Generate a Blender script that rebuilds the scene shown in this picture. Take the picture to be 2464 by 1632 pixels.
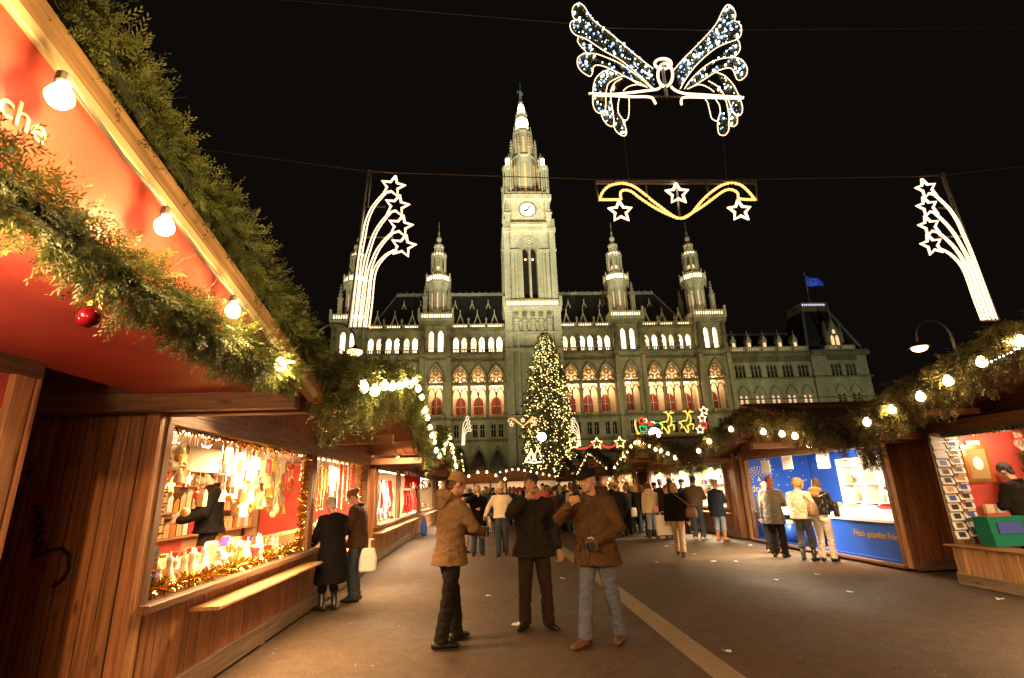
import bpy, bmesh, math, random
import numpy as np
from mathutils import Vector, Matrix, noise as mnoise

for o in list(bpy.data.objects):
    bpy.data.objects.remove(o)
SC = bpy.context.scene
COL = SC.collection
random.seed(7)
RNG = np.random.default_rng(7)
PI = math.pi

# ------------------------------------------------------------------ camera
# world: Y runs along the market lane towards the town hall, X to the right, Z up, metres
FPX, YAW, PITCH, ROLL = 1221.174, 0.06114, 0.28779, -0.03248      # focal length in photo pixels (2464 wide)
CAMP = Vector((0, 0, 1.65))
_f = Vector((math.sin(YAW) * math.cos(PITCH), math.cos(YAW) * math.cos(PITCH), math.sin(PITCH)))
_r0 = Vector((math.cos(YAW), -math.sin(YAW), 0)); _u0 = _r0.cross(_f)
_c, _s = math.cos(ROLL), math.sin(ROLL)
_r = _r0 * _c + _u0 * _s
_u = _u0 * _c - _r0 * _s
cam_d = bpy.data.cameras.new('camera'); cam = bpy.data.objects.new('camera', cam_d); COL.objects.link(cam)
cam.matrix_world = Matrix(((_r.x, _u.x, -_f.x, CAMP.x), (_r.y, _u.y, -_f.y, CAMP.y), (_r.z, _u.z, -_f.z, CAMP.z), (0, 0, 0, 1)))
cam_d.sensor_fit = 'HORIZONTAL'; cam_d.sensor_width = 36.0; cam_d.lens = FPX / 2464 * 36
cam_d.clip_start = 0.05; cam_d.clip_end = 1500
SC.camera = cam

# ------------------------------------------------------------------ night sky, exposure
w = bpy.data.worlds.new('World'); SC.world = w; w.use_nodes = True
bg = w.node_tree.nodes['Background']
bg.inputs[0].default_value = (1.0, 0.74, 0.55, 1); bg.inputs[1].default_value = 0.0042     # city night sky
SC.view_settings.view_transform = 'Standard'; SC.view_settings.look = 'None'
SC.view_settings.exposure = 0.0; SC.view_settings.gamma = 1.0
SC.render.engine = 'CYCLES'
SC.cycles.use_denoising = True
try: SC.cycles.denoising_prefilter = 'ACCURATE'
except Exception: pass
try: SC.cycles.denoiser = 'OPENIMAGEDENOISE'
except Exception: pass
SC.cycles.use_light_tree = True; SC.cycles.use_adaptive_sampling = False
SC.cycles.max_bounces = 5; SC.cycles.diffuse_bounces = 3; SC.cycles.glossy_bounces = 2
SC.cycles.transparent_max_bounces = 8
SC.cycles.sample_clamp_indirect = 6.0
SC.cycles.caustics_reflective = False; SC.cycles.caustics_refractive = False

# ------------------------------------------------------------------ pixel helpers (photo pixels -> a ray; distance always from the place itself)
def ray(x, y): return _f + _r * ((x - 1232) / FPX) - _u * ((y - 816) / FPX)
def at_y(x, y, Y): d = ray(x, y); return CAMP + d * (Y / d.y)
def at_x(x, y, X): d = ray(x, y); return CAMP + d * (X / d.x)
def ground_at(x, y, z=0.0): d = ray(x, y); return CAMP + d * ((z - CAMP.z) / d.z)
DK = 2464 / 2367.0
def dy(x, y, Y): return at_y(x * DK, y * DK, Y)
def dx(x, y, X): return at_x(x * DK, y * DK, X)
def dg(x, y): return ground_at(x * DK, y * DK)

# ------------------------------------------------------------------ materials
MATS = {}
def _nt(name):
    m = bpy.data.materials.new(name); m.use_nodes = True
    return m, m.node_tree.nodes, m.node_tree.links, m.node_tree.nodes['Principled BSDF']
def principled(name, col, rough=0.6, metal=0.0, noise=0.0, nscale=8.0, bump=0.0, bscale=40.0, spec=0.5, randv=0.0, stretch=(1, 1, 1), sheen=0.0):
    """base colour varied by a procedural noise and by object; a second noise gives relief"""
    if name in MATS: return MATS[name]
    m, N, L, b = _nt(name)
    b.inputs['Roughness'].default_value = rough; b.inputs['Metallic'].default_value = metal
    b.inputs['Specular IOR Level'].default_value = spec
    if sheen: b.inputs['Sheen Weight'].default_value = sheen
    b.inputs['Base Color'].default_value = (*col, 1)
    tc = N.new('ShaderNodeTexCoord'); mp = N.new('ShaderNodeMapping'); mp.inputs['Scale'].default_value = stretch
    L.new(tc.outputs['Object'], mp.inputs['Vector'])
    cur = None
    if noise > 0 or randv > 0:
        nz = N.new('ShaderNodeTexNoise'); nz.inputs['Scale'].default_value = nscale; nz.inputs['Detail'].default_value = 5
        L.new(mp.outputs[0], nz.inputs['Vector'])
        mr = N.new('ShaderNodeMapRange'); mr.inputs[1].default_value = 0.25; mr.inputs[2].default_value = 0.75
        mr.inputs[3].default_value = 1 - noise; mr.inputs[4].default_value = 1 + noise
        L.new(nz.outputs[0], mr.inputs[0])
        hs = N.new('ShaderNodeHueSaturation'); hs.inputs['Color'].default_value = (*col, 1)
        if randv > 0:
            oi = N.new('ShaderNodeObjectInfo'); m2 = N.new('ShaderNodeMapRange')
            m2.inputs[3].default_value = 1 - randv; m2.inputs[4].default_value = 1 + randv
            L.new(oi.outputs['Random'], m2.inputs[0])
            mu = N.new('ShaderNodeMath'); mu.operation = 'MULTIPLY'
            L.new(mr.outputs[0], mu.inputs[0]); L.new(m2.outputs[0], mu.inputs[1]); L.new(mu.outputs[0], hs.inputs['Value'])
        else: L.new(mr.outputs[0], hs.inputs['Value'])
        L.new(hs.outputs[0], b.inputs['Base Color'])
    if bump > 0:
        n2 = N.new('ShaderNodeTexNoise'); n2.inputs['Scale'].default_value = bscale; n2.inputs['Detail'].default_value = 4
        L.new(mp.outputs[0], n2.inputs['Vector'])
        bp = N.new('ShaderNodeBump'); bp.inputs['Strength'].default_value = bump; bp.inputs['Distance'].default_value = 0.02
        L.new(n2.outputs[0], bp.inputs['Height']); L.new(bp.outputs[0], b.inputs['Normal'])
    MATS[name] = m
    return m
def emit(name, col, strength, sampled=False):
    if name in MATS: return MATS[name]
    m, N, L, b = _nt(name)
    b.inputs['Base Color'].default_value = (*[min(1, c) for c in col], 1); b.inputs['Roughness'].default_value = .4
    b.inputs['Emission Color'].default_value = (*col, 1); b.inputs['Emission Strength'].default_value = strength
    try: m.cycles.emission_sampling = 'FRONT' if sampled else 'NONE'
    except Exception: pass
    MATS[name] = m
    return m
def wood(name, col, rough=0.55, dark=0.5, randv=0.22):
    """board material: grain and knots run along local Z, every board gets its own tone"""
    if name in MATS: return MATS[name]
    m, N, L, b = _nt(name)
    b.inputs['Roughness'].default_value = rough; b.inputs['Specular IOR Level'].default_value = .35
    tc = N.new('ShaderNodeTexCoord'); oi = N.new('ShaderNodeObjectInfo')
    ad = N.new('ShaderNodeVectorMath'); ad.operation = 'ADD'
    sc = N.new('ShaderNodeMath'); sc.operation = 'MULTIPLY'; sc.inputs[1].default_value = 37.0
    L.new(oi.outputs['Random'], sc.inputs[0]); L.new(tc.outputs['Object'], ad.inputs[0]); L.new(sc.outputs[0], ad.inputs[1])
    mp = N.new('ShaderNodeMapping'); mp.inputs['Scale'].default_value = (34, 34, 1.6); L.new(ad.outputs[0], mp.inputs['Vector'])
    nz = N.new('ShaderNodeTexNoise'); nz.inputs['Scale'].default_value = 1.0; nz.inputs['Detail'].default_value = 6; nz.inputs['Distortion'].default_value = .6
    L.new(mp.outputs[0], nz.inputs['Vector'])
    mp2 = N.new('ShaderNodeMapping'); mp2.inputs['Scale'].default_value = (9, 9, 2.6); L.new(ad.outputs[0], mp2.inputs['Vector'])
    vo = N.new('ShaderNodeTexVoronoi'); vo.inputs['Scale'].default_value = 1.0; L.new(mp2.outputs[0], vo.inputs['Vector'])
    kn = N.new('ShaderNodeMapRange'); kn.inputs[1].default_value = .05; kn.inputs[2].default_value = .2; kn.inputs[3].default_value = .35; kn.inputs[4].default_value = 1.0
    L.new(vo.outputs['Distance'], kn.inputs[0])
    mr = N.new('ShaderNodeMapRange'); mr.inputs[1].default_value = .3; mr.inputs[2].default_value = .72; mr.inputs[3].default_value = dark; mr.inputs[4].default_value = 1.25
    L.new(nz.outputs[0], mr.inputs[0])
    rv = N.new('ShaderNodeMapRange'); rv.inputs[3].default_value = 1 - randv; rv.inputs[4].default_value = 1 + randv; L.new(oi.outputs['Random'], rv.inputs[0])
    m1 = N.new('ShaderNodeMath'); m1.operation = 'MULTIPLY'; m2 = N.new('ShaderNodeMath'); m2.operation = 'MULTIPLY'
    L.new(mr.outputs[0], m1.inputs[0]); L.new(kn.outputs[0], m1.inputs[1]); L.new(m1.outputs[0], m2.inputs[0]); L.new(rv.outputs[0], m2.inputs[1])
    hs = N.new('ShaderNodeHueSaturation'); hs.inputs['Color'].default_value = (*col, 1); L.new(m2.outputs[0], hs.inputs['Value'])
    L.new(hs.outputs[0], b.inputs['Base Color'])
    bp = N.new('ShaderNodeBump'); bp.inputs['Strength'].default_value = .25; bp.inputs['Distance'].default_value = .004
    L.new(nz.outputs[0], bp.inputs['Height']); L.new(bp.outputs[0], b.inputs['Normal'])
    MATS[name] = m
    return m
def stone(name, col, var=.25, scale=.5):
    """ashlar with soot streaks running down and fine block relief"""
    if name in MATS: return MATS[name]
    m, N, L, b = _nt(name)
    b.inputs['Roughness'].default_value = .85; b.inputs['Specular IOR Level'].default_value = .2
    tc = N.new('ShaderNodeTexCoord')
    mp = N.new('ShaderNodeMapping'); mp.inputs['Scale'].default_value = (1, 1, .22); L.new(tc.outputs['Object'], mp.inputs['Vector'])
    n1 = N.new('ShaderNodeTexNoise'); n1.inputs['Scale'].default_value = scale; n1.inputs['Detail'].default_value = 7; L.new(mp.outputs[0], n1.inputs['Vector'])
    n2 = N.new('ShaderNodeTexNoise'); n2.inputs['Scale'].default_value = 3.0; n2.inputs['Detail'].default_value = 5; L.new(tc.outputs['Object'], n2.inputs['Vector'])
    mp3 = N.new('ShaderNodeMapping'); mp3.inputs['Rotation'].default_value = (PI / 2, 0, 0); L.new(tc.outputs['Object'], mp3.inputs['Vector'])
    bk = N.new('ShaderNodeTexBrick'); bk.inputs['Scale'].default_value = 1.0; bk.inputs['Mortar Size'].default_value = .03
    bk.inputs['Brick Width'].default_value = 1.1; bk.inputs['Row Height'].default_value = .52
    bk.inputs['Color1'].default_value = (1, 1, 1, 1); bk.inputs['Color2'].default_value = (.82, .82, .82, 1); bk.inputs['Mortar'].default_value = (.62, .62, .62, 1)
    L.new(mp3.outputs[0], bk.inputs['Vector'])
    mr = N.new('ShaderNodeMapRange'); mr.inputs[1].default_value = .3; mr.inputs[2].default_value = .7; mr.inputs[3].default_value = 1 - var; mr.inputs[4].default_value = 1 + var
    L.new(n1.outputs[0], mr.inputs[0])
    mr2 = N.new('ShaderNodeMapRange'); mr2.inputs[1].default_value = .3; mr2.inputs[2].default_value = .7; mr2.inputs[3].default_value = .86; mr2.inputs[4].default_value = 1.12
    L.new(n2.outputs[0], mr2.inputs[0])
    mu = N.new('ShaderNodeMath'); mu.operation = 'MULTIPLY'; L.new(mr.outputs[0], mu.inputs[0]); L.new(mr2.outputs[0], mu.inputs[1])
    mx = N.new('ShaderNodeMixRGB'); mx.blend_type = 'MULTIPLY'; mx.inputs[0].default_value = .8; mx.inputs[1].default_value = (*col, 1); L.new(bk.outputs['Color'], mx.inputs[2])
    hs = N.new('ShaderNodeHueSaturation'); L.new(mx.outputs[0], hs.inputs['Color']); L.new(mu.outputs[0], hs.inputs['Value'])
    L.new(hs.outputs[0], b.inputs['Base Color'])
    bp = N.new('ShaderNodeBump'); bp.inputs['Strength'].default_value = .5; bp.inputs['Distance'].default_value = .08
    L.new(n2.outputs[0], bp.inputs['Height']); L.new(bp.outputs[0], b.inputs['Normal'])
    MATS[name] = m
    return m
def leafy(name, c1, c2, rough=.5, scale=6.0):
    if name in MATS: return MATS[name]
    m, N, L, b = _nt(name)
    b.inputs['Roughness'].default_value = rough; b.inputs['Specular IOR Level'].default_value = .4
    tc = N.new('ShaderNodeTexCoord'); nz = N.new('ShaderNodeTexNoise'); nz.inputs['Scale'].default_value = scale; nz.inputs['Detail'].default_value = 4
    L.new(tc.outputs['Object'], nz.inputs['Vector'])
    cr = N.new('ShaderNodeValToRGB'); cr.color_ramp.elements[0].position = .32; cr.color_ramp.elements[1].position = .68
    cr.color_ramp.elements[0].color = (*c1, 1); cr.color_ramp.elements[1].color = (*c2, 1)
    L.new(nz.outputs[0], cr.inputs[0]); L.new(cr.outputs[0], b.inputs['Base Color'])
    tr = N.new('ShaderNodeBsdfTranslucent'); L.new(cr.outputs[0], tr.inputs['Color'])
    mx = N.new('ShaderNodeMixShader'); mx.inputs[0].default_value = .3
    L.new(b.outputs[0], mx.inputs[1]); L.new(tr.outputs[0], mx.inputs[2])
    L.new(mx.outputs[0], N['Material Output'].inputs['Surface'])
    MATS[name] = m
    return m
def cloth(name, col, rough=.85, noise=.18, bump=.22, bscale=80, spec=.07, sheen=.0):
    return principled('cloth_' + name, col, rough, 0, noise * .9, 55, bump, bscale, spec, 0, (1, 1, 1), sheen)

# ------------------------------------------------------------------ mesh building
class MB:
    def __init__(s): s.v = []; s.f = []
    def add(s, vs, fs):
        n = len(s.v); s.v += [tuple(v) for v in vs]; s.f += [tuple(i + n for i in f) for f in fs]; return s
    def box(s, x0, x1, y0, y1, z0, z1):
        return s.add([(x0, y0, z0), (x1, y0, z0), (x1, y1, z0), (x0, y1, z0), (x0, y0, z1), (x1, y0, z1), (x1, y1, z1), (x0, y1, z1)],
                     [(0, 3, 2, 1), (4, 5, 6, 7), (0, 1, 5, 4), (1, 2, 6, 5), (2, 3, 7, 6), (3, 0, 4, 7)])
    def prism_y(s, poly, y0, y1):          # polygon in XZ, extruded along Y
        n = len(poly)
        return s.add([(x, y0, z) for x, z in poly] + [(x, y1, z) for x, z in poly],
                     [tuple(range(n)), tuple(range(2 * n - 1, n - 1, -1))] + [(i, i + n, (i + 1) % n + n, (i + 1) % n) for i in range(n)])
    def prism_x(s, poly, x0, x1):          # polygon in YZ, extruded along X
        n = len(poly)
        return s.add([(x0, y, z) for y, z in poly] + [(x1, y, z) for y, z in poly],
                     [tuple(range(n)), tuple(range(2 * n - 1, n - 1, -1))] + [(i, i + n, (i + 1) % n + n, (i + 1) % n) for i in range(n)])
    def lathe(s, prof, c=(0, 0, 0), n=12, rot=0.0, sx=1, sy=1):   # prof: (r, z) list
        vs = []; fs = []
        for r, z in prof:
            for k in range(n):
                a = rot + 2 * PI * k / n
                vs.append((c[0] + r * math.cos(a) * sx, c[1] + r * math.sin(a) * sy, c[2] + z))
        m = len(prof)
        for i in range(m - 1):
            for k in range(n):
                fs.append((i * n + k, i * n + (k + 1) % n, (i + 1) * n + (k + 1) % n, (i + 1) * n + k))
        fs.append(tuple(range(n - 1, -1, -1))); fs.append(tuple((m - 1) * n + k for k in range(n)))
        return s.add(vs, fs)
    def tube(s, pts, rad, n=8, ref=None, round_ends=False):
        """tube along points; rad: number or list of numbers or (a, b) pairs (a along the side vector, b across)"""
        P = [Vector(p) for p in pts]; m = len(P)
        R = [rad] * m if not isinstance(rad, (list, tuple)) or (isinstance(rad, tuple)) else list(rad)
        R = [(r, r) if not isinstance(r, (tuple, list)) else r for r in R]
        if round_ends:
            t0 = (P[0] - P[1]).normalized(); t1 = (P[-1] - P[-2]).normalized(); r0 = R[0]; r1 = R[-1]
            e0 = min(r0); e1 = min(r1)
            P = [P[0] + t0 * e0 * .95, P[0] + t0 * e0 * .7] + P + [P[-1] + t1 * e1 * .7, P[-1] + t1 * e1 * .95]
            R = [(r0[0] * .3, r0[1] * .3), (r0[0] * .72, r0[1] * .72)] + R + [(r1[0] * .72, r1[1] * .72), (r1[0] * .3, r1[1] * .3)]
            m += 4
        T = []
        for i in range(m):
            a = P[max(i - 1, 0)]; b = P[min(i + 1, m - 1)]; t = b - a
            T.append(t.normalized() if t.length > 1e-9 else Vector((0, 0, 1)))
        side = Vector(ref) if ref is not None else (Vector((1, 0, 0)) if abs(T[0].x) < .9 else Vector((0, 1, 0)))
        vs = []; fs = []
        for i in range(m):
            sd = side - T[i] * side.dot(T[i])
            if sd.length < 1e-6: sd = T[i].orthogonal()
            sd.normalize(); side = sd if ref is None else side
            ot = T[i].cross(sd)
            for k in range(n):
                a = 2 * PI * k / n
                vs.append(P[i] + sd * (R[i][0] * math.cos(a)) + ot * (R[i][1] * math.sin(a)))
        for i in range(m - 1):
            for k in range(n): fs.append((i * n + k, i * n + (k + 1) % n, (i + 1) * n + (k + 1) % n, (i + 1) * n + k))
        fs.append(tuple(range(n - 1, -1, -1))); fs.append(tuple((m - 1) * n + k for k in range(n)))
        return s.add(vs, fs)
    def ball(s, c, r, n=10, m=7, rot=None):
        rx, ry, rz = r if isinstance(r, (tuple, list)) else (r, r, r)
        vs = []; fs = []
        for i in range(m + 1):
            t = -PI / 2 + PI * min(max(i / m, .02), .98)
            for k in range(n):
                a = 2 * PI * k / n
                p = Vector((rx * math.cos(t) * math.cos(a), ry * math.cos(t) * math.sin(a), rz * math.sin(t)))
                if rot is not None: p = rot @ p
                vs.append((c[0] + p.x, c[1] + p.y, c[2] + p.z))
        for i in range(m):
            for k in range(n): fs.append((i * n + k, i * n + (k + 1) % n, (i + 1) * n + (k + 1) % n, (i + 1) * n + k))
        fs.append(tuple(range(n - 1, -1, -1))); fs.append(tuple(m * n + k for k in range(n)))
        return s.add(vs, fs)
    def mesh(s, name, origin=(0, 0, 0), smooth=False):
        me = bpy.data.meshes.new(name); ox, oy, oz = origin
        me.from_pydata([(x - ox, y - oy, z - oz) for x, y, z in s.v], [], s.f)
        if smooth: me.polygons.foreach_set('use_smooth', [True] * len(me.polygons))
        me.update()
        return me
    def build(s, name, mat, parent=None, smooth=False, loc=None, fix=False):
        """one mesh object; points are world coordinates, stored relative to the parent thing (or loc)"""
        org = ROOTLOC.get(parent.name, (0, 0, 0)) if parent is not None else (loc or (0, 0, 0))
        me = s.mesh(name, org, smooth)
        if fix:
            bm = bmesh.new(); bm.from_mesh(me); bmesh.ops.recalc_face_normals(bm, faces=bm.faces); bm.to_mesh(me); bm.free()
        o = link(name, me, mat, parent)
        if parent is None: o.location = org; ROOTLOC[o.name] = tuple(org)
        else: ROOTLOC[o.name] = org
        return o
ROOTLOC = {}
def link(name, me, mat=None, parent=None):
    o = bpy.data.objects.new(name, me); COL.objects.link(o)
    if mat is not None and me is not None:
        if len(me.materials) == 0: me.materials.append(mat)
        elif me.materials[0] is not mat:
            o.material_slots[0].link = 'OBJECT'; o.material_slots[0].material = mat
    if parent is not None: o.parent = parent
    return o
def tag(o, label=None, cat=None, group=None, kind=None):
    if label: o['label'] = label
    if cat: o['category'] = cat
    if group: o['group'] = group
    if kind: o['kind'] = kind
    return o
def thing(name, label, cat, loc=(0, 0, 0), group=None):
    o = bpy.data.objects.new(name, None); COL.objects.link(o); o.location = loc; o.empty_display_size = .2
    ROOTLOC[o.name] = tuple(loc)
    return tag(o, label, cat, group)
def copy_tree(o, parent=None):
    c = o.copy(); COL.objects.link(c); c.parent = parent
    for ch in o.children: copy_tree(ch, c)
    return c
_BOARDS = {}
def board(parent, name, p0, p1, wdt, thk, face, mat, bevel=.006):
    """a board from p0 to p1 (its grain axis), wdt across, thk along the face normal"""
    p0 = Vector(p0); p1 = Vector(p1); ln = (p1 - p0).length
    key = (round(ln, 2), round(wdt, 3), round(thk, 3), mat.name)
    me = _BOARDS.get(key)
    if me is None:
        b = min(bevel, wdt * .2, thk * .3); hw, ht, hl = wdt / 2, thk / 2, ln / 2
        pr = [(-hw + b, -ht), (hw - b, -ht), (hw, -ht + b), (hw, ht - b), (hw - b, ht), (-hw + b, ht), (-hw, ht - b), (-hw, -ht + b)]
        mb = MB(); mb.add([(x, y, -hl) for x, y in pr] + [(x, y, hl) for x, y in pr],
               [tuple(range(7, -1, -1)), tuple(range(8, 16))] + [(i, (i + 1) % 8, (i + 1) % 8 + 8, i + 8) for i in range(8)])
        me = mb.mesh('board'); me.materials.append(mat); _BOARDS[key] = me
    z = (p1 - p0).normalized(); y = Vector(face); y = (y - z * y.dot(z)).normalized(); x = y.cross(z)
    o = bpy.data.objects.new(name, me); COL.objects.link(o)
    org = Vector(ROOTLOC.get(parent.name, (0, 0, 0))) if parent is not None else Vector((0, 0, 0))
    M = Matrix((x, y, z)).transposed().to_4x4(); M.translation = (p0 + p1) / 2 - org
    if parent is not None: o.parent = parent
    o.matrix_local = M
    return o
def lamp(name, typ, loc, power, col, parent=None, size=None, size_y=None, aim=None, spot=None, blend=.5, radius=None):
    d = bpy.data.lights.new(name, typ); d.energy = power; d.color = col
    if typ == 'AREA':
        d.size = size
        if size_y: d.shape = 'RECTANGLE'; d.size_y = size_y
    else: d.shadow_soft_size = radius if radius is not None else .05
    if typ == 'SPOT': d.spot_size = spot; d.spot_blend = blend
    o = bpy.data.objects.new(name, d); COL.objects.link(o)
    org = Vector(ROOTLOC.get(parent.name, (0, 0, 0))) if parent is not None else Vector((0, 0, 0))
    if parent is not None: o.parent = parent
    M = Matrix.Identity(4)
    if aim is not None: M = (Vector(aim) - Vector(loc)).to_track_quat('-Z', 'Y').to_matrix().to_4x4()
    M.translation = Vector(loc) - org
    o.matrix_local = M
    return o
def text_mesh(s, size, extrude=.004, shear=0.0):
    c = bpy.data.curves.new('lettering', 'FONT'); c.body = s; c.size = size; c.extrude = extrude; c.align_x = 'LEFT'; c.shear = shear
    o = bpy.data.objects.new('lettering_tmp', c); COL.objects.link(o)
    me = bpy.data.meshes.new_from_object(o.evaluated_get(bpy.context.evaluated_depsgraph_get()))
    bpy.data.objects.remove(o); bpy.data.curves.remove(c)
    me.materials.clear()
    return me
TEXTS = {k: text_mesh(*a) for k, a in {'sche': ('sche', .155, .004), 'drop': ('drop', .34, .003), 'dip': ('Frisch getunkte Früchte', .24, .003, .25), 'hm': ('Hd', .16, .002, .3)}.items()}

# ------------------------------------------------------------------ shared materials
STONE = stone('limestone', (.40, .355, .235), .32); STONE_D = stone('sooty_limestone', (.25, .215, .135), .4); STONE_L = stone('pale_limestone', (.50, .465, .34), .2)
SLATE = principled('roof_slate', (.035, .035, .034), .55, 0, .3, 2.0, .3, 6)
LEAD = principled('lead_ridge', (.30, .30, .27), .5, .3, .2, 2)
GLASS_DK = principled('dark_window_glass', (.015, .018, .02), .12, 0, 0)
WIN_LIT = emit('lit_window_white', (1, .80, .52), 4.5); WIN_LIT2 = emit('lit_window_bright', (1, .84, .60), 7.0); WIN_LIT3 = emit('lit_window_warm', (1, .70, .40), 2.2)
WIN_DIM = emit('lit_window_dim', (1, .62, .36), .9)
GLOW = emit('balustrade_lamp', (1, .72, .38), 5.0)
ROPE_W = emit('rope_light_white', (1, .72, .43), 2.3)
ROPE_Y = emit('rope_light_gold', (1, .52, .14), 2.0)
ROPE_YEL = emit('rope_light_yellow', (1, .62, .08), 1.6)
ROPE_G = emit('rope_light_green', (.05, .85, .30), 1.0)
ROPE_R = emit('rope_light_red', (1, .06, .03), 1.3)
BULB = emit('warm_bulb', (1, .72, .36), 14.0)
BULB_FAR = emit('warm_bulb_far', (1, .68, .28), 12.0)
LED = emit('cold_led', (.80, .90, 1), 6.0); LED_B = emit('blue_led', (.30, .46, 1), 2.2)
FLOODGLASS = emit('floodlight_glass', (.85, .92, 1), 60.0)
METAL = principled('grey_steel', (.33, .32, .30), .4, .8, .2, 10)
METAL_D = principled('dark_steel', (.06, .055, .05), .5, .5, .2, 10)
CABLE = principled('black_cable', (.03, .028, .025), .6)
W_DARK = wood('dark_stained_wood', (.155, .062, .026)); W_MID = wood('brown_wood', (.34, .145, .055)); W_LIGHT = wood('light_pine', (.52, .27, .11))
W_BEAM = wood('weathered_beam', (.20, .10, .052)); W_GREY = wood('worn_grey_wood', (.24, .16, .10)); W_GABLE = wood('gable_wood', (.40, .19, .075))
W_ROOF = wood('roof_board', (.20, .088, .042), .5)
RED_P = principled('red_paint', (.60, .085, .060), .42, 0, .22, 2.2, .15, 40)
FIR = leafy('fir_green', (.034, .055, .013), (.118, .140, .034)); FIR_DRY = leafy('fir_brown_green', (.050, .052, .016), (.14, .12, .040))
TREEG = leafy('tree_needles', (.030, .045, .015), (.11, .115, .040), .6, 1.2)
GOLD = principled('gold_tinsel', (.85, .50, .10), .25, 1.0, .3, 30)
GREENT = principled('green_tinsel', (.05, .22, .06), .25, .7, .3, 30)
CREAM = principled('cream_plaster', (.62, .50, .36), .8, 0, .08, 2)
WHITE = principled('white_paint', (.80, .78, .72), .5, 0, .05, 5)
PAPER = principled('white_paper', (.80, .76, .68), .7, 0, .1, 20)

# ================================================================== ground
def asphalt():
    m, N, L, b = _nt('damp_asphalt')
    tc = N.new('ShaderNodeTexCoord')
    n1 = N.new('ShaderNodeTexNoise'); n1.inputs['Scale'].default_value = .45; n1.inputs['Detail'].default_value = 6; L.new(tc.outputs['Object'], n1.inputs['Vector'])
    n2 = N.new('ShaderNodeTexNoise'); n2.inputs['Scale'].default_value = 42; n2.inputs['Detail'].default_value = 6; n2.inputs['Roughness'].default_value = .75; L.new(tc.outputs['Object'], n2.inputs['Vector'])
    n3 = N.new('ShaderNodeTexNoise'); n3.inputs['Scale'].default_value = 5; n3.inputs['Detail'].default_value = 9; n3.inputs['Roughness'].default_value = .72; L.new(tc.outputs['Object'], n3.inputs['Vector'])
    vo = N.new('ShaderNodeTexVoronoi'); vo.inputs['Scale'].default_value = 5; vo.inputs['Randomness'].default_value = 1; L.new(tc.outputs['Object'], vo.inputs['Vector'])
    cr = N.new('ShaderNodeValToRGB'); cr.color_ramp.elements[0].color = (.038, .0240, .0138, 1); cr.color_ramp.elements[1].color = (.118, .0755, .0445, 1)
    cr.color_ramp.elements[0].position = .36; cr.color_ramp.elements[1].position = .66
    mx = N.new('ShaderNodeMath'); mx.operation = 'ADD'; sc = N.new('ShaderNodeMath'); sc.operation = 'MULTIPLY'; sc.inputs[1].default_value = .5
    L.new(n3.outputs[0], sc.inputs[0]); s2 = N.new('ShaderNodeMath'); s2.operation = 'MULTIPLY'; s2.inputs[1].default_value = .5
    L.new(n1.outputs[0], s2.inputs[0]); L.new(sc.outputs[0], mx.inputs[0]); L.new(s2.outputs[0], mx.inputs[1]); L.new(mx.outputs[0], cr.inputs[0])
    gr = N.new('ShaderNodeMapRange'); gr.inputs[1].default_value = .35; gr.inputs[2].default_value = .65; gr.inputs[3].default_value = .45; gr.inputs[4].default_value = 1.6; L.new(n2.outputs[0], gr.inputs[0])
    hs = N.new('ShaderNodeHueSaturation'); L.new(cr.outputs[0], hs.inputs['Color']); L.new(gr.outputs[0], hs.inputs['Value'])
    sp = N.new('ShaderNodeMath'); sp.operation = 'LESS_THAN'; sp.inputs[1].default_value = .06; L.new(vo.outputs['Distance'], sp.inputs[0])
    mc = N.new('ShaderNodeMixRGB'); L.new(sp.outputs[0], mc.inputs[0]); L.new(hs.outputs[0], mc.inputs[1]); mc.inputs[2].default_value = (.15, .115, .08, 1)
    L.new(mc.outputs[0], b.inputs['Base Color'])
    rr = N.new('ShaderNodeMapRange'); rr.inputs[1].default_value = .35; rr.inputs[2].default_value = .65; rr.inputs[3].default_value = .58; rr.inputs[4].default_value = .85; L.new(n1.outputs[0], rr.inputs[0])
    L.new(rr.outputs[0], b.inputs['Roughness']); b.inputs['Specular IOR Level'].default_value = .3
    bp = N.new('ShaderNodeBump'); bp.inputs['Strength'].default_value = .55; bp.inputs['Distance'].default_value = .012; L.new(n2.outputs[0], bp.inputs['Height']); L.new(bp.outputs[0], b.inputs['Normal'])
    return m
g = MB(); g.add([(-600, -300, 0), (600, -300, 0), (600, 900, 0), (-600, 900, 0)], [(0, 1, 2, 3)])
ground = tag(g.build('ground', asphalt()), kind='structure')
SLAB = principled('granite_slab', (.25, .180, .115), .6, 0, .2, 14, .35, 150, .4, .1)
ps = MB(); ps.box(1.97, 2.27, -4, 60, .002, .005)
strip = tag(ps.build('paving_strip', principled('strip_joint', (.08, .07, .055), .8)), kind='structure')
y = -4.0
while y < 40:
    ln = 1.0
    board(strip, 'slab', (2.12, y + .006, .007), (2.12, y + ln - .006, .007), .27, .012, (0, 0, 1), SLAB, .003)
    y += ln

# trodden-in crumbs of paper
cr_ = MB()
for k in range(420):
    x_, y_ = random.uniform(-2.4, 7.5), random.uniform(3.5, 19); r_ = random.uniform(.006, .018); a_ = random.random() * 6.28
    cr_.add([(x_ + r_ * math.cos(a_ + q), y_ + r_ * math.sin(a_ + q) * .7, .006 + .004 * (q > 2)) for q in (0, 1.4, 2.9, 4.5)], [(0, 1, 2, 3)])
cr_o = tag(cr_.build('paper_crumbs', principled('dull_paper', (.30, .25, .18), .8, 0, .3, 30), ground), kind='stuff')

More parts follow.
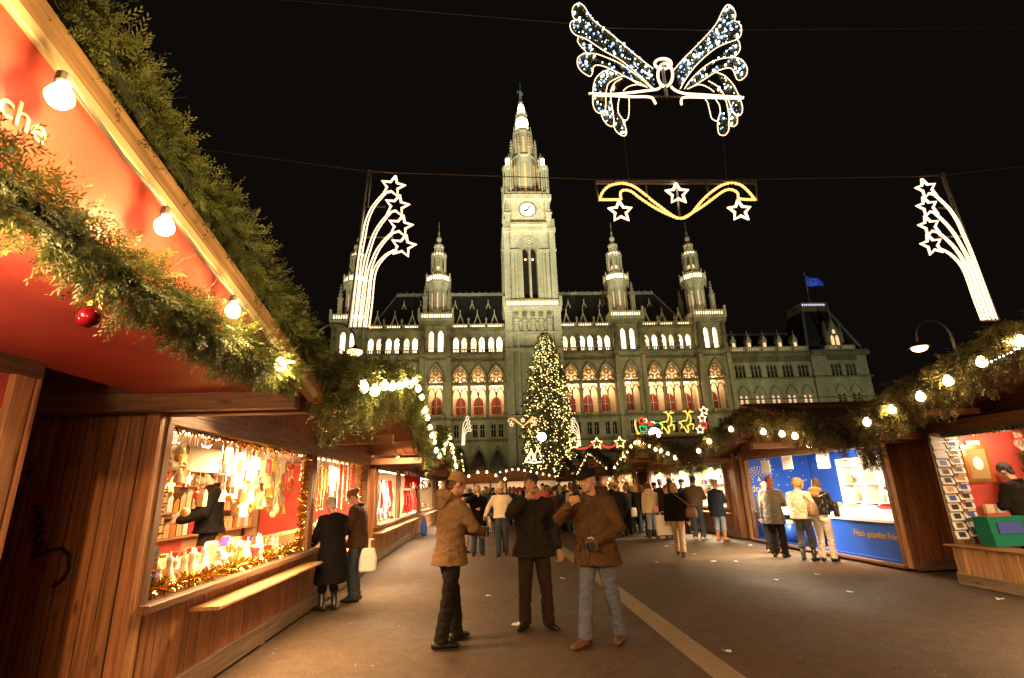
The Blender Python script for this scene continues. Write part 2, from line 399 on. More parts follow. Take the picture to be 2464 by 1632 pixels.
# ================================================================== town hall
XC = 10.45; FY = 101.0
town = thing('town_hall', 'floodlit stone neo gothic town hall with tall clock tower behind the market', 'building', (XC, FY, 0))
def arch_pts(cx, hw, zs, apex, n=6):
    h = apex - zs; out = []
    if h >= hw:
        Rr = (hw * hw + h * h) / (2 * hw); tm = math.acos((Rr - hw) / Rr)
        right = [(cx + hw - Rr + Rr * math.cos(tm * i / n), zs + Rr * math.sin(tm * i / n)) for i in range(n + 1)]
    else:
        right = [(cx + hw * math.cos(PI / 2 * i / n), zs + h * math.sin(PI / 2 * i / n)) for i in range(n + 1)]
    left = [(2 * cx - x, z) for x, z in right]
    return left + right[::-1][1:]
def arch_panel(mb, xa, xb, za, zb, y, cx, hw, zbase, zs, apex, depth=.6, n=6, thick=None):
    """one bay of wall with an arched opening, its reveal included"""
    A = arch_pts(cx, hw, zs, apex, n)
    def q(x0, x1, z0, z1):
        if x1 - x0 > 1e-4 and z1 - z0 > 1e-4: mb.add([(x0, y, z0), (x1, y, z0), (x1, y, z1), (x0, y, z1)], [(0, 1, 2, 3)])
    q(xa, cx - hw, za, zb); q(cx + hw, xb, za, zb); q(cx - hw, cx + hw, za, zbase)
    for (x0, z0), (x1, z1) in zip(A, A[1:]):
        mb.add([(x0, y, z0), (x1, y, z1), (x1, y, zb), (x0, y, zb)], [(0, 1, 2, 3)])
    loop = [(cx - hw, zbase)] + A + [(cx + hw, zbase)]
    for (x0, z0), (x1, z1) in zip(loop, loop[1:] + loop[:1]):
        mb.add([(x0, y, z0), (x0, y + depth, z0), (x1, y + depth, z1), (x1, y, z1)], [(0, 1, 2, 3)])
def arch_pane(cx, hw, zbase, zs, apex, y, n=6):
    A = [(cx - hw, zbase)] + arch_pts(cx, hw, zs, apex, n) + [(cx + hw, zbase)]
    return MB().add([(x, y, z) for x, z in A], [tuple(range(len(A)))])
def balustrade(x0, x1, y, z0, z1, step=.5, post=True):
    mb = MB(); d = .18
    mb.box(x0, x1, y - d, y + d, z1 - .16, z1); mb.box(x0, x1, y - d, y + d, z0 - .02, z0 + .14)
    n = max(2, int(round((x1 - x0) / step)))
    for i in range(n + 1):
        x = x0 + (x1 - x0) * i / n; wv = .115 if 0 < i < n else .24
        mb.box(x - wv, x + wv, y - .13, y + .13, z0 + .1, z1 - .1)
    return mb
def glow_bar(x0, x1, y, z0, z1): return MB().box(x0, x1, y, y + .1, z0, z1)
def pinnacle(mb, x, y, z, wd, h, base=.5):
    zb = z + h * base
    mb.box(x - wd, x + wd, y - wd, y + wd, z, zb); mb.box(x - wd * 1.3, x + wd * 1.3, y - wd * 1.3, y + wd * 1.3, zb, zb + wd * .5)
    mb.lathe([(wd * 1.25, 0), (wd * .65, (h - h * base) * .45), (wd * .2, (h - h * base) * .86), (wd * .5, (h - h * base) * .92), (.03, h - h * base)], (x, y, zb + wd * .4), 4, PI / 4)
    for t in (.25, .5, .72):
        r = wd * (1.25 - 1.05 * t / .86) * .9 + .06; zz = zb + wd * .4 + (h - h * base) * t
        for sx, sy in ((1, 0), (-1, 0), (0, 1), (0, -1)): mb.box(x + sx * r - .08, x + sx * r + .08, y + sy * r - .08, y + sy * r + .08, zz, zz + .18)
def robed(mb, x, y, z, h):
    s = h / 3.0
    mb.lathe([(.55 * s, 0), (.50 * s, .8 * s), (.38 * s, 1.5 * s), (.50 * s, 2.1 * s), (.46 * s, 2.35 * s), (.16 * s, 2.5 * s), (.15 * s, 2.58 * s)], (x, y, z), 8, 0, 1, .75)
    mb.ball((x, y, z + 2.78 * s), .24 * s, 8, 6)
    for sd in (-1, 1): mb.tube([(x + sd * .42 * s, y, z + 2.25 * s), (x + sd * .55 * s, y - .1 * s, z + 1.7 * s), (x + sd * .22 * s, y - .42 * s, z + 1.5 * s)], .13 * s, 6)

wall = MB(); trim = MB(); dark = MB()
def X(u): return XC + u
T_IN, T_OUT = 19.9, 37.7
REDDOOR = principled('red_curtain_door', (.20, .020, .018), .7, 0, .15, 3)
GREYF = principled('door_frame_grey', (.5, .46, .4), .6)
def hall_bay(cx, hwbay, y, seg, turret=False):
    """ground arch, twin windows, tall traceried arch, top loggia pair"""
    xa, xb = cx - hwbay, cx + hwbay
    arch_panel(wall, xa, xb, 0, 10.7, y, cx, 1.3 if not turret else 1.5, 0.3, 5.6, 9.35, 1.6)
    arch_pane(cx, 1.6, .2, 5.6, 9.6, y + 1.6).build('window_pane', GLASS_DK, town)
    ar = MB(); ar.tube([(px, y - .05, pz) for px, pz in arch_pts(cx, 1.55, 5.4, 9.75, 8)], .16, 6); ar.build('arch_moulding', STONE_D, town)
    # twin rectangular windows
    for k, s in enumerate((-1, 1)):
        wx = cx + s * .72
        x0, x1 = (xa, cx) if s < 0 else (cx, xb)
        for a, b, c, d in ((x0, wx - .43, 10.7, 15.1), (wx + .43, x1, 10.7, 15.1), (wx - .43, wx + .43, 10.7, 11.6), (wx - .43, wx + .43, 14.1, 15.1)):
            wall.add([(a, y, c), (b, y, c), (b, y, d), (a, y, d)], [(0, 1, 2, 3)])
        for (a, c), (b, d) in (((wx - .43, 11.6), (wx - .43, 14.1)), ((wx + .43, 11.6), (wx + .43, 14.1)), ((wx - .43, 14.1), (wx + .43, 14.1)), ((wx - .43, 11.6), (wx + .43, 11.6))):
            wall.add([(a, y, c), (b, y, d), (b, y + .5, d), (a, y + .5, c)], [(0, 1, 2, 3)])
        wn = MB(); wn.box(wx - .03, wx + .03, y + .3, y + .36, 11.6, 14.1); wn.box(wx - .43, wx + .43, y + .3, y + .36, 13.1, 13.18)
        w_ = wn.build('window', GREYF, town)
        MB().box(wx - .43, wx + .43, y + .42, y + .46, 11.6, 14.1).build('pane', GLASS_DK, w_)
    # tall arch, loggia behind it
    hw = 1.58 if not turret else 1.52
    arch_panel(wall, xa, xb, 15.1, 26.9, y, cx, hw, 15.6, 23.0, 26.0, 1.0, 8)
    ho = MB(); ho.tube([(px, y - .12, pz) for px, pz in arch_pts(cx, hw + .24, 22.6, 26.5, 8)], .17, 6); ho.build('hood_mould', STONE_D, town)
    t = MB(); ty = y + .55
    t.box(cx - .11, cx + .11, ty - .12, ty + .12, 15.7, 20.6)
    for s in (-1, 1):
        t.box(cx + s * hw - .11, cx + s * hw + .11, ty - .12, ty + .12, 15.7, 22.6)
        t.tube([(px, ty, pz) for px, pz in arch_pts(cx + s * hw / 2, hw / 2 - .04, 19.9, 21.55, 5)], .13, 6)
    t.box(cx - hw, cx + hw, ty - .15, ty + .15, 22.0, 22.55)
    t.tube([(px, ty, pz) for px, pz in arch_pts(cx, .30, 20.9, 22.05, 4)], .09, 5)
    for ox, oz, rr in ((-.74, 23.25, .50), (.74, 23.25, .50), (0, 24.55, .52)):
        t.tube([(cx + ox + rr * math.cos(a * PI / 6), ty, oz + rr * math.sin(a * PI / 6)) for a in range(13)], .12, 5)
        for q4 in range(4):
            a = q4 * PI / 2 + PI / 4; t.box(cx + ox + rr * .62 * math.cos(a) - .1, cx + ox + rr * .62 * math.cos(a) + .1, ty - .1, ty + .1, oz + rr * .62 * math.sin(a) - .1, oz + rr * .62 * math.sin(a) + .1)
    t.tube([(px, ty, pz) for px, pz in arch_pts(cx, hw - .06, 22.6, 25.75, 6)], .14, 5)
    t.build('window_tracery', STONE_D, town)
    # doorway on the loggia's back wall
    yb = y + 3.4
    dr = arch_pane(cx, 1.08, 15.7, 18.6, 20.2, yb - .06, 6).build('loggia_door', REDDOOR, town)
    fr = MB(); fr.box(cx - .05, cx + .05, yb - .14, yb - .07, 15.7, 20.0); fr.box(cx - 1.05, cx + 1.05, yb - .13, yb - .08, 18.1, 18.22)
    fr.tube([(px, yb - .08, pz) for px, pz in [(cx - 1.08, 15.7)] + arch_pts(cx, 1.08, 18.6, 20.2, 6) + [(cx + 1.08, 15.7)]], .07, 5); fr.build('door_frame', GREYF, dr)
    balustrade(cx - hw - .1, cx + hw + .1, y - .35, 15.12, 16.0, .42).build('balcony', STONE, town)
    # band with dentils
    dn = MB(); nn = int(2 * hwbay / .42)
    for i in range(nn): xx = xa + (i + .5) * 2 * hwbay / nn; dn.box(xx - .11, xx + .11, y - .3, y - .004, 26.95, 27.25)
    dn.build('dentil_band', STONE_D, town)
    # top loggia
    if not turret:
        for s in (-1, 1):
            arch_panel(wall, xa if s < 0 else cx, cx if s < 0 else xb, 26.9, 33.9, y + .5, cx + s * .86, .56, 28.9, 31.3, 32.35, .55, 5)
            p = arch_pane(cx + s * .86, .62, 28.8, 31.3, 32.45, y + 1.05, 5).build('lit_window', random.choice((WIN_LIT, WIN_LIT, WIN_LIT2, WIN_LIT3)), town)
            MB().box(cx + s * .86 - .04, cx + s * .86 + .04, y + .9, y + .98, 28.9, 32.2).box(cx + s * .86 - .56, cx + s * .86 + .56, y + .9, y + .98, 30.3, 30.4).build('glazing_bar', GREYF, p)
        balustrade(xa, xb, y - .1, 28.75, 29.6, .42).build('parapet', STONE, town)
        bl = balustrade(xa + .12, xb - .12, y - .15, 34.15, 34.95, .48)
        b_ = bl.build('roof_balustrade', STONE_L, town)
        glow_bar(xa + .4, xb - .4, y + .35, 34.3, 34.8).build('lamp_bar', GLOW, b_)
        st = MB(); robed(st, xa, y - .35, 29.6, 2.5); st.build('statue', STONE_D, town)
        pn = MB(); pinnacle(pn, xa, y - .15, 34.9, .13, 1.3); pn.build('finial', STONE, town)
    else:
        for s in (-1, 1):
            arch_panel(wall, xa if s < 0 else cx, cx if s < 0 else xb, 26.9, 35.3, y, cx + s * .95, .52, 28.8, 32.4, 33.4, .6, 5)
            p = arch_pane(cx + s * .95, .58, 28.7, 32.4, 33.5, y + .6, 5).build('lit_window', random.choice((WIN_LIT, WIN_LIT, WIN_LIT2, WIN_LIT3)), town)
            MB().box(cx + s * .95 - .52, cx + s * .95 + .52, y + .45, y + .52, 29.6, 29.75).build('glazing_bar', GREYF, p)
        for s in (-1, 1):
            st = MB(); robed(st, cx + s * 2.6, y - .45, 29.4, 2.8); st.box(cx + s * 2.6 - .4, cx + s * 2.6 + .4, y - .8, y, 28.7, 29.4); pinnacle(st, cx + s * 2.6, y - .45, 32.4, .3, 2.2, .3); st.build('statue', STONE_D, town)
# bays left and right of the tower
for sg in (-1, 1):
    for c in (7.75, 11.4, 15.05): hall_bay(X(sg * c), 1.825, FY, sg)
    for c in (25.2, 28.85, 32.5): hall_bay(X(sg * c), 1.825, FY, sg)
    for c in (T_IN, T_OUT): hall_bay(X(sg * c), 3.05 if c == T_IN else 3.3, FY - 1.0, sg, True)
    # strips of plain wall between bays and turret fronts, and the return walls
    for a, b in ((5.3, 5.925), (16.875, 16.9), (22.9, 23.4), (34.325, 34.45)):
        x0, x1 = sorted((X(sg * a), X(sg * b))); wall.box(x0, x1, FY, FY + .5, 0, 34)
    for a in (T_IN, T_OUT):
        for s in (-1, 1):
            hb = 3.05 if a == T_IN else 3.3; x0 = X(sg * a) + s * (hb - .02); wall.box(min(x0, x0 - s * .3), max(x0, x0 - s * .3), FY - .98, FY + 8, 0, 35.2)
            # corner buttresses
            bx = X(sg * a) + s * (hb - .35); bt = MB(); bt.box(bx - .42, bx + .42, FY - 1.5, FY - 1.004, 0, 27.5); bt.box(bx - .5, bx + .5, FY - 1.6, FY - 1.002, 15.0, 15.6); bt.box(bx - .5, bx + .5, FY - 1.62, FY - 1.001, 22.2, 22.6); bt.build('buttress', STONE, town)
wall_o = wall.build('wall', STONE, town)
# string courses and cornices
for sg in (-1, 1):
    for a, b in ((5.4, 16.85), (23.0, 34.4)):
        tr = MB()
        x0, x1 = sorted((X(sg * a), X(sg * b)))
        tr.box(x0, x1, FY - .25, FY - .003, 10.6, 11.0); tr.box(x0, x1, FY - .75, FY - .002, 14.8, 15.12)
        tr.box(x0, x1, FY - .45, FY + .49, 28.2, 28.72); tr.box(x0, x1, FY - .4, FY + .48, 33.6, 34.12); tr.box(x0, x1, FY - .2, FY - .003, 22.35, 22.6)
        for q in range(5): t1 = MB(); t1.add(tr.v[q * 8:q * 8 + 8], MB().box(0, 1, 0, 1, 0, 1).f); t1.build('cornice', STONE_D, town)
    for a in (T_IN, T_OUT):
        hb = 3.1 if a == T_IN else 3.35; tr = MB()
        for z0, z1, d in ((10.6, 11.0, .25), (14.8, 15.12, .8), (28.2, 28.72, .5), (34.3, 34.7, .45), (34.7, 35.6, .75)): tr.box(X(sg * a) - hb - .15, X(sg * a) + hb + .15, FY - 1 - d, FY - 1.003, z0, z1)
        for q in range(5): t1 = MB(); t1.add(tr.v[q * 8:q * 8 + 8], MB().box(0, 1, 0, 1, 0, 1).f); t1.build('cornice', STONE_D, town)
# loggia interior
for sg in (-1, 1):
    for a, b, yy in ((5.9, 16.9, FY), (16.9, 23.0, FY - 1), (23.0, 34.4, FY), (34.4, 41.0, FY - 1)):
        x0, x1 = sorted((X(sg * a), X(sg * b)))
        lo = MB(); lo.box(x0, x1, yy + 3.4, yy + 3.5, 15.3, 26.6); lo.box(x0, x1, yy + .9, yy + 3.45, 26.3, 26.6); lo.box(x0, x1, yy + .9, yy + 3.45, 15.2, 15.58)
        lo.box(x0, x0 + .1, yy + 1.0, yy + 3.4, 15.58, 26.3)
        lo.build('loggia_interior', CREAM, town)
        nlamp = 3 if b - a > 8 else 1
        for q in range(nlamp):
            cx = x0 + (x1 - x0) * (q + .5) / nlamp
            ch = MB(); ch.lathe([(.02, 1.6), (.02, .3), (.38, .12), (.42, 0), (.05, -.3)], (cx, yy + 2.0, 23.2), 10)
            c_ = ch.build('chandelier', METAL, town)
            MB().ball((cx, yy + 2.0, 22.95), .28, 8, 6).build('chandelier_globe', emit('chandelier_glass', (1, .68, .36), 5), c_)
            lamp('loggia_light', 'POINT', (cx, yy + 1.9, 22.3), 900, (1, .60, .31), town, radius=.5)
# wall body behind everything and main roof
bd = MB(); bd.box(X(-40.9), X(40.9), FY + 4.5, FY + 18, 0, 33.5); bd.build('rear_wall', STONE_D, town)
rf = MB(); zr, z0, yr, yf, yb = 44.9, 34.0, 109.5, FY + 1.3, FY + 18
e, rr = 34.0, 29.7
rf.add([(X(-e), yf, z0), (X(e), yf, z0), (X(e), yb, z0), (X(-e), yb, z0), (X(-rr), yr, zr), (X(rr), yr, zr)], [(0, 1, 5, 4), (2, 3, 4, 5), (1, 2, 5), (3, 0, 4), (0, 3, 2, 1)])
roof = rf.build('roof', SLATE, town)
rc = MB(); rc.box(X(-rr), X(rr), yr - .3, yr + .3, zr - .45, zr + .3)
for sg in (-1, 1): rc.tube([(X(sg * rr), yr, zr), (X(sg * e), yf, z0 + .3)], .16, 6)
for i in range(40): xx = X(-rr + .7 + i * 1.5); rc.box(xx - .06, xx + .06, yr - .06, yr + .06, zr + .3, zr + .75)
rc.build('ridge', LEAD, roof)
def dormer(x, y, z, wd, h):
    d = MB()
    for s in (-1, 1): d.tube([(x + s * wd, y, z), (x, y, z + h * .72)], .14, 5)
    d.box(x - .09, x + .09, y - .09, y + .09, z + h * .6, z + h); d.ball((x, y, z + h), .16, 6, 4)
    d.add([(x - wd, y + .1, z), (x + wd, y + .1, z), (x, y + .1, z + h * .7), (x, y + wd * 1.4, z + h * .7), (x - wd, y + wd * 1.4, z), (x + wd, y + wd * 1.4, z)], [(0, 2, 3, 4), (1, 5, 3, 2)])
    return d
for sg in (-1, 1):
    for c in (7.75, 11.4, 15.05, 25.2, 28.85, 32.5): dormer(X(sg * c), FY + 1.9, 35.6, .75, 3.1).build('dormer', STONE_L, town)
    for c in (9.0, 12.6, 16.3, 23.9, 27.6): dormer(X(sg * c), FY + 5.6, 40.3, .5, 2.0).build('dormer', STONE_L, town)

# ------------------------------------------------ turrets
def ring_balustrade(mb, gl, cx, cy, r, z0, z1, n=8):
    P = [(cx + r * math.cos(PI / 8 + k * PI / 4), cy + r * math.sin(PI / 8 + k * PI / 4)) for k in range(n)]
    for (x0, y0), (x1, y1) in zip(P, P[1:] + P[:1]):
        for z in (z0 + .08, z1 - .08): mb.tube([(x0, y0, z), (x1, y1, z)], .12, 4)
        for i in range(5):
            t = i / 5; xx, yy = x0 + (x1 - x0) * t, y0 + (y1 - y0) * t; mb.box(xx - .07, xx + .07, yy - .07, yy + .07, z0, z1)
        mb.lathe([(.16, z0 - .1), (.16, z1 + .2), (.2, z1 + .35), (.03, z1 + .9)], (x0, y0, 0), 5)
    gl.lathe([(r - .35, z0 + .12), (r - .35, z1 - .15)], (cx, cy, 0), 8, PI / 8)
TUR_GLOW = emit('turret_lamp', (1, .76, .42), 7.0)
def turret(cx, cy=104.8):
    sh = MB()
    sh.lathe([(3.4, 34.9), (3.4, 35.7)], (cx, cy, 0), 8, PI / 8)
    sh.lathe([(2.15, 35.5), (2.1, 37.9), (1.85, 38.3), (1.85, 43.7), (2.1, 44.1), (2.9, 45.3), (2.95, 45.6), (2.0, 45.62), (1.95, 47.6), (1.65, 48.1), (1.65, 48.4)], (cx, cy, 0), 8, PI / 8)
    for k in range(8):        # shaft ribs
        a = PI / 8 + k * PI / 4; sh.lathe([(.2, 37.9), (.2, 44.2)], (cx + 1.9 * math.cos(a), cy + 1.9 * math.sin(a), 0), 5)
        a2 = k * PI / 4; sh.lathe([(.12, 44.0), (.24, 45.2), (.24, 45.5)], (cx + 2.6 * math.cos(a), cy + 2.6 * math.sin(a), 0), 5)
    # open tier
    for k in range(8):
        a = PI / 8 + k * PI / 4; sh.lathe([(.26, 48.3), (.24, 51.6), (.3, 52.0)], (cx + 1.5 * math.cos(a), cy + 1.5 * math.sin(a), 0), 6)
    sh.lathe([(.75, 48.2), (.75, 52)], (cx, cy, 0), 8); sh.lathe([(1.75, 51.5), (1.85, 52.0), (1.4, 52.3)], (cx, cy, 0), 8, PI / 8)
    t = sh.build('turret', STONE_L, town)
    for sx in (-1, 1):
        for sy in (-1, 1): pn = MB(); pinnacle(pn, cx + sx * 2.55, cy + sy * 2.55, 36.0, .42, 8.6, .62); pn.build('pinnacle', STONE, t)
    b = MB(); y = FY - 1.75; hb = 3.45
    b.v = []; bb = balustrade(cx - hb, cx + hb, y, 35.75, 36.95, .5); b.add(bb.v, bb.f)
    for s in (-1, 1):
        for i in range(12): yy = y + .3 + i * .55; b.box(cx + s * hb - .1, cx + s * hb + .1, yy - .07, yy + .07, 35.8, 36.9)
        b.box(cx + s * hb - .16, cx + s * hb + .16, y, y + 7, 36.8, 36.95); b.box(cx + s * hb - .2, cx + s * hb + .2, y - .2, y + .2, 35.6, 37.9)
    b.box(cx - hb - .1, cx + hb + .1, y - .3, y + 7.4, 35.3, 35.62)
    bo = b.build('balcony', STONE, t)
    glow_bar(cx - hb + .3, cx + hb - .3, y + .6, 35.85, 36.8).build('lamp_bar', GLOW, bo)
    gr = MB(); gl = MB(); ring_balustrade(gr, gl, cx, cy, 2.75, 45.6, 47.0); gr.build('gallery', STONE_L, t); gl.build('gallery_lamp', TUR_GLOW, t)
    sl = MB()
    for k in range(8):
        a = k * PI / 4; c_, s_ = math.cos(a), math.sin(a); rx = 1.76
        x0, y0 = cx + rx * c_, cy + rx * s_; sl.add([(x0 - .10 * s_, y0 + .10 * c_, 39.4), (x0 + .10 * s_, y0 - .10 * c_, 39.4), (x0 + .10 * s_, y0 - .10 * c_, 43.0), (x0 - .10 * s_, y0 + .10 * c_, 43.0)], [(0, 1, 2, 3)])
    sl.build('slit_window', emit('slit_glow', (1, .60, .36), .8), t)
    cr = MB()
    for k in range(16): a = k * PI / 8; cr.lathe([(.14, 51.9), (.2, 52.5), (.02, 53.0)], (cx + 1.6 * math.cos(a), cy + 1.6 * math.sin(a), 0), 5)
    cr.build('crown', STONE_L, t)
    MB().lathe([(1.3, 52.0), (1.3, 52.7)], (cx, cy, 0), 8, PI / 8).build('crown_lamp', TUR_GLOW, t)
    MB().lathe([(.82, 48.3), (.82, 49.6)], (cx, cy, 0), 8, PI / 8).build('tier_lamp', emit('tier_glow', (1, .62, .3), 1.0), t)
    ln = MB()
    for k in range(6): a = k * PI / 3; ln.lathe([(.15, 52.6), (.15, 54.6)], (cx + .9 * math.cos(a), cy + .9 * math.sin(a), 0), 6)
    ln.lathe([(1.15, 54.5), (1.15, 54.9), (.6, 55.3), (.35, 55.8)], (cx, cy, 0), 8); ln.ball((cx, cy, 56.5), (.62, .62, .7), 10, 7)
    ln.lathe([(.6, 52.6), (.5, 54.6)], (cx, cy, 0), 8)
    l_ = ln.build('lantern', STONE_L, t)
    sp = MB(); sp.lathe([(.35, 57.0), (.18, 57.8), (.28, 58.2), (.07, 58.6), (.05, 59.6), (.12, 59.8), (.03, 61.0)], (cx, cy, 0), 6); sp.build('spike', LEAD, t)
    return t
for u in (-T_OUT, -T_IN, T_IN, T_OUT): turret(X(u))

# ------------------------------------------------ bell tower
TY = 104.2; HW = 5.45
tw = MB(); FT = 98.6          # front face of the tower
arch_panel(tw, X(-HW), X(HW), 0, 12, FT, X(0), 2.2, .2, 6.5, 10.2, 2.0, 8)
tw.add([(X(-HW), FT, 12), (X(HW), FT, 12), (X(HW), FT, 37.6), (X(-HW), FT, 37.6)], [(0, 1, 2, 3)])
tw.box(X(-HW), X(HW), FT + 2.1, FT + 11.2, 0, 37.6)
for s in (-1, 1): tw.box(X(s * HW) - .15, X(s * HW) + .15, FT, FT + 2.2, 0, 37.6)
# belfry stage with the tall twin window
for s in (-1, 1):
    arch_panel(tw, X(-HW) if s < 0 else X(0), X(0) if s < 0 else X(HW), 37.6, 56, FT + .5, X(s * .88), .66, 39.9, 50.8, 52.3, 2.2, 6)
    tw.box(X(s * HW) - .1, X(s * HW) + .1, FT + .52, FT + 10.6, 37.6, 56)
tw.box(X(-HW), X(HW), FT + 9, FT + 10.6, 37.6, 56)
tw.box(X(-HW + .1), X(HW - .1), FT + 2.8, FT + 3, 37.6, 55.8)
# clock stage
CW = 5.0
tw.box(X(-CW), X(CW), FT + .9, FT + 10.2, 56, 64.2)
bell = tw.build('bell_tower', STONE_L, town)
det = MB()
for s in (-1, 1):                                     # clustered corner buttresses of the belfry
    for k, (u, wd, dp) in enumerate(((4.95, .62, .75), (3.75, .34, .45), (2.95, .25, .3), (2.3, .2, .18))):
        det.box(X(s * u) - wd, X(s * u) + wd, FT + .5 - dp, FT + .497, 39.4, 51.0 if k else 55.5)
    for yy in (2.5, 5.5, 8.5): det.box(X(s * (HW + .1)) - .25, X(s * (HW + .1)) + .25, FT + yy - .5, FT + yy + .5, 38, 55)
    det.box(X(s * 4.95) - .8, X(s * 4.95) + .8, FT - .5, FT + .48, 55.0, 55.9); det.box(X(s * 4.2) - .35, X(s * 4.2) + .35, FT + .3, FT + .88, 56, 64)
    pinnacle(det, X(s * 4.55), FT + .4, 56.2, .55, 6.6, .5)
    for u, wd in ((5.0, .75), (3.2, .3)): det.box(X(s * u) - wd, X(s * u) + wd, FT - .7, FT - .004, 0, 31.5 if u < 4 else 36.8)
for r in (1.9, 2.3, 2.7): det.tube([(px, FT + .42, pz) for px, pz in arch_pts(X(0), r, 51.0, 51.2 + r * 1.12, 10)], .16, 6)
det.tube([(X(0) + .45 * math.cos(a * PI / 6), FT + .4, 52.4 + .45 * math.sin(a * PI / 6)) for a in range(13)], .12, 5)
for s in (-1, 1): det.tube([(px, FT + .4, pz) for px, pz in arch_pts(X(s * .88), .78, 50.6, 52.4, 6)], .12, 5)
det.box(X(-HW - .3), X(HW + .3), FT + .1, FT + .49, 50.6, 51.0) if False else None
for s in (-1, 1): det.box(X(s * 3.9) - 1.9, X(s * 3.9) + 1.9, FT - .05, FT + .495, 50.5, 51.0)
for z0, z1, d, hw in ((14.8, 15.3, .9, 5.8), (28.2, 28.8, .9, 5.8), (31.6, 32.2, .95, 5.8), (36.7, 37.7, 1.0, 6.0), (55.4, 56.1, .25, 5.8), (63.2, 64.2, .3, 5.3)): det.box(X(-hw), X(hw), FT - d, FT + 10.8, z0, z1)
det.build('buttress_work', STONE_L, bell)
MB().box(X(-1.6), X(1.6), FT + 2.6, FT + 2.7, 39.8, 52.5).build('belfry_shade_sheet', principled('belfry_shade_black', (.008, .007, .005), .9), bell)  # black sheet behind the lancets stands in for the shade inside
for s in (-1, 1): MB().ball((X(s * .8), FT + 2.3, 49.6), .2, 8, 6).build('belfry_lamp', emit('belfry_bulb', (1, .55, .3), 8), bell)
for u, hh in ((-3.4, 3.5), (-1.7, 3.2), (0, 3.2), (1.7, 3.2), (3.4, 3.5)):
    st = MB(); robed(st, X(u), FT - .55, 32.35, hh); st.build('statue', STONE_L, bell)
    cn = MB(); pinnacle(cn, X(u), FT - .4, 35.7, .35, 1.6, .15); cn.build('canopy', STONE_D, bell)
def tower_rail(hw, y, z0, z1, name='balcony', gap=.5, ins=0.0):
    b = balustrade(X(-hw), X(hw), y, z0, z1, gap)
    for s in (-1, 1):
        for i in range(int(10 / gap)): yy = y + .3 + i * gap; b.box(X(s * hw) - .1, X(s * hw) + .1, yy - .07, yy + .07, z0, z1)
        b.box(X(s * hw) - .15, X(s * hw) + .15, y, y + 10.3, z1 - .15, z1); b.box(X(s * hw) - .28, X(s * hw) + .28, y - .28, y + .28, z0, z1 + .7)
    o = b.build(name, STONE, bell); glow_bar(X(-hw + .4), X(hw - .4), y + .45, z0 + .12, z1 - .18).build('lamp_bar', GLOW, o)
tower_rail(5.9, FT - .75, 37.75, 39.1); tower_rail(5.35, FT - .1, 56.15, 57.3, gap=.36); tower_rail(4.6, FT + .4, 64.25, 65.2, gap=.36)
# clock
cz, cy = 60.95, FT + .86
ck = MB().lathe([(1.95, 0), (1.95, .22), (1.68, .24), (1.66, .06)], (0, 0, 0), 32)
ck2 = MB(); ck2.v = [(X(0) + x, cy - z, cz + yv) for x, yv, z in ck.v]; ck2.f = ck.f; ck2.build('clock_rim', STONE_D, bell)
fc = MB(); fc.add([(X(0) + 1.66 * math.cos(a * PI / 16), cy - .08, cz + 1.66 * math.sin(a * PI / 16)) for a in range(32)], [tuple(range(32))])
face = fc.build('clock_face', emit('clock_dial', (1, .97, .93), 1.0), bell)
BLACKP = principled('black_enamel', (.015, .015, .02), .4)
for k in range(12):
    tk = MB(); a = k * PI / 6; c_, s_ = math.sin(a), math.cos(a); L0, L1, wd = 1.20, 1.58, .09
    px, pz = c_, s_; qx, qz = s_, -c_
    tk.add([(X(0) + px * r + qx * t, cy - .11, cz + pz * r + qz * t) for r, t in ((L0, -wd), (L0, wd), (L1, wd), (L1, -wd))], [(0, 1, 2, 3)]); tk.build('hour_mark', BLACKP, face)
for ang, ln, wd in ((243, 1.05, .24), (30, 1.45, .16)):
    a = math.radians(ang); px, pz = math.sin(a), math.cos(a); qx, qz = pz, -px
    MB().add([(X(0) + px * r + qx * t, cy - .16, cz + pz * r + qz * t) for r, t in ((-.25, -wd * .6), (-.25, wd * .6), (ln * .65, wd), (ln, 0), (ln * .65, -wd))], [(0, 1, 2, 3, 4)]).build('clock_hand', BLACKP, face)
# octagonal spire stages
sp = MB()
def octo(mb, prof): mb.lathe(prof, (X(0), TY, 0), 8, PI / 8)
octo(sp, [(3.6, 64.2), (3.1, 76.2), (3.3, 76.7), (3.1, 77.2), (2.75, 77.6), (2.3, 83.6), (2.45, 84.2), (2.1, 85.0), (1.6, 85.4)])
for k in range(8):
    a = PI / 8 + k * PI / 4
    sp.tube([(X(0) + 3.55 * math.cos(a), TY + 3.55 * math.sin(a), 64.2), (X(0) + 3.1 * math.cos(a), TY + 3.1 * math.sin(a), 76.5)], [.4, .3], 5)
    sp.tube([(X(0) + 2.7 * math.cos(a), TY + 2.7 * math.sin(a), 77), (X(0) + 2.25 * math.cos(a), TY + 2.25 * math.sin(a), 84), (X(0) + 2.2 * math.cos(a), TY + 2.2 * math.sin(a), 86)], [.28, .24, .05], 5)
    pinnacle(sp, X(0) + 3.1 * math.cos(a), TY + 3.1 * math.sin(a), 76.6, .28, 5.4, .4)
spire = sp.build('spire', STONE_L, bell)
s2 = MB(); octo(s2, [(1.35, 85.2), (1.5, 87.6), (1.2, 89.6), (1.35, 90.0), (.9, 90.3), (.75, 92.0), (.45, 93.4), (.5, 94.0)])
for k in range(8):
    a = PI / 8 + k * PI / 4
    for r, z in ((1.62, 86.2), (1.55, 87.8), (1.3, 89.8), (.9, 91.2), (.7, 92.6)): s2.lathe([(.2, z - .3), (.26, z), (.03, z + .7)], (X(0) + r * math.cos(a), TY + r * math.sin(a), 0), 5)
s2.build('spire_top', STONE_L, bell)
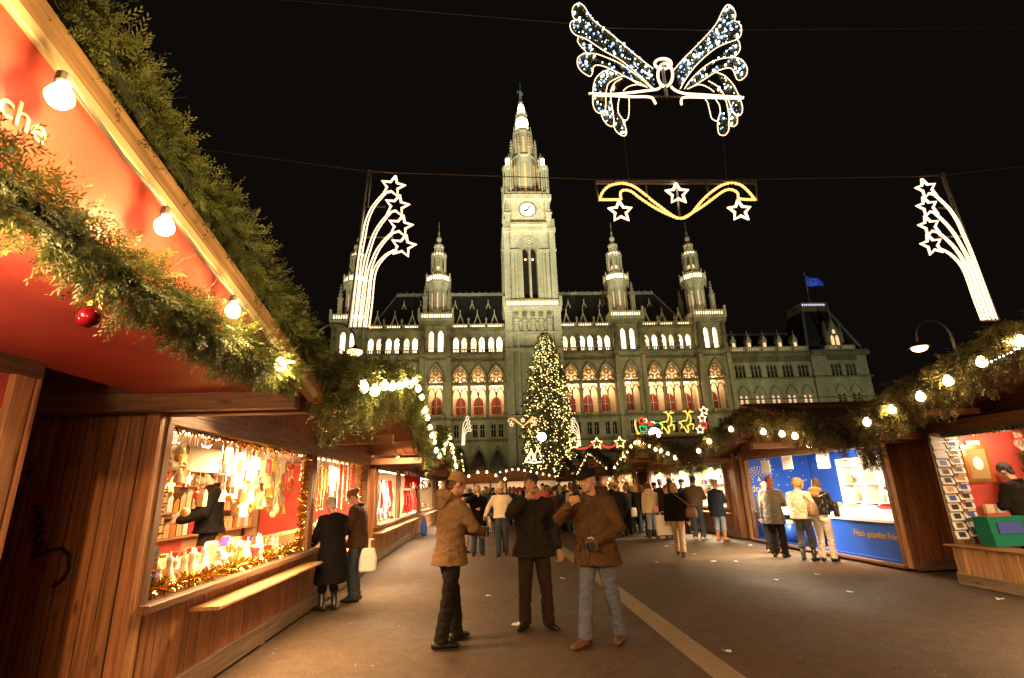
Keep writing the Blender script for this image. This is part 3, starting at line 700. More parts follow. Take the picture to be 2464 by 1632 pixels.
sg2 = MB(); octo(sg2, [(1.52, 85.4), (1.66, 87.2), (1.4, 88.6)]); octo(sg2, [(1.0, 90.2), (.9, 91.6), (.62, 93.2)]); sg2.build('spire_lamp', emit('spire_glow', (1, .80, .48), 9.0), spire)
sw = MB()
for k in range(8):
    a = k * PI / 4; c_, s_ = math.cos(a), math.sin(a)
    for rx, z0, z1, hw in ((3.42 * .925, 66.0, 74.0, .27), (2.7 * .925, 78.0, 82.0, .22)):
        x0, y0 = X(0) + (rx + .06) * c_, TY + (rx + .06) * s_
        sw.add([(x0 - hw * s_, y0 + hw * c_, z0), (x0 + hw * s_, y0 - hw * c_, z0), (x0 + hw * s_, y0 - hw * c_, z1), (x0, y0, z1 + hw * 1.6), (x0 - hw * s_, y0 + hw * c_, z1)], [(0, 1, 2, 3, 4)])
sw.build('spire_window', emit('spire_window_glow', (1, .55, .25), .16), bell)
for sx in (-1, 1):
    for sy in (-1, 1):
        cx, cy2 = X(sx * 4.05), TY + sy * 4.05
        ct = MB()
        for k in range(6): a = k * PI / 3; ct.lathe([(.22, 64.3), (.2, 71.6)], (cx + 1.0 * math.cos(a), cy2 + 1.0 * math.sin(a), 0), 5)
        ct.lathe([(1.25, 71.4), (1.3, 72.2), (1.0, 72.4)], (cx, cy2, 0), 8); ct.lathe([(.55, 64.3), (.5, 71.6)], (cx, cy2, 0), 6)
        for k in range(6): a = k * PI / 3; ct.lathe([(.14, 72.2), (.14, 74.6), (.2, 74.9), (.03, 75.6)], (cx - sx * .3 + .7 * math.cos(a), cy2 - sy * .3 + .7 * math.sin(a), -.4), 5)
        ct.lathe([(.6, 74.4), (.3, 75.4), (.05, 76.3)], (cx - sx * .35, cy2 - sy * .35, 0), 6)
        c_ = ct.build('corner_turret', STONE_L, bell)
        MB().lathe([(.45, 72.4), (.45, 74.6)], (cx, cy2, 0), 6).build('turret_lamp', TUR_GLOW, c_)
# figure on the tip: a standard bearer in armour
fig = MB(); fx, fy = X(0), TY
fig.lathe([(.6, 93.9), (.45, 94.3), (.3, 94.6)], (fx, fy, 0), 8)
for s in (-1, 1): fig.tube([(fx + s * .2, fy, 94.6), (fx + s * .18, fy, 95.5), (fx + s * .12, fy, 96.1)], [.13, .15, .19], 6)
fig.tube([(fx, fy, 96.0), (fx, fy, 96.6), (fx, fy, 97.2)], [.3, .34, .36], 8); fig.ball((fx, fy, 97.6), .22, 8, 6)
fig.tube([(fx - .34, fy, 97.1), (fx - .65, fy - .1, 97.0), (fx - .75, fy - .2, 97.4)], .11, 6); fig.tube([(fx + .34, fy, 97.1), (fx + .6, fy, 96.6), (fx + .5, fy - .2, 96.2)], .11, 6)
fig.tube([(fx, fy - .1, 95.0), (fx + .05, fy, 100.0)], .05, 5)
fig.build('standard_bearer', principled('verdigris', (.22, .30, .27), .5, .4, .2, 3), bell, fix=True)

# ------------------------------------------------ side wings
def wing(sg, full=True):
    WY = 104.0
    wl = MB(); xs = lambda a: X(sg * a)
    cor = MB()
    bays = [44.9 + 3.52 * i for i in range(5)]
    def win_group(c, n, z0, z1, y, lit, sp_):
        xa, xb = sorted((xs(c - 1.76), xs(c + 1.76))); cx = (xa + xb) / 2
        return xa, xb, cx
    def row(c, half, zlo, zhi, wins, z0, zsp, apex, y, lit):
        cx = xs(c); xa, xb = cx - half, cx + half
        edges = [xa] + [(cx + (wins[i] + wins[i + 1]) / 2) for i in range(len(wins) - 1)] + [xb]
        for i, wv in enumerate(wins):
            arch_panel(wl, edges[i], edges[i + 1], zlo, zhi, y, cx + wv, .31 if len(wins) == 3 else .42, z0, zsp, apex, .5, 4)
            m_ = WIN_DIM if lit else GLASS_DK
            p = arch_pane(cx + wv, .36 if len(wins) == 3 else .46, z0 - .05, zsp, apex + .05, y + .5, 4).build('window_pane', m_, town)
            MB().box(cx + wv - .4, cx + wv + .4, y + .4, y + .46, z0 + (apex - z0) * .55, z0 + (apex - z0) * .55 + .1).build('glazing_bar', GREYF, p)
    groups = [(b, 1.76, WY) for b in bays] + [(66.1, 1.65, WY - .5), (69.4, 1.65, WY - .5)]
    for i, (c, half, y) in enumerate(groups):
        cx = xs(c)
        row(c, half, 22.5, 27.0, (-.82, 0, .82), 23.1, 25.3, 25.85, y, False)
        row(c, half, 12.0, 22.5, (-.55, .55), 15.9, 18.5, 19.3, y, i < 5)
        wl.add([(cx - half, y, 0), (cx + half, y, 0), (cx + half, y, 12), (cx - half, y, 12)], [(0, 1, 2, 3)])
        am = MB(); am.tube([(px, y - .06, pz) for px, pz in arch_pts(cx, 1.2, 19.2, 21.2, 6)], .13, 5); am.build('blind_arch', STONE_D, town)
        b_ = balustrade(cx - half + .15, cx + half - .15, y - .3, 28.75, 29.75, .42).build('roof_balustrade', STONE_L, town)
        glow_bar(cx - half + .45, cx + half - .45, y + .1, 28.9, 29.55).build('lamp_bar', emit('wing_lamp', (1, .70, .42), 2.2), b_)
        cb = MB()
        for k in range(8): xx = cx - half + (k + .5) * half / 4; cb.box(xx - .14, xx + .14, y - .4, y - .004, 26.4, 27.6)
        cb.build('corbel', STONE_D, town)
        if i < 5:
            d = MB(); d.box(cx - .5, cx + .5, y + 1.0, y + 2.0, 29.4, 31.3); d.prism_y([(cx - .65, 31.3), (cx + .65, 31.3), (cx, 32.9)], y + .9, y + 2.6); d.lathe([(.08, 32.8), (.03, 34.0)], (cx, y + 1.2, 0), 5)
            do = d.build('dormer', STONE_L, town)
            MB().box(cx - .3, cx + .3, y + .9, y + .99, 29.6, 31.0).build('pane', emit('dormer_glow', (1, .72, .36), .9), do)
    # plain strips
    for a, b, y in ((41.0, 43.14, WY), (60.7, 61.2, WY), (60.9, 64.45, WY - .5), (71.05, 73.7, WY - .5)):
        x0, x1 = sorted((xs(a), xs(b))); wl.box(x0, x1, y, y + .4, 0, 27.5)
    x1 = xs(73.7); wl.box(min(x1, x1 - sg * .3), max(x1, x1 - sg * .3), WY - .5, WY + 16, 0, 28.4)
    for a, b, y in ((41.0, 60.9, WY), (60.8, 74.0, WY - .5)):
        x0, x1 = sorted((xs(a), xs(b)))
        cor.box(x0, x1, y - .7, y + .39, 27.6, 28.3); cor.box(x0, x1, y - .5, y + .38, 28.3, 28.72); cor.box(x0, x1, y - .3, y - .003, 22.6, 22.95); cor.box(x0, x1, y - .2, y - .003, 18.2, 18.5)
    wl.build('wing_wall', STONE, town)
    for q in range(len(cor.v) // 8): t1 = MB(); t1.add(cor.v[q * 8:q * 8 + 8], MB().box(0, 1, 0, 1, 0, 1).f); t1.build('cornice', STONE_D, town)
    x0, x1 = sorted((xs(41.0), xs(73.5))); MB().box(x0, x1, WY + 1, WY + 15, 0, 27.4).build('rear_wall', STONE_D, town)
    r = MB(); x0, x1 = sorted((xs(40.5), xs(61.5))); r.prism_x([(WY + .9, 28.4), (WY + 15, 28.4), (WY + 7, 34.6)], x0, x1); ro = r.build('roof', SLATE, town)
    rg = MB(); rg.box(x0, x1, WY + 6.7, WY + 7.3, 34.4, 34.9)
    for i in range(22): xx = x0 + .4 + i * (x1 - x0 - .8) / 21; rg.box(xx - .08, xx + .08, WY + 6.95, WY + 7.05, 34.9, 35.3)
    rg.build('ridge', LEAD, ro)
    # corner pavilion with a steep cut-off roof, crown railing and dormer
    a0, a1 = sorted((xs(60.9), xs(73.7))); c = (a0 + a1) / 2; yf, yb2 = WY, WY + 13
    t0, t1 = c - 3.1, c + 3.1; tz = 39.4; ty0, ty1 = WY + 4, WY + 9.5
    r2 = MB(); r2.add([(a0, yf, 28.5), (a1, yf, 28.5), (a1, yb2, 28.5), (a0, yb2, 28.5), (t0, ty0, tz), (t1, ty0, tz), (t1, ty1, tz), (t0, ty1, tz)], [(0, 1, 5, 4), (1, 2, 6, 5), (2, 3, 7, 6), (3, 0, 4, 7), (4, 5, 6, 7)])
    pr = r2.build('pavilion_roof', SLATE, town)
    for (p, q) in (((a0, yf), (t0, ty0)), ((a1, yf), (t1, ty0))): h = MB(); h.tube([(p[0], p[1], 28.5), (q[0], q[1], tz)], .3, 6); h.build('hip_rib', LEAD, pr)
    cp = MB(); cp.box(t0 - .25, t1 + .25, ty0 - .25, ty1 + .25, tz - .1, tz + 1.2)
    for i in range(14): xx = t0 + i * (t1 - t0) / 13; cp.box(xx - .07, xx + .07, ty0 - .2, ty0 - .05, tz + 1.2, tz + 2.0)
    for i in range(12):
        for xx in (t0 - .15, t1 + .15): yy = ty0 + i * (ty1 - ty0) / 11; cp.box(xx - .07, xx + .07, yy - .07, yy + .07, tz + 1.2, tz + 2.0)
    cp.box(t0 - .25, t1 + .25, ty0 - .25, ty0, tz + 1.9, tz + 2.05)
    cpo = cp.build('crown_railing', STONE_D, pr)
    MB().box(t0 + .2, t1 - .2, ty0 + .1, ty0 + .2, tz + 1.25, tz + 1.8).build('lamp_bar', emit('crown_cold_lamp', (.72, .74, 1), 1.4), pr)
    d = MB(); dyf = WY - .35; d.box(c - 1.5, c + 1.5, dyf, dyf + 3.5, 28.7, 32.2); d.prism_y([(c - 1.6, 32.2), (c + 1.6, 32.2), (c, 36.0)], dyf - .1, dyf + 5)
    for s in (-1, 1): pinnacle(d, c + s * 1.7, dyf + .2, 30.5, .28, 5.0, .45)
    d.lathe([(.12, 35.9), (.04, 38.2)], (c, dyf, 0), 5)
    do = d.build('gable_dormer', STONE, town)
    for s in (-1, 1): arch_pane(c + s * .55, .38, 29.6, 31.4, 32.2, dyf - .06, 4).build('pane', emit('dormer_glow', (1, .72, .36), .9), do)
    arch_pane(c, .35, 32.5, 33.0, 33.5, dyf - .16, 4).build('pane', MATS['dormer_glow'], do)
    p = MB(); p.lathe([(.14, tz + 1), (.10, tz + 9.6), (.2, tz + 9.8), (.02, tz + 10.1)], (c - .3, ty0 + .6, 0), 6); p.build('flagpole', METAL, town)
    return c - .3, ty0 + .6, tz
fxp, fyp, ftz = wing(1)
lamp('flag_light', 'SPOT', (fxp + 1.5, fyp - 2.4, ftz + 1.6), 2600, (.75, .82, 1), town, aim=(fxp + 2.2, fyp, ftz + 8), spot=math.radians(60), radius=.1)
wing(-1)
# the flag on the pavilion
fl = MB(); nu, nv = 14, 6
for i in range(nu + 1):
    for j in range(nv + 1):
        t = i / nu; v = j / nv
        fl.v.append((fxp + .15 + t * 4.3, fyp + .5 * math.sin(t * 8 + v) * t, ftz + 9.3 - t * 1.5 - v * 2.7 * (1 - .55 * t) - .15 * math.sin(t * 6)))
fl.f = [(i * (nv + 1) + j, (i + 1) * (nv + 1) + j, (i + 1) * (nv + 1) + j + 1, i * (nv + 1) + j + 1) for i in range(nu) for j in range(nv)]
flag = fl.build('flag', principled('blue_flag_cloth', (.02, .06, .45), .6), None, True, (fxp + .15, fyp, ftz + 6.5))
tag(flag, 'blue flag with a ring of stars flying from the roof pole of the corner pavilion', 'flag')
stf = MB()
for k in range(8):
    a = k * PI / 4; x_, z_ = 1.6 + .62 * math.cos(a), .62 * math.sin(a)
    zc = ftz + 9.3 - x_ / 4.3 * 1.5 - .5 * 2.7 * (1 - .55 * x_ / 4.3); yy = fyp + .5 * math.sin(x_ / 4.3 * 8 + .5) * x_ / 4.3 - .06
    stf.add([(fxp + .15 + x_ + .1 * math.cos(q), yy, zc + z_ + .1 * math.sin(q)) for q in (0, 1.26, 2.51, 3.77, 5.03)], [(0, 1, 2, 3, 4)])
stf.build('star', principled('yellow_print', (.7, .6, .1), .6), flag)

# ------------------------------------------------ floodlights that wash the facade (low fixtures on the square in front of it)
def floodlight(x, y, aim, power, spot, col, label):
    f = thing('floodlight', label, 'floodlight', (x, y, 0), 'floodlights on the square before the town hall')
    b = MB(); b.lathe([(.25, 0), (.25, .05), (.06, .08), (.06, 1.1)], (x, y, 0), 8); b.build('stand', METAL_D, f)
    d = (Vector(aim) - Vector((x, y, 1.4))).normalized(); c = Vector((x, y, 1.4))
    h = MB(); h.tube([c - d * .3, c - d * .25, c + d * .1], [.12, .28, .36], 12); h.build('housing', METAL_D, f)
    lamp('flood_beam', 'SPOT', c + d * .15, power, col, f, aim=aim, spot=math.radians(spot), blend=.7, radius=.25)
FC = (1.0, .89, .45); FT_ = (1.0, .95, .63)
for i, (x, y, aim, pw, sp_, cc, lb) in enumerate((
    (-26, 62, (-18, 101, 38), 19000, 66, FC, 'squat floodlight on the square before the left end of the town hall'),
    (-2, 66, (-2, 101, 38), 14000, 66, FC, 'squat floodlight on the square left of the decorated tree'),
    (24, 66, (25, 101, 38), 14000, 66, FC, 'squat floodlight on the square right of the decorated tree'),
    (48, 62, (44, 101, 38), 19000, 66, FC, 'squat floodlight on the square before the outer right turret'),
    (72, 66, (72, 104, 22), 19000, 75, (.95, 1, .62), 'squat floodlight on the square before the right wing'),
    (-4, 42, (10, 99, 56), 200000, 38, FT_, 'tall beam floodlight aimed up at the left of the clock tower'),
    (26, 42, (11, 99, 58), 120000, 38, FT_, 'tall beam floodlight aimed up at the right of the clock tower'),
    (-16, 52, (10.0, 103, 82), 300000, 26, FT_, 'floodlight left of the tree aimed steeply up at the spire'), (36, 52, (10.6, 103, 82), 240000, 26, FT_, 'floodlight right of the tree aimed steeply up at the spire'))):
    floodlight(x, y, aim, pw, sp_, cc, lb)
for n_, u_ in (('outer left', -T_OUT), ('inner left', -T_IN), ('inner right', T_IN), ('outer right', T_OUT)):
    floodlight(X(u_) + (9 if u_ < 0 else -5), 46, (X(u_), 104, 50), 95000, 20, FT_, f'narrow floodlight aimed up at the {n_} turret')
for n_, xx in zip(('far left', 'left', 'middle left', 'middle right', 'right', 'far right'), (-26, -12, 1, 20, 33, 47)):
    floodlight(xx, 84, (xx, 101, 30), 4200, 110, FC, f'squat {n_} floodlight close to the town hall wall')

# ================================================================== decorated fir tree on the square
TX, TYY, TH = 9.0, 70.0, 23.2
tree = thing('christmas_tree', 'tall christmas tree covered in warm lights in front of the clock tower', 'tree', (TX, TYY, 0))
tk_ = MB(); tk_.tube([(TX, TYY, 0), (TX + .1, TYY, 8), (TX - .05, TYY, 16), (TX, TYY, TH - .6)], [.42, .3, .16, .04], 8)
for k in range(70):
    z = 1.8 + 20 * (k / 70) ** .9; a = k * 2.4; R_ = 3.2 * math.sqrt(1 - (z / TH) ** 2.2) + .1
    tk_.tube([(TX, TYY, z), (TX + R_ * .9 * math.cos(a), TYY + R_ * .9 * math.sin(a), z - .12 * R_)], [.07, .02], 4)
tk_.build('trunk', principled('bark', (.06, .04, .025), .9), tree)
def crown_radius(z): return 3.45 * max(0.0, 1 - (z / TH) ** 2.1) ** .62 * min(1, .72 + z * .05) + .1
nl = 22000
zz = RNG.random(nl) ** 1.1 * (TH - 1.2) + 1.2
aa = RNG.random(nl) * 2 * PI
lump = (1 + .12 * np.sin(aa * 5 + zz * 1.3) + .12 * np.sin(aa * 11 - zz * 2.1)) * (1.10 - .26 * ((zz * .62 + .12 * np.sin(aa * 4)) % 1.0))
rr_ = np.array([crown_radius(z) for z in zz]) * lump * (1 - .55 * RNG.random(nl) ** 2.2)
cxyz = np.stack([TX + rr_ * np.cos(aa), TYY + rr_ * np.sin(aa), zz - .1 * rr_], 1)
dirv = np.stack([np.cos(aa) + RNG.normal(0, .45, nl), np.sin(aa) + RNG.normal(0, .45, nl), RNG.normal(-.25, .35, nl)], 1); dirv /= np.linalg.norm(dirv, axis=1)[:, None]
sd = np.cross(dirv, RNG.normal(size=(nl, 3))); sd /= np.linalg.norm(sd, axis=1)[:, None]
ln_ = (.22 + .35 * RNG.random(nl))[:, None]; wd_ = (.05 + .06 * RNG.random(nl))[:, None]
V = np.stack([cxyz - sd * wd_ * .5, cxyz + dirv * ln_ * .5 - sd * wd_, cxyz + dirv * ln_, cxyz + dirv * ln_ * .5 + sd * wd_], 1).reshape(-1, 3)
crown = MB(); crown.v = [tuple(p) for p in V]; crown.f = [(4 * i, 4 * i + 1, 4 * i + 2, 4 * i + 3) for i in range(nl)]
crown.build('crown', TREEG, tree)
lb_ = MB().ball((0, 0, 0), .07, 6, 4).mesh('tree_bulb'); rest = MB(); TB = emit('tree_bulb', (1, .72, .25), 5.0)
cnt = 0
for k in range(1500):
    z = 1.4 + (TH - 1.6) * random.random() ** 1.02; a = random.random() * 2 * PI
    r = crown_radius(z) * (1 + .12 * math.sin(a * 5 + z * 1.3)) * (1.10 - .26 * ((z * .62 + .12 * math.sin(a * 4)) % 1.0)) * random.uniform(.90, 1.04)
    p = (r * math.cos(a), r * math.sin(a), z - .05 * r)
    if math.sin(a) < .25 and cnt < 300:
        o = link('light_bulb', lb_, TB, tree); o.location = p; cnt += 1
    else: rest.ball((TX + p[0], TYY + p[1], p[2]), .07, 6, 4)
tag(rest.build('light_bulbs', TB, tree), kind='stuff')
for k, z in enumerate((3, 6, 9, 12, 15, 18.5)):
    for sd_ in (-1, 1): r_ = crown_radius(z) + .7; lamp('tree_glow', 'POINT', (TX + sd_ * r_ * .6, TYY - r_ * .8, z), 150 if z < 17 else 80, (1, .75, .32), tree, radius=.3)

# ================================================================== market kiosks
def kiosk(label, s, fx, ovx, wy0, wy1, ry0, ry1, ez, pz, opens, depth=2.6, sill=.90, top=2.36, back_mat=None, plank=.10, gable=True,
          front_mat=None, end_mat=None, ends=(True, True), shelf=True, roof_step=.24, light=None, simple=False, front_low=True, plinth=True):
    """wooden stall; s=-1 left row, +1 right row; the gable end with its overhang faces the lane"""
    k = thing('market_kiosk', label, 'kiosk', (fx, (wy0 + wy1) / 2, 0), 'wooden kiosks along the lane')
    front_mat = front_mat or W_MID; end_mat = end_mat or W_DARK
    bx = fx + s * depth; ym = (ry0 + ry1) / 2; nx = (-s, 0, 0)
    sl = (pz - ez) / (ym - ry0)
    zroof = lambda y: pz - abs(y - ym) * sl
    # roof boards, ridge to eave
    xs = []; x = ovx
    while (x - (bx + s * .3)) * s < 0: xs.append(x + s * roof_step / 2); x += s * roof_step
    for xx in xs:
        dz = random.uniform(-.006, .006)
        board(k, 'roof_board', (xx, ym, pz + .05 + dz), (xx, ry0, ez + .05 + dz), roof_step - .008, .03, (0, -sl, 1), W_ROOF)
        board(k, 'roof_board', (xx, ym, pz + .05 + dz), (xx, ry1, ez + .05 + dz), roof_step - .008, .03, (0, sl, 1), W_ROOF)
    board(k, 'ridge_cap', (ovx - s * .02, ym, pz + .085), (bx + s * .3, ym, pz + .085), .22, .03, (0, 0, 1), W_DARK)
    for ya in (ry0, ry1): board(k, 'barge_board', (ovx - s * .022, ym, pz - .03), (ovx - s * .022, ya, ez - .03), .20, .036, nx, W_LIGHT)
    # beams carrying the overhang
    for yy in (ry0 + .10, ym, ry1 - .10): board(k, 'tie_beam', (ovx + s * .06, yy, ez - .12 if yy != ym else top + .13), (bx, yy, ez - .12 if yy != ym else top + .13), .13, .14, (0, 0, 1), W_BEAM)
    for yy in (wy0 + .8, wy1 - .8): board(k, 'rafter_tail', (ovx + s * .1, yy, zroof(yy) - .06), (fx + s * .1, yy, zroof(yy) - .06), .08, .10, (0, 0, 1), W_MID)
    board(k, 'wall_plate', (fx - s * .03, wy0 - .02, top + .07), (fx - s * .03, wy1 + .02, top + .07), .16, .12, nx, W_BEAM)
    # posts and panels
    for yy in (wy0 + .06, wy1 - .06): board(k, 'corner_post', (fx, yy, .05), (fx, yy, top), .13, .13, nx, W_LIGHT)
    for ya, yb in opens:
        for yy in (ya - .05, yb + .05): board(k, 'opening_post', (fx - s * .012, yy, sill), (fx - s * .012, yy, top), .09, .13, nx, W_BEAM)
        board(k, 'sill', (fx - s * .05, ya - .1, sill - .03), (fx - s * .05, yb + .1, sill - .03), .20, .06, (0, 0, 1), W_BEAM)
        board(k, 'lintel', (fx - s * .03, ya - .08, top - .05), (fx - s * .03, yb + .08, top - .05), .12, .10, nx, W_GREY)
    y = wy0 + .13
    spans = sorted(opens)
    while y + plank / 2 < wy1 - .1:
        yc = y + plank / 2
        inside = any(a - .02 < yc < b + .02 for a, b in spans)
        zt = sill - .06 if inside else top
        if front_low or not inside: board(k, 'plank', (fx, yc, .16), (fx, yc, zt), plank - .007, .024, nx, front_mat)
        if gable: board(k, 'plank', (fx, yc, top + .14), (fx, yc, max(top + .2, zroof(yc) - .02)), plank - .006, .022, nx, W_GABLE)
        y += plank
    if plinth: board(k, 'plinth', (fx - s * .03, wy0, .13), (fx - s * .03, wy1, .13), .20, .05, nx, W_GREY)
    for flag, yy, ny in ((ends[0], wy0, -1), (ends[1], wy1, 1)):
        if not flag: continue
        x = fx + s * .07
        while (x - bx) * s < 0:
            board(k, 'plank', (x + s * .055, yy, .12), (x + s * .055, yy, ez - .14), .103, .026, (0, ny, 0), end_mat); x += s * .11
        board(k, 'corner_board', (fx - s * .02, yy + ny * .03, .05), (fx - s * .02, yy + ny * .03, top), .11, .03, (0, ny, 0), W_MID)
        board(k, 'end_plinth', (fx, yy + ny * .02, .10), (bx, yy + ny * .02, .10), .16, .04, (0, ny, 0), W_GREY)
    for sx in (.2, .9): # bearers under the floor
        for yy in (wy0 + .2, (wy0 + wy1) / 2, wy1 - .2): board(k, 'bearer', (fx + s * depth * sx, yy, 0), (fx + s * depth * sx, yy, .1), .14, .2, (0, 1, 0), W_GREY)
    if shelf:
        for ya, yb in opens:
            board(k, 'counter_shelf', (fx - s * .16, ya - .2 if not isinstance(shelf, float) else ya + shelf, .72), (fx - s * .16, yb + .1, .72), .26, .032, (0, 0, 1), W_LIGHT)
    bm_ = back_mat or CREAM
    MB().box(min(bx, bx + s * .05), max(bx, bx + s * .05), wy0, wy1, .1, ez + .1).build('back_wall', bm_, k)
    MB().box(min(fx, bx) + .02, max(fx, bx) - .02, wy0 + .02, wy1 - .02, .08, .12).build('floor', W_GREY, k)
    MB().box(min(fx, bx) + .05, max(fx, bx) - .02, wy0 + .05, wy1 - .05, top + .02, top + .05).build('ceiling', CREAM, k)
    for yy in (wy0 + .03, wy1 - .08): MB().box(min(fx, bx) + .09, max(fx, bx) - .02, yy, yy + .02, .12, top).build('inner_end_wall', bm_, k)
    if light:
        for ya, yb in opens:
            L_ = yb - ya
            tb = MB().box(fx + s * .32 - .03, fx + s * .32 + .03, ya + .15, yb - .15, top - .08, top - .04).build('lamp_tube', emit('kiosk_tube', (1, .80, .52), 9.0), k)
            lamp('kiosk_light', 'AREA', (fx + s * .45, (ya + yb) / 2, top - .10), light[0] * L_, light[1], k, L_ * .9, .25, aim=(fx + s * (1.0 if len(light) < 3 else light[2]), (ya + yb) / 2 + .01, .8))
            for o in k.children:
                if o.type == 'LIGHT': o.data.size = .3; o.data.size_y = L_ * .9
    return k
WARM = (1, .62, .29); WARM2 = (1, .71, .42)
LX, LO, RX, RO = -2.65, -1.40, 7.75, 6.52
kA = kiosk('near left kiosk with red gable sign, mostly beyond the picture edge', -1, LX, LO, -4.6, 3.02, -4.45, 4.14, 2.50, 3.42, [(-3.8, 1.9)], back_mat=RED_P, front_mat=W_MID, gable=False, light=(70, WARM))
kB = kiosk('left kiosk with gold tinsel round its ornament window and dark graffitied end wall', -1, LX, LO, 4.26, 12.0, 4.2, 12.62, 2.50, 3.42, [(4.42, 8.02), (8.22, 11.7)], back_mat=principled('orange_cream_panel', (.62, .36, .18), .6, 0, .1, 2), light=(165, WARM), shelf=.7, end_mat=wood('end_wall_wood', (.36, .16, .065)))
kC = kiosk('left kiosk hung with red knitwear behind the two shopping women', -1, LX - .12, LO, 13.2, 20.8, 12.75, 21.2, 2.50, 3.42, [(13.6, 17.0), (17.2, 20.5)], back_mat=CREAM, light=(200, WARM2), roof_step=.3, plank=.14, front_mat=W_LIGHT)
kC2 = kiosk('far left kiosk after the knitwear kiosk', -1, LX - .12, LO, 22.0, 29.4, 21.4, 29.9, 2.50, 3.42, [(22.4, 29.0)], light=(150, WARM2), roof_step=.5, plank=.4)
kC3 = kiosk('farthest left kiosk of the left row', -1, LX - .12, LO, 31.0, 38.4, 30.3, 38.9, 2.50, 3.42, [(31.4, 38.0)], light=(150, WARM2), roof_step=.6, plank=.6)
kD = kiosk('near right kiosk with postcards and a red inside wall, at the picture edge', 1, RX - .05, RO, .5, 8.42, .1, 8.55, 2.45, 3.40, [(1.0, 8.2)], back_mat=RED_P, sill=.58, front_low=True, light=(70, WARM2), shelf=False, gable=False, plank=.14, front_mat=W_LIGHT)
BLUE = principled('blue_panel', (.018, .09, .52), .35, 0, .06, 3)
kE = kiosk('right kiosk painted blue inside selling chocolate dipped fruit', 1, RX, RO, 9.55, 15.35, 8.65, 16.15, 2.42, 3.42, [(9.75, 15.05)], depth=2.05, back_mat=BLUE, sill=.10, front_low=False, light=(210, (1, .78, .50)), shelf=False, end_mat=wood('fruit_kiosk_wood', (.42, .17, .062)), plinth=False)
kF = kiosk('right kiosk with white glaring windows and a wooden sign in its fir trimmed gable', 1, RX, RO, 15.8, 24.5, 16.25, 25.3, 2.45, 3.42, [(16.6, 19.2), (19.4, 21.6), (21.9, 24.2)], back_mat=WHITE, light=(300, (1, .84, .58)), roof_step=.3, plank=.16)
kG = kiosk('far right kiosk with a small sign and strings of bulbs, after the white windowed one', 1, RX, RO, 26.6, 35.0, 26.2, 35.4, 2.5, 3.62, [(27.0, 30.5), (30.9, 34.6)], light=(160, WARM), roof_step=.5, plank=.4)
kH = kiosk('farthest right kiosk of the right row', 1, RX, RO, 37.0, 45.0, 36.5, 45.4, 2.5, 3.6, [(37.4, 44.6)], light=(150, WARM), roof_step=.7, plank=.6)

# --- kiosk A: red gable sign, red soffit
ga = MB(); ga.prism_x([(-4.2, 2.46), (3.85, 2.46), (3.85, 2.50), (-.155, 3.36), (-4.2, 2.50)], LO + .04, LO + .06); ga.build('gable_sign', RED_P, kA)
t = link('sign_lettering', TEXTS['sche'], emit('sign_letter_cream', (.9, .7, .3), .0) if False else principled('cream_letter', (.85, .72, .42), .5), kA)
o_ = Vector(ROOTLOC[kA.name]); pe = dx(99, 338, LO + .064); ks = .74; wt = max(v.co.x for v in TEXTS['sche'].vertices)
M = Matrix(((0, 0, 1, 0), (1, 0, 0, 0), (0, 1, 0, 0), (0, 0, 0, 1))); t.matrix_local = Matrix.Translation(Vector((LO + .064, pe.y - ks * wt, pe.z)) - o_) @ M @ Matrix.Scale(ks, 4)
MB().box(LX + .02, LO + .03, -4.2, 4.0, 2.44, 2.455).build('red_soffit', RED_P, kA)
MB().box(LX - .01, LX + .032, 1.95, 3.04, 2.16, 2.44).build('red_fascia', RED_P, kA)
BARGE = wood('pale_barge_wood', (.36, .22, .105), .55, .45, .1); MOULD = principled('cream_moulding', (.66, .50, .27), .5, 0, .1, 6)
for ya_ in (-4.45, 4.14):
    board(kA, 'fascia', (LO + .048, -.155, 3.405), (LO + .048, ya_, 2.485), .12, .03, (1, 0, 0), BARGE); board(kA, 'moulding', (LO + .062, -.155, 3.315), (LO + .062, ya_ * .985, 2.42), .05, .035, (1, 0, 0), MOULD)
board(kA, 'eave_beam', (LO + .02, 4.02, 2.52), (-4.4, 4.02, 2.52), .17, .10, (0, 1, 0), W_BEAM)
board(kA, 'eave_beam', (LO - .2, 4.07, 2.40), (-4.6, 4.07, 2.40), .09, .06, (0, 1, 0), W_DARK)
# end-wall graffiti on kiosk B: black scrawl
sc_ = MB()
def scrawl(pts, r=.012): sc_.tube([at_y(x, y, 4.235) for x, y in pts], r, 5)
def zp(x, y): return (x / 1.931, 820 + y / 1.931)
scrawl([zp(*p) for p in [(150, 770), (185, 765), (160, 800), (200, 800), (140, 850), (205, 840), (150, 890), (205, 880), (160, 930), (195, 940), (150, 1010), (230, 975), (290, 965), (322, 1000), (320, 1060), (290, 1110), (245, 1145)]], .013)
scrawl([zp(*p) for p in [(10, 650), (60, 640), (90, 680), (80, 740), (40, 770), (5, 760)]], .011)
scrawl([zp(*p) for p in [(100, 615), (150, 600), (130, 640)]], .012)
sc_.build('graffiti', principled('spray_paint', (.012, .010, .010), .6), kB)
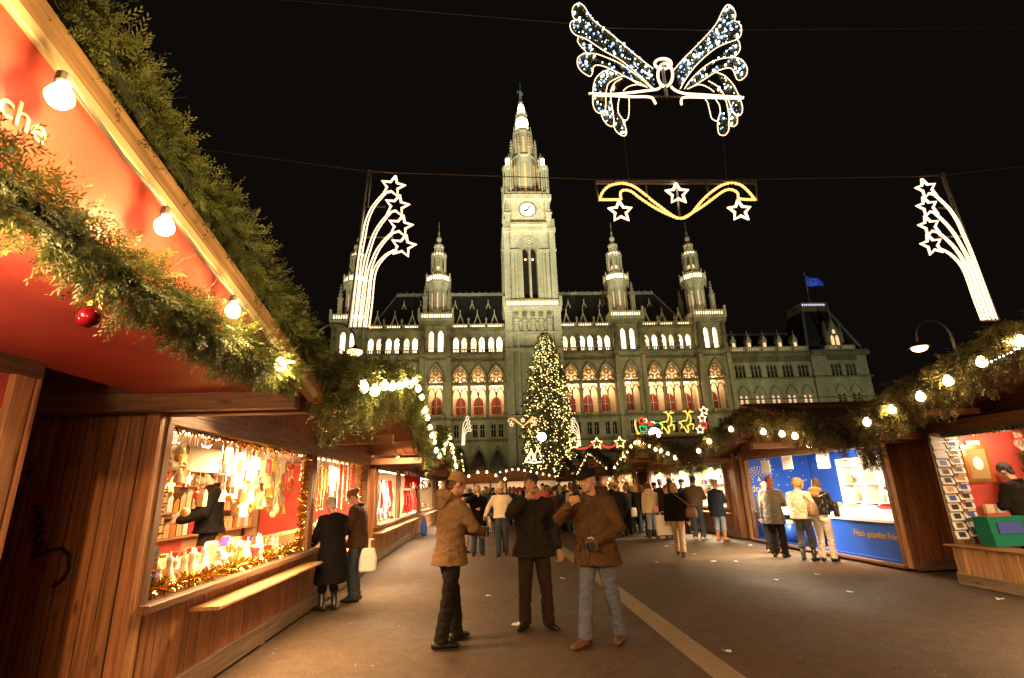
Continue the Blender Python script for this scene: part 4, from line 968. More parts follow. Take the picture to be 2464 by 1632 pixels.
# small sign boards in the gables of F and G
for kk, px, py, wv, hv, nm in ((kF, 1560, 1062, 1.05, .42, 'sign_board'), (kG, 1425, 1114, 1.1, .5, 'sign_board')):
    c = at_x(px, py, RO - .16)
    sb = MB().box(c.x - .02, c.x + .02, c.y - wv, c.y + wv, c.z - hv / 2, c.z + hv / 2).build(nm, W_LIGHT, kk)
    ls = MB()
    for row, z in ((0, .08), (1, -.1)):
        yy = c.y + wv * .8
        while yy > c.y - wv * .8:
            l_ = random.uniform(.06, .16); ls.box(c.x - .026, c.x - .021, yy - l_, yy, c.z + z - .045, c.z + z + .045); yy -= l_ + .04
    ls.build('lettering', principled('sign_brown', (.12, .05, .02), .7), sb)

# ================================================================== fir garlands
def garland(label, path, r, per_m, mat, size=.10, droop=.4, strands=0, hang=.5, group='fir garlands on the kiosk gables', seed=0, flat=1.0, leaf=(.045, .008), cat='garland', q_leaf=7):
    """a rope of fir twigs: thousands of small leaflets on sprays that grow outward and down"""
    R = np.random.default_rng(seed)
    P = np.array([tuple(p) for p in path], float); seg = np.linalg.norm(np.diff(P, axis=0), axis=1); cum = np.concatenate([[0], np.cumsum(seg)]); Ltot = cum[-1]
    n = int(Ltot * per_m)
    t = np.sort(R.random(n)) * Ltot; i = np.clip(np.searchsorted(cum, t) - 1, 0, len(seg) - 1); fr = (t - cum[i]) / seg[i]
    base = P[i] + (P[i + 1] - P[i]) * fr[:, None]; tan = (P[i + 1] - P[i]) / seg[i][:, None]
    rnd = R.normal(size=(n, 3)); rad = rnd - tan * (rnd * tan).sum(1)[:, None]; rad /= np.linalg.norm(rad, axis=1)[:, None]
    bulge = 1 + .35 * np.sin(t * 5.1 + seed) * np.sin(t * 2.3)
    org = base + rad * (r * np.sqrt(R.random(n)) * bulge)[:, None] * np.array([flat, 1, 1])
    d = rad * .9 + tan * R.normal(.45, .45, n)[:, None] + np.array([0, 0, -droop]) + R.normal(0, .25, (n, 3)); 
    if strands:
        m = int(strands * Ltot); ts = R.random(m) * Ltot; ii = np.clip(np.searchsorted(cum, ts) - 1, 0, len(seg) - 1)
        b2 = P[ii] + (P[ii + 1] - P[ii]) * ((ts - cum[ii]) / seg[ii])[:, None] + R.normal(0, r * .45, (m, 3)) * np.array([flat, 1, .5])
        ln = hang * (.35 + .65 * R.random(m)); q = 7
        b2 = np.repeat(b2, q, 0); k = np.tile(np.arange(q) / q, m)[:, None] * np.repeat(ln, q)[:, None]
        org = np.concatenate([org, b2 + np.array([0, 0, -1]) * k + R.normal(0, .02, (m * q, 3))]); d = np.concatenate([d, np.array([0, 0, -1.0]) + R.normal(0, .45, (m * q, 3))])
    d /= np.linalg.norm(d, axis=1)[:, None]; n = len(org)
    side = np.cross(d, R.normal(size=(n, 3))); side /= np.linalg.norm(side, axis=1)[:, None]
    L = size * (.6 + .8 * R.random(n)); q = q_leaf
    oo = np.repeat(org, q, 0); dd = np.repeat(d, q, 0); ss = np.repeat(side, q, 0); LL = np.repeat(L, q)
    k = np.tile(np.arange(q) / q, n); sg = np.tile(np.where(np.arange(q) % 2 == 0, 1, -1), n)
    nr = np.cross(dd, ss)
    a = oo + dd * (LL * k)[:, None]
    ld = dd * .75 + ss * (sg * (.8 - .5 * k))[:, None] + nr * R.normal(0, .15, n * q)[:, None]; ld /= np.linalg.norm(ld, axis=1)[:, None]
    ll = leaf[0] * (1.15 - .5 * k) * (.8 + .4 * R.random(n * q)); wv = np.cross(ld, nr); wv /= np.linalg.norm(wv, axis=1)[:, None]
    V = np.stack([a, a + ld * (ll * .5)[:, None] + wv * leaf[1], a + ld * ll[:, None], a + ld * (ll * .5)[:, None] - wv * leaf[1]], 1).reshape(-1, 3)
    o0 = P[len(P) // 2]
    me = bpy.data.meshes.new('fir_garland'); m4 = len(V) // 4
    me.vertices.add(len(V)); me.vertices.foreach_set('co', (V - o0).astype(np.float32).ravel())
    me.loops.add(len(V)); me.loops.foreach_set('vertex_index', np.arange(len(V), dtype=np.int32))
    me.polygons.add(m4); me.polygons.foreach_set('loop_start', np.arange(0, len(V), 4, dtype=np.int32)); me.polygons.foreach_set('loop_total', np.full(m4, 4, np.int32))
    me.update(calc_edges=True)
    ob = link('fir_garland', me, mat); ob.location = o0; ROOTLOC[ob.name] = tuple(o0)
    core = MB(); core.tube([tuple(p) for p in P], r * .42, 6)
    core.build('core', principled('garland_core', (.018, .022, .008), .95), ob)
    return tag(ob, label, cat, group)
def slope_path(ovx, ya, za, yb, zb, n=8, sag=.04, jit=.02):
    return [(ovx + random.uniform(-jit, jit), ya + (yb - ya) * i / n, za + (zb - za) * i / n - sag * math.sin(PI * i / n * 3) + random.uniform(-jit, jit)) for i in range(n + 1)]
# A: one garland up the barge board, one along the bottom of the gable
a_top = [(LO + .04, 4.2 - .35 * i, 2.655 + .214 * .35 * i + .03 * math.sin(i * 1.7)) for i in range(13)]
garland('dark fir garland climbing the sloping edge of the near red gable', a_top, .080, 860, FIR, .125, .25, seed=3, leaf=(.030, .0036), q_leaf=13)
a_low = [(LO + .06, 3.5, 2.44), (LO + .08, 3.1, 2.43), (LO + .09, 2.5, 2.42), (LO + .09, 1.95, 2.43), (LO + .10, 1.4, 2.48), (LO + .10, .6, 2.52), (LO + .1, -.4, 2.5)]
garland('thick fir garland hanging along the bottom of the near red gable', a_low, .085, 1050, FIR, .105, .45, seed=4, leaf=(.027, .0034), q_leaf=13)
# B
def gable_garland(lab, ovx, s, ry0, ry1, ez, pz, r, per_m, seed, hang, strands, size=.13, leaf=(.05, .008), mat=FIR, y_from=None):
    ym = (ry0 + ry1) / 2; x = ovx - s * .10
    pth = [(x, ry0 + (ym - ry0) * i / 7, ez + (pz - ez) * i / 7 + .10 + .03 * math.sin(i * 2.1 + seed)) for i in range(8)] + [(x, ym + (ry1 - ym) * i / 7, pz - (pz - ez) * i / 7 + .10 + .03 * math.sin(i * 1.7 + seed)) for i in range(1, 8)]
    if y_from is not None: pth = [p for p in pth if p[1] >= y_from]
    return garland(lab, pth, r, per_m, mat, size, .5, strands, hang, seed=seed, leaf=leaf)
gable_garland('shaggy fir garland over the ornament kiosk gable, lit by bulbs', LO, -1, 4.3, 12.6, 2.50, 3.42, .15, 620, 11, .62, 55)
gable_garland('fir garland over the knitwear kiosk gable', LO, -1, 12.8, 21.2, 2.50, 3.42, .14, 260, 12, .5, 16, .16, (.07, .012))
gable_garland('fir garland on the far left kiosk gable', LO, -1, 21.5, 29.8, 2.50, 3.42, .14, 160, 13, .4, 8, .2, (.09, .018))
gable_garland('fir garland on the near right kiosk gable, rising out of the picture', RO, 1, .1, 8.55, 2.45, 3.40, .17, 560, 14, .55, 45, .14, (.055, .009), FIR_DRY, 3.6)
gable_garland('fir garland over the blue fruit kiosk gable', RO, 1, 8.7, 16.1, 2.38, 3.14, .13, 480, 15, .50, 42, .14, (.055, .009), FIR_DRY)
gable_garland('fir garland over the white windowed kiosk gable', RO, 1, 16.3, 25.3, 2.45, 3.42, .16, 300, 16, .6, 22, .16, (.07, .013), FIR_DRY)
gable_garland('fir garland on the far right kiosk gable', RO, 1, 26.2, 35.4, 2.5, 3.62, .15, 170, 17, .45, 10, .2, (.09, .018), FIR_DRY)
gable_garland('fir garland on the farthest right kiosk gable', RO, 1, 36.5, 45.4, 2.5, 3.6, .15, 110, 18, .45, 6, .25, (.12, .025), FIR_DRY)
# dropping tassel of fir at the joint between the two near right kiosks
garland('fir tassel hanging at the corner between the two near right kiosks', [(RO + .1, 8.62, 2.5), (RO + .2, 8.7, 2.1), (RO + .22, 8.72, 1.85)], .12, 380, FIR_DRY, .14, .9, 0, seed=19, leaf=(.055, .009))

# ================================================================== strings of light bulbs
_bm = {}
def bulb_string(label, pts, r, mat=None, socket=True, far=False, group='bulb strings on the kiosk gables', glow=None):
    mat = mat or BULB
    p0 = Vector(pts[0]); st = thing('bulb_string', label, 'string lights', p0, group)
    key = (round(r, 3), mat.name)
    if key not in _bm:
        mb = MB(); n = 14 if r > .04 else 8
        mb.lathe([(r * .42, r * 1.45), (r * .45, r * 1.1), (r * .78, r * .72), (r * .98, r * .25), (r, -.1 * r), (r * .86, -.52 * r), (r * .5, -.87 * r), (r * .1, -.995 * r)], (0, 0, 0), n); me = mb.mesh('bulb', smooth=True); me.materials.append(mat)
        sk = MB(); sk.lathe([(r * .5, r * 1.35), (r * .62, r * 1.4), (r * .62, r * 2.2), (r * .3, r * 2.4)], (0, 0, 0), 10); ms = sk.mesh('socket'); ms.materials.append(CABLE)
        _bm[key] = (me, ms)
    me, ms = _bm[key]
    cb = MB(); pp = []
    for i, p in enumerate(pts):
        p = Vector(p); b = link('bulb', me, None, st); b.location = p - p0
        if socket: sk = link('socket', ms, None, b)
        pp.append(p + Vector((0, 0, r * 2.3)))
        if i < len(pts) - 1: pp.append((p + Vector(pts[i + 1])) / 2 + Vector((0, 0, r * 1.7)))
    if glow:            # the light the bulbs give
        for i in range(glow[1] // 2, len(pts), glow[1]): lamp('bulb_light', 'POINT', Vector(pts[i]) + Vector((glow[2], 0, -r * .2)), glow[0], (1, .60, .22), st, radius=.03)
    if len(pp) > 1: cb.tube(pp, .008 if not far else .012, 5); cb.build('cable', CABLE, st)
    return st
bulb_string('string of large round bulbs along the near red gable edge', [dx(x, y, LO + .17) for x, y in ((138, 225), (380, 525), (538, 720), (647, 845))] , .036, glow=(27, 1, .062))
def gable_bulbs(lab, ovx, s, ry0, ry1, ez, pz, step, r, off=.14, dz=-.02, far=False, mat=None, lo=None, glow=None):
    ym = (ry0 + ry1) / 2; pts = []; y = ry0 + step * .5
    while y < ry1:
        if lo is None or y > lo: pts.append((ovx - s * off, y, pz - (pz - ez) * abs(y - ym) / (ym - ry0) + dz + .03 * math.sin(y * 7)))
        y += step
    return bulb_string(lab, pts, r, mat, not far, far, glow=glow)
gable_bulbs('closely spaced bright bulbs along the ornament kiosk gable', LO, -1, 4.5, 12.6, 2.50, 3.42, .50, .052, .28, .02, glow=(38, 3, .08))
gable_bulbs('bulbs along the knitwear kiosk gable', LO, -1, 12.9, 21.2, 2.50, 3.42,  .52, .055, .28, -.02, True, glow=(42, 4, .08))
gable_bulbs('bulbs along the far left kiosk gable', LO, -1, 21.5, 29.8, 2.50, 3.42, .55, .05, .26, -.02, True, BULB_FAR)
bulb_string('widely spaced bulbs along the near right kiosk gable', [dx(x, y, RO - .24) for x, y in ((2005, 977), (2062, 948), (2128, 918), (2192, 882), (2270, 838), (2360, 790))], .06, glow=(18, 2, -.085))
bulb_string('bulbs along the blue fruit kiosk gable', [dx(x, y, RO - .24) for x, y in ((1615, 1043), (1640, 1021), (1690, 993), (1765, 999), (1808, 1004), (1838, 1009))], .058, glow=(18, 2, -.085))
gable_bulbs('bulbs along the white windowed kiosk gable', RO, 1, 16.5, 25.3, 2.45, 3.42, .62, .058, .24, -.02, True, glow=(34, 4, -.08))
gable_bulbs('bulbs along the far right kiosk gable', RO, 1, 26.4, 35.4, 2.5, 3.62, .62, .055, .24, -.02, True, BULB_FAR)
gable_bulbs('bulbs along the farthest right kiosk gable', RO, 1, 36.7, 45.4, 2.5, 3.6, .7, .06, .24, -.02, True, BULB_FAR)

# ================================================================== reflector lamps under the eaves
def reflector(label, p, aim, power=70, spot=120):
    p = Vector(p); d = (Vector(aim) - p).normalized(); t = thing('reflector_lamp', label, 'lamp', p, 'reflector lamps under the kiosk eaves')
    h = MB(); h.tube([p - d * .11, p - d * .09, p - d * .02, p], [.025, .03, .055, .062], 12); h.build('reflector', WHITE, t)
    h = MB(); h.tube([p - d * .1, p - d * .1 + Vector((0, 0, .10))], .012, 6); h.build('bracket', METAL_D, t)
    f = MB(); f.tube([p + d * .001, p + d * .02, p + d * .035], [.058, .05, .02], 12); f.build('lens', emit('reflector_lens', (1, .76, .46), 25), t)
    lamp('reflector_light', 'SPOT', p + d * .05, power, (1, .55, .23), t, aim=aim, spot=math.radians(spot), blend=.6, radius=.05)
reflector('white reflector bulb under the eave above the ornament window', dx(575, 938, -2.35), (-1.2, 4.4, 1.1), 170, 170)
reflector('reflector bulb under the eave by the knitwear kiosk', dx(918, 1053, -1.9), (-1.3, 14.8, 0), 420, 130)
reflector('added unseen reflector bulb under the near red kiosk eave facing across the lane', (-1.6, .9, 2.38), (8.0, 9.0, .6), 620, 70)  # fill lamp added out of view to brighten the fruit kiosk end wall
reflector('reflector bulb under the near red kiosk eave', (-1.55, 1.2, 2.40), (1.6, 7.5, .5), 110, 120)
reflector('second reflector bulb under the near red kiosk eave', (-1.55, -1.5, 2.40), (1.2, 7.0, .6), 120, 110)
reflector('reflector bulb under the near right kiosk eave', (6.7, 3.4, 2.38), (2.0, 7.5, .2), 170, 120)
reflector('reflector bulb under the blue fruit kiosk eave', (6.62, 10.2, 2.32), (7.1, 11.5, .7), 280, 130)
reflector('reflector bulb under the white windowed kiosk eave', (7.2, 18.0, 2.4), (5.8, 17.6, 0), 300, 140)

# pendant bulb under the red soffit of the near kiosk
pb = thing('pendant_bulb', 'bare pendant bulb under the red soffit of the near kiosk, beyond the picture edge', 'lamp', (-2.05, 1.25, 2.14))
a = MB(); a.lathe([(.02, .10), (.022, .06), (.045, 0), (.03, -.035), (.005, -.046)], (-2.05, 1.25, 2.14), 14); a.build('bulb', emit('pendant_glass', (1, .7, .4), 20), pb); a = MB(); a.tube([(-2.05, 1.25, 2.23), (-2.05, 1.25, 2.44)], .006, 5); a.build('cord', CABLE, pb)
lamp('pendant_light', 'POINT', (-2.05, 1.25, 2.08), 60, (1, .66, .40), pb, radius=.05)

bulb_string('tiny cold fairy lights in the near right garland at the picture edge', [dx(2292 + 9 * k, 836 - 4.5 * k + 2 * math.sin(k * 3), RO - .26) for k in range(9)], .010, LED, False, True)

# ================================================================== overhead light ornaments
def spline(pts, n=5):
    """Catmull-Rom through points"""
    P = [Vector(p) for p in pts]; out = []
    if len(P) < 3: return P
    for i in range(len(P) - 1):
        a = P[max(i - 1, 0)]; b = P[i]; c = P[i + 1]; d = P[min(i + 2, len(P) - 1)]
        for k in range(n):
            t = k / n; out.append(.5 * ((2 * b) + (c - a) * t + (2 * a - 5 * b + 4 * c - d) * t * t + (3 * b - a - 3 * c + d) * t ** 3))
    out.append(P[-1]); return out
def rope(mb, pts, r, n=6): mb.tube(pts, r, n)
def beads(mb, pts, r, step):
    """little lamps along a rope light"""
    d = 0.0
    for a, b in zip(pts, pts[1:]):
        L_ = (b - a).length
        while d < L_: mb.ball(a + (b - a) * (d / L_), r, 5, 3); d += step
        d -= L_
def star_pts(c, R1, R2, rot=0.0, n=5):
    out = []
    for i in range(2 * n + 1):
        a = rot + PI / 2 + i * PI / n; r = R1 if i % 2 == 0 else R2
        out.append(Vector((c[0] + r * math.cos(a), c[1], c[2] + r * math.sin(a))))
    return out
DY = 11.5
def zl(lst, s, ox, oy, Y): return [at_y(ox + x / s, oy + y / s, Y) for x, y in lst]
# ---- shooting-star cascade
def star_cascade(label, origin):
    S_ = (3.5625, 820, 380, DY)
    t = thing('star_cascade_light', label, 'light ornament', tuple(at_y(820 + 65 / 3.5625, 380 + 1460 / 3.5625, DY)), 'star cascade lights')
    fr = MB()
    fr.tube(zl([(240, 100), (65, 1460)], *S_), .035, 5); fr.tube(zl([(262, 130), (232, 420)], *S_), .02, 4)
    for l in ([(240, 112), (450, 130)], [(205, 420), (380, 422)], [(170, 680), (450, 684)], [(135, 958), (290, 955)], [(65, 1462), (240, 1462)], [(100, 1195), (262, 1195)]): fr.tube(zl(l, *S_), .022, 4)
    fr.build('frame', METAL, t)
    for c in ((445, 245), (480, 410), (510, 585), (535, 755)):
        ce = at_y(820 + c[0] / 3.5625, 380 + c[1] / 3.5625, DY - .03)
        r = MB(); sp = star_pts(ce, .31, .145, -.2); rope(r, sp, .034); r.build('star', ROPE_W, t)
    for cv in ([(395, 290), (330, 360), (270, 440), (225, 550), (200, 680), (172, 830), (140, 1100), (102, 1450)], [(430, 465), (350, 560), (290, 660), (245, 790), (215, 900), (183, 1100), (142, 1450)],
               [(450, 640), (380, 710), (320, 790), (275, 890), (245, 990), (218, 1200), (185, 1450)], [(465, 795), (400, 830), (340, 890), (298, 960), (275, 1060), (258, 1250), (232, 1450)]):
        pts = spline(zl(cv, *S_), 4)
        a = MB(); rope(a, [p + Vector((-.036, -.02, 0)) for p in pts], .017); beads(a, [p + Vector((-.036, -.02, 0)) for p in pts], .024, .12); beads(a, [p + Vector((.036, -.02, 0)) for p in pts], .024, .12); rope(a, [p + Vector((.036, -.02, 0)) for p in pts], .017); a.build('tail', ROPE_W, t)
    return t
sc1 = star_cascade('white star cascade light hanging over the left row, before the outer left turret', None)
def place_like(t, label, dxyz, mirror=False, scale=1.0):
    c = copy_tree(t); c['label'] = label
    c.location = Vector(t.location) + Vector(dxyz)
    if mirror: c.scale = (-scale, scale, scale)
    elif scale != 1: c.scale = (scale,) * 3
    return c
rb = at_y(2150 + 795 / 3.137, 400 + 1165 / 3.137, DY)
sc2 = place_like(sc1, 'white star cascade light hanging alone at the right, above the street lamp', rb - Vector(sc1.location), True)
fl_ = dy(1066, 1030, 61); fr_ = dy(1344, 1032, 61)
place_like(sc1, 'tiny far star cascade light left of the decorated tree', fl_ - Vector(sc1.location), False, .85)
place_like(sc1, 'tiny far star cascade light at the right edge of the decorated tree', fr_ - Vector(sc1.location), True, .85)
# ---- wave with three stars
W_ = (2.8, 1340, 0, DY)
wv = thing('wave_light', 'gold wave shaped light with three stars over the middle of the lane', 'light ornament', tuple(at_y(1340 + 805 / 2.8, 1225 / 2.8, DY)), 'wave lights')
fr = MB()
for l in ([(255, 1222), (1345, 1222)], [(265, 1238), (1340, 1238)], [(258, 1222), (280, 1358)], [(1342, 1222), (1350, 1356)], [(805, 1225), (828, 1470)], [(600, 1238), (612, 1340)], [(1008, 1238), (1025, 1350)]): fr.tube(zl(l, *W_), .028, 4)
fr.build('frame', METAL, wv)
for cv in ([(290, 1345), (305, 1300), (345, 1258), (400, 1240), (460, 1238), (520, 1258), (580, 1300), (640, 1350), (700, 1395), (760, 1440), (810, 1468), (860, 1468), (910, 1435), (950, 1385), (1000, 1330), (1060, 1280), (1120, 1245), (1180, 1235), (1240, 1248), (1290, 1290), (1335, 1345)],
           [(432, 1340), (428, 1300), (450, 1282), (500, 1290), (560, 1335), (640, 1388), (720, 1432), (810, 1470)], [(1222, 1330), (1215, 1297), (1170, 1277), (1120, 1290), (1050, 1340), (980, 1392), (900, 1442), (850, 1470)],
           [(290, 1346), (360, 1346), (425, 1345)], [(1335, 1345), (1280, 1345), (1228, 1340)]):
    pts = spline(zl(cv, *W_), 4); a = MB(); rope(a, pts, .032); beads(a, pts, .042, .10); a.build('rope_light', ROPE_Y, wv)
for c in ((812, 1305), (428, 1425), (1232, 1420)):
    a = MB(); rope(a, star_pts(at_y(1340 + c[0] / 2.8, c[1] / 2.8, DY - .05), .31, .15, .02), .04); a.build('star', ROPE_W, wv)
place_like(wv, 'tiny far gold wave light left of the decorated tree top spotlight', dy(1209, 965, 61) - Vector(wv.location), False, .88)
# ---- butterfly
B_ = (2.8, 1340, 0, DY + .2)
bf = thing('butterfly_light', 'huge butterfly shaped light outlined in white with cold sparkles', 'light ornament', tuple(at_y(1340 + 735 / 2.8, 655 / 2.8, DY + .2)))
WL = [[(645, 460), (560, 395), (460, 310), (360, 225), (300, 180), (245, 135), (215, 95), (185, 45), (150, 22), (115, 40), (103, 80), (112, 120), (135, 135)], [(135, 135), (100, 145), (88, 175), (100, 210), (125, 235), (160, 250), (200, 265), (260, 305), (330, 350), (420, 400), (500, 460), (570, 520), (620, 570), (655, 600)],
      [(145, 250), (140, 280), (160, 310), (190, 340), (205, 358), (270, 365), (340, 390), (420, 425), (500, 480), (580, 540), (640, 600)], [(205, 358), (165, 370), (140, 395), (140, 440), (165, 480), (200, 505), (225, 515), (240, 490), (245, 455), (265, 440), (310, 445), (370, 470), (430, 500), (500, 535), (560, 560), (610, 590)],
      [(350, 470), (300, 490), (265, 525), (248, 570), (243, 630), (243, 700), (260, 745), (290, 765), (310, 760), (328, 730), (330, 650), (335, 600), (350, 560), (390, 535), (440, 515), (480, 525), (560, 575)],
      [(300, 768), (310, 800), (340, 840), (375, 852), (385, 820), (375, 740), (362, 650), (370, 590), (400, 550), (440, 530)], [(385, 855), (400, 885), (440, 915), (465, 910), (467, 880), (455, 830), (440, 800), (415, 760), (412, 710), (420, 660)],
      [(455, 815), (475, 805), (485, 770), (487, 700), (485, 660)], [(450, 610), (480, 585), (540, 570), (600, 585)]]
WR = [[(790, 470), (850, 400), (940, 310), (1030, 215), (1080, 150), (1110, 85), (1140, 40), (1165, 35), (1190, 60), (1205, 100), (1195, 140)], [(1195, 140), (1225, 155), (1243, 190), (1240, 235), (1215, 265), (1160, 285), (1080, 320), (1000, 380), (930, 450), (870, 530), (830, 600)],
      [(1215, 265), (1230, 290), (1235, 330), (1215, 365), (1185, 385), (1110, 395), (1040, 420), (970, 470), (900, 540), (860, 600)], [(1185, 385), (1230, 395), (1265, 425), (1283, 465), (1275, 510), (1240, 540), (1215, 535), (1200, 505), (1185, 470), (1150, 458), (1080, 480), (1000, 530), (930, 575), (880, 600)],
      [(1080, 490), (1130, 510), (1180, 560), (1210, 610), (1235, 670), (1250, 720), (1245, 765), (1215, 780), (1185, 750), (1165, 700), (1150, 660)], [(1215, 780), (1215, 830), (1190, 852), (1160, 840), (1160, 790), (1145, 700), (1120, 630), (1080, 580), (1020, 545)],
      [(1160, 850), (1155, 885), (1130, 912), (1095, 905), (1085, 870), (1085, 810), (1100, 760), (1095, 710), (1070, 670)], [(1085, 820), (1045, 800), (1030, 750), (1015, 690), (1000, 670)], [(900, 590), (960, 570), (1020, 590), (1060, 620)]]
for nm, wl_ in (('left_wing', WL), ('right_wing', WR)):
    a = MB()
    for cv in wl_: pts = spline(zl(cv, *B_), 4); rope(a, pts, .011); beads(a, pts, .021, .085)
    wg = a.build('wing_outline', ROPE_W, bf)
    # tinsel net and sparkling lamps inside the outline
    polys = [wl_[0] + wl_[1], wl_[2] + wl_[3], wl_[4], wl_[5], wl_[6]]
    def inside(x, y, poly):
        c = False
        for (x0, y0), (x1, y1) in zip(poly, poly[1:] + poly[:1]):
            if (y0 > y) != (y1 > y) and x < (x1 - x0) * (y - y0) / (y1 - y0) + x0: c = not c
        return c
    tn = MB(); ld = MB(); lb2 = MB(); xs_ = [p[0] for q in polys for p in q]; ys_ = [p[1] for q in polys for p in q]
    for k in range(9000):
        x, y = random.uniform(min(xs_), max(xs_)), random.uniform(min(ys_), max(ys_))
        if not any(inside(x, y, q) for q in polys): continue
        p = at_y(1340 + x / 2.8, y / 2.8, DY + .24 + random.uniform(-.02, .02))
        if k % 12 == 0: (ld if k % 24 else lb2).ball(p - Vector((0, .05, 0)), random.choice((.014, .018, .024, .036)), 6, 4)
        else:
            d = Vector((random.gauss(0, 1), random.gauss(0, .3), random.gauss(0, 1))).normalized() * random.uniform(.03, .07); sdv = d.cross(Vector((0, 1, 0))).normalized() * .008
            tn.add([p - d - sdv, p + d - sdv, p + d + sdv, p - d + sdv], [(0, 1, 2, 3)])
    tag(tn.build('tinsel_net', principled('dark_green_tinsel', (.16, .17, .05), .3, .6, .3, 30), bf), kind='stuff'); tag(ld.build('sparkle_lamps', LED, bf), kind='stuff'); tag(lb2.build('blue_sparkle_lamps', LED_B, bf), kind='stuff')
a = MB()
for cv in ([(215, 632), (300, 634), (400, 635), (600, 612), (680, 600), (700, 580)], [(245, 640), (370, 645), (490, 652), (600, 652), (640, 660), (655, 680), (665, 700)], [(770, 585), (800, 610), (860, 630), (1000, 640), (1130, 650), (1258, 658)], [(1255, 662), (1100, 660), (960, 656), (860, 656), (838, 675), (840, 705)]):
    rope(a, spline(zl(cv, *B_), 4), .035)
a.build('lower_bar', ROPE_W, bf)
a = MB(); rope(a, zl([(730 + 50 * math.cos(k * PI / 12), 505 + 78 * math.sin(k * PI / 12)) for k in range(25)], *B_), .042); rope(a, zl([(715 + 56 * math.cos(k * PI / 12), 430 + 34 * math.sin(k * PI / 12)) for k in range(25)], *B_), .04); a.build('body_ring', ROPE_W, bf)
a = MB(); a.tube(zl([(708, 420), (740, 660)], *B_), .05, 4); a.tube(zl([(215, 640), (1258, 664)], *B_), .025, 4); a.tube(zl([(640, 650), (860, 655)], *B_), .03, 4); a.build('frame', METAL, bf)
# ---- suspension cables
def cable(label, pts, r=.012, sagn=0):
    mb = MB(); mb.tube(pts, r, 5); return tag(mb.build('suspension_cable', principled('steel_cable', (.16, .11, .08), .5, .3), None, False, tuple(pts[0])), label, 'cable')
def ext(p, q, L_): d = (Vector(q) - Vector(p)).normalized(); return Vector(q) + d * L_
c1 = [dy(500, 350, DY), dy(860, 398, DY), dy(1380, 415, DY), dy(1750, 415, DY), dy(2160, 408, DY), dy(2366, 385, DY)]
c2 = [dy(650, 0, DY + .2), dy(1320, 55, DY + .2), dy(1405, 65, DY + .2), dy(1625, 70, DY + .2), dy(2366, 65, DY + .2)]
cable('lower suspension cable carrying the wave light and both big star cascades', [ext(c1[1], c1[0], 9)] + c1 + [ext(c1[-2], c1[-1], 9)])
cable('upper suspension cable carrying the butterfly light', [ext(c2[1], c2[0], 9)] + c2 + [ext(c2[-2], c2[-1], 9)])
cable('thin wire from the left wing of the butterfly down to the wave light', zl([(450, 915), (485, 1222)], *B_), .008)
cable('thin wire from the right wing of the butterfly down to the wave light', zl([(1120, 905), (1145, 1222)], *B_), .008)

# ---- ornaments farther back
Z4 = lambda l, Y: zl(l, 3.5636, 1360, 960, Y)
SY = 45.0
sl = thing('sleigh_light', 'outlined sleigh with rider and two reindeer in coloured rope light', 'light ornament', tuple(Z4([(610, 318)], SY)[0]))
def rope_part(par, name, curves, mat, r=.05, Y=SY, sm=True):
    a = MB()
    for cv in curves: rope(a, spline(Z4(cv, Y), 3) if sm else Z4(cv, Y), r, 5)
    return a.build(name, mat, par)
rope_part(sl, 'sleigh', [[(600, 190), (602, 235), (625, 290), (690, 300), (760, 290), (775, 250)], [(610, 297), (650, 312), (720, 318), (800, 310), (832, 285)]], ROPE_YEL, .07)
rope_part(sl, 'panel', [[(640, 235), (690, 235), (702, 280), (652, 282), (638, 235)], [(595, 175), (612, 178), (606, 192), (594, 186)]], ROPE_G, .05, sm=False)
rope_part(sl, 'rider', [[(632, 190), (640, 168), (660, 160), (680, 172), (682, 200), (660, 215), (640, 205), (632, 190)], [(700, 205), (735, 205), (745, 222), (715, 225)]], ROPE_R, .07)
rope_part(sl, 'beard', [[(672, 178), (690, 170), (700, 190), (690, 205)], [(735, 200), (760, 198), (768, 215)], [(740, 285), (790, 262), (815, 280), (825, 300)]], ROPE_W, .05)
rope_part(sl, 'rein', [[(770, 205), (820, 205), (872, 196)], [(920, 200), (935, 190), (948, 192)]], ROPE_G, .04)
for ox, oy in ((0, 0), (165, -8)):
    dd = lambda l: [(x + ox, y + oy) for x, y in l]
    rope_part(sl, 'reindeer', [dd([(812, 212), (835, 225), (830, 262)]), dd([(845, 240), (868, 272), (885, 296), (893, 270), (880, 235)]), dd([(812, 210), (850, 195), (872, 195), (886, 165), (880, 140)]), dd([(880, 240), (905, 228), (935, 226), (932, 270)]), dd([(905, 228), (912, 190), (905, 150), (880, 140)]),
                                dd([(882, 140), (870, 120), (845, 115)]), dd([(870, 120), (866, 105)]), dd([(886, 138), (900, 122), (932, 118)]), dd([(900, 122), (905, 104)])], ROPE_YEL, .06)
a = MB(); a.box(sl.location.x - .3, sl.location.x + 6.3, SY + .1, SY + .16, 5.05, 5.12)
for xx in (.2, 5.8): a.box(sl.location.x + xx, sl.location.x + xx + .06, SY + .1, SY + .16, 0, 7.2)
a.build('frame', METAL_D, sl)
sw = thing('swag_light', 'red swag light with yellow stars, right of the decorated tree', 'light ornament', tuple(Z4([(60, 440)], SY)[0]))
rope_part(sw, 'swag', [[(95, 425), (150, 428), (200, 415), (240, 390), (255, 378)], [(295, 380), (330, 405), (375, 418), (415, 405), (445, 380)]], ROPE_R, .075)
for c in ((75, 385), (272, 382), (470, 375)): a = MB(); rope(a, star_pts(Z4([c], SY)[0], .52, .25), .05, 5); a.build('star', emit('star_yellow', (1, .72, .25), 3), sw)
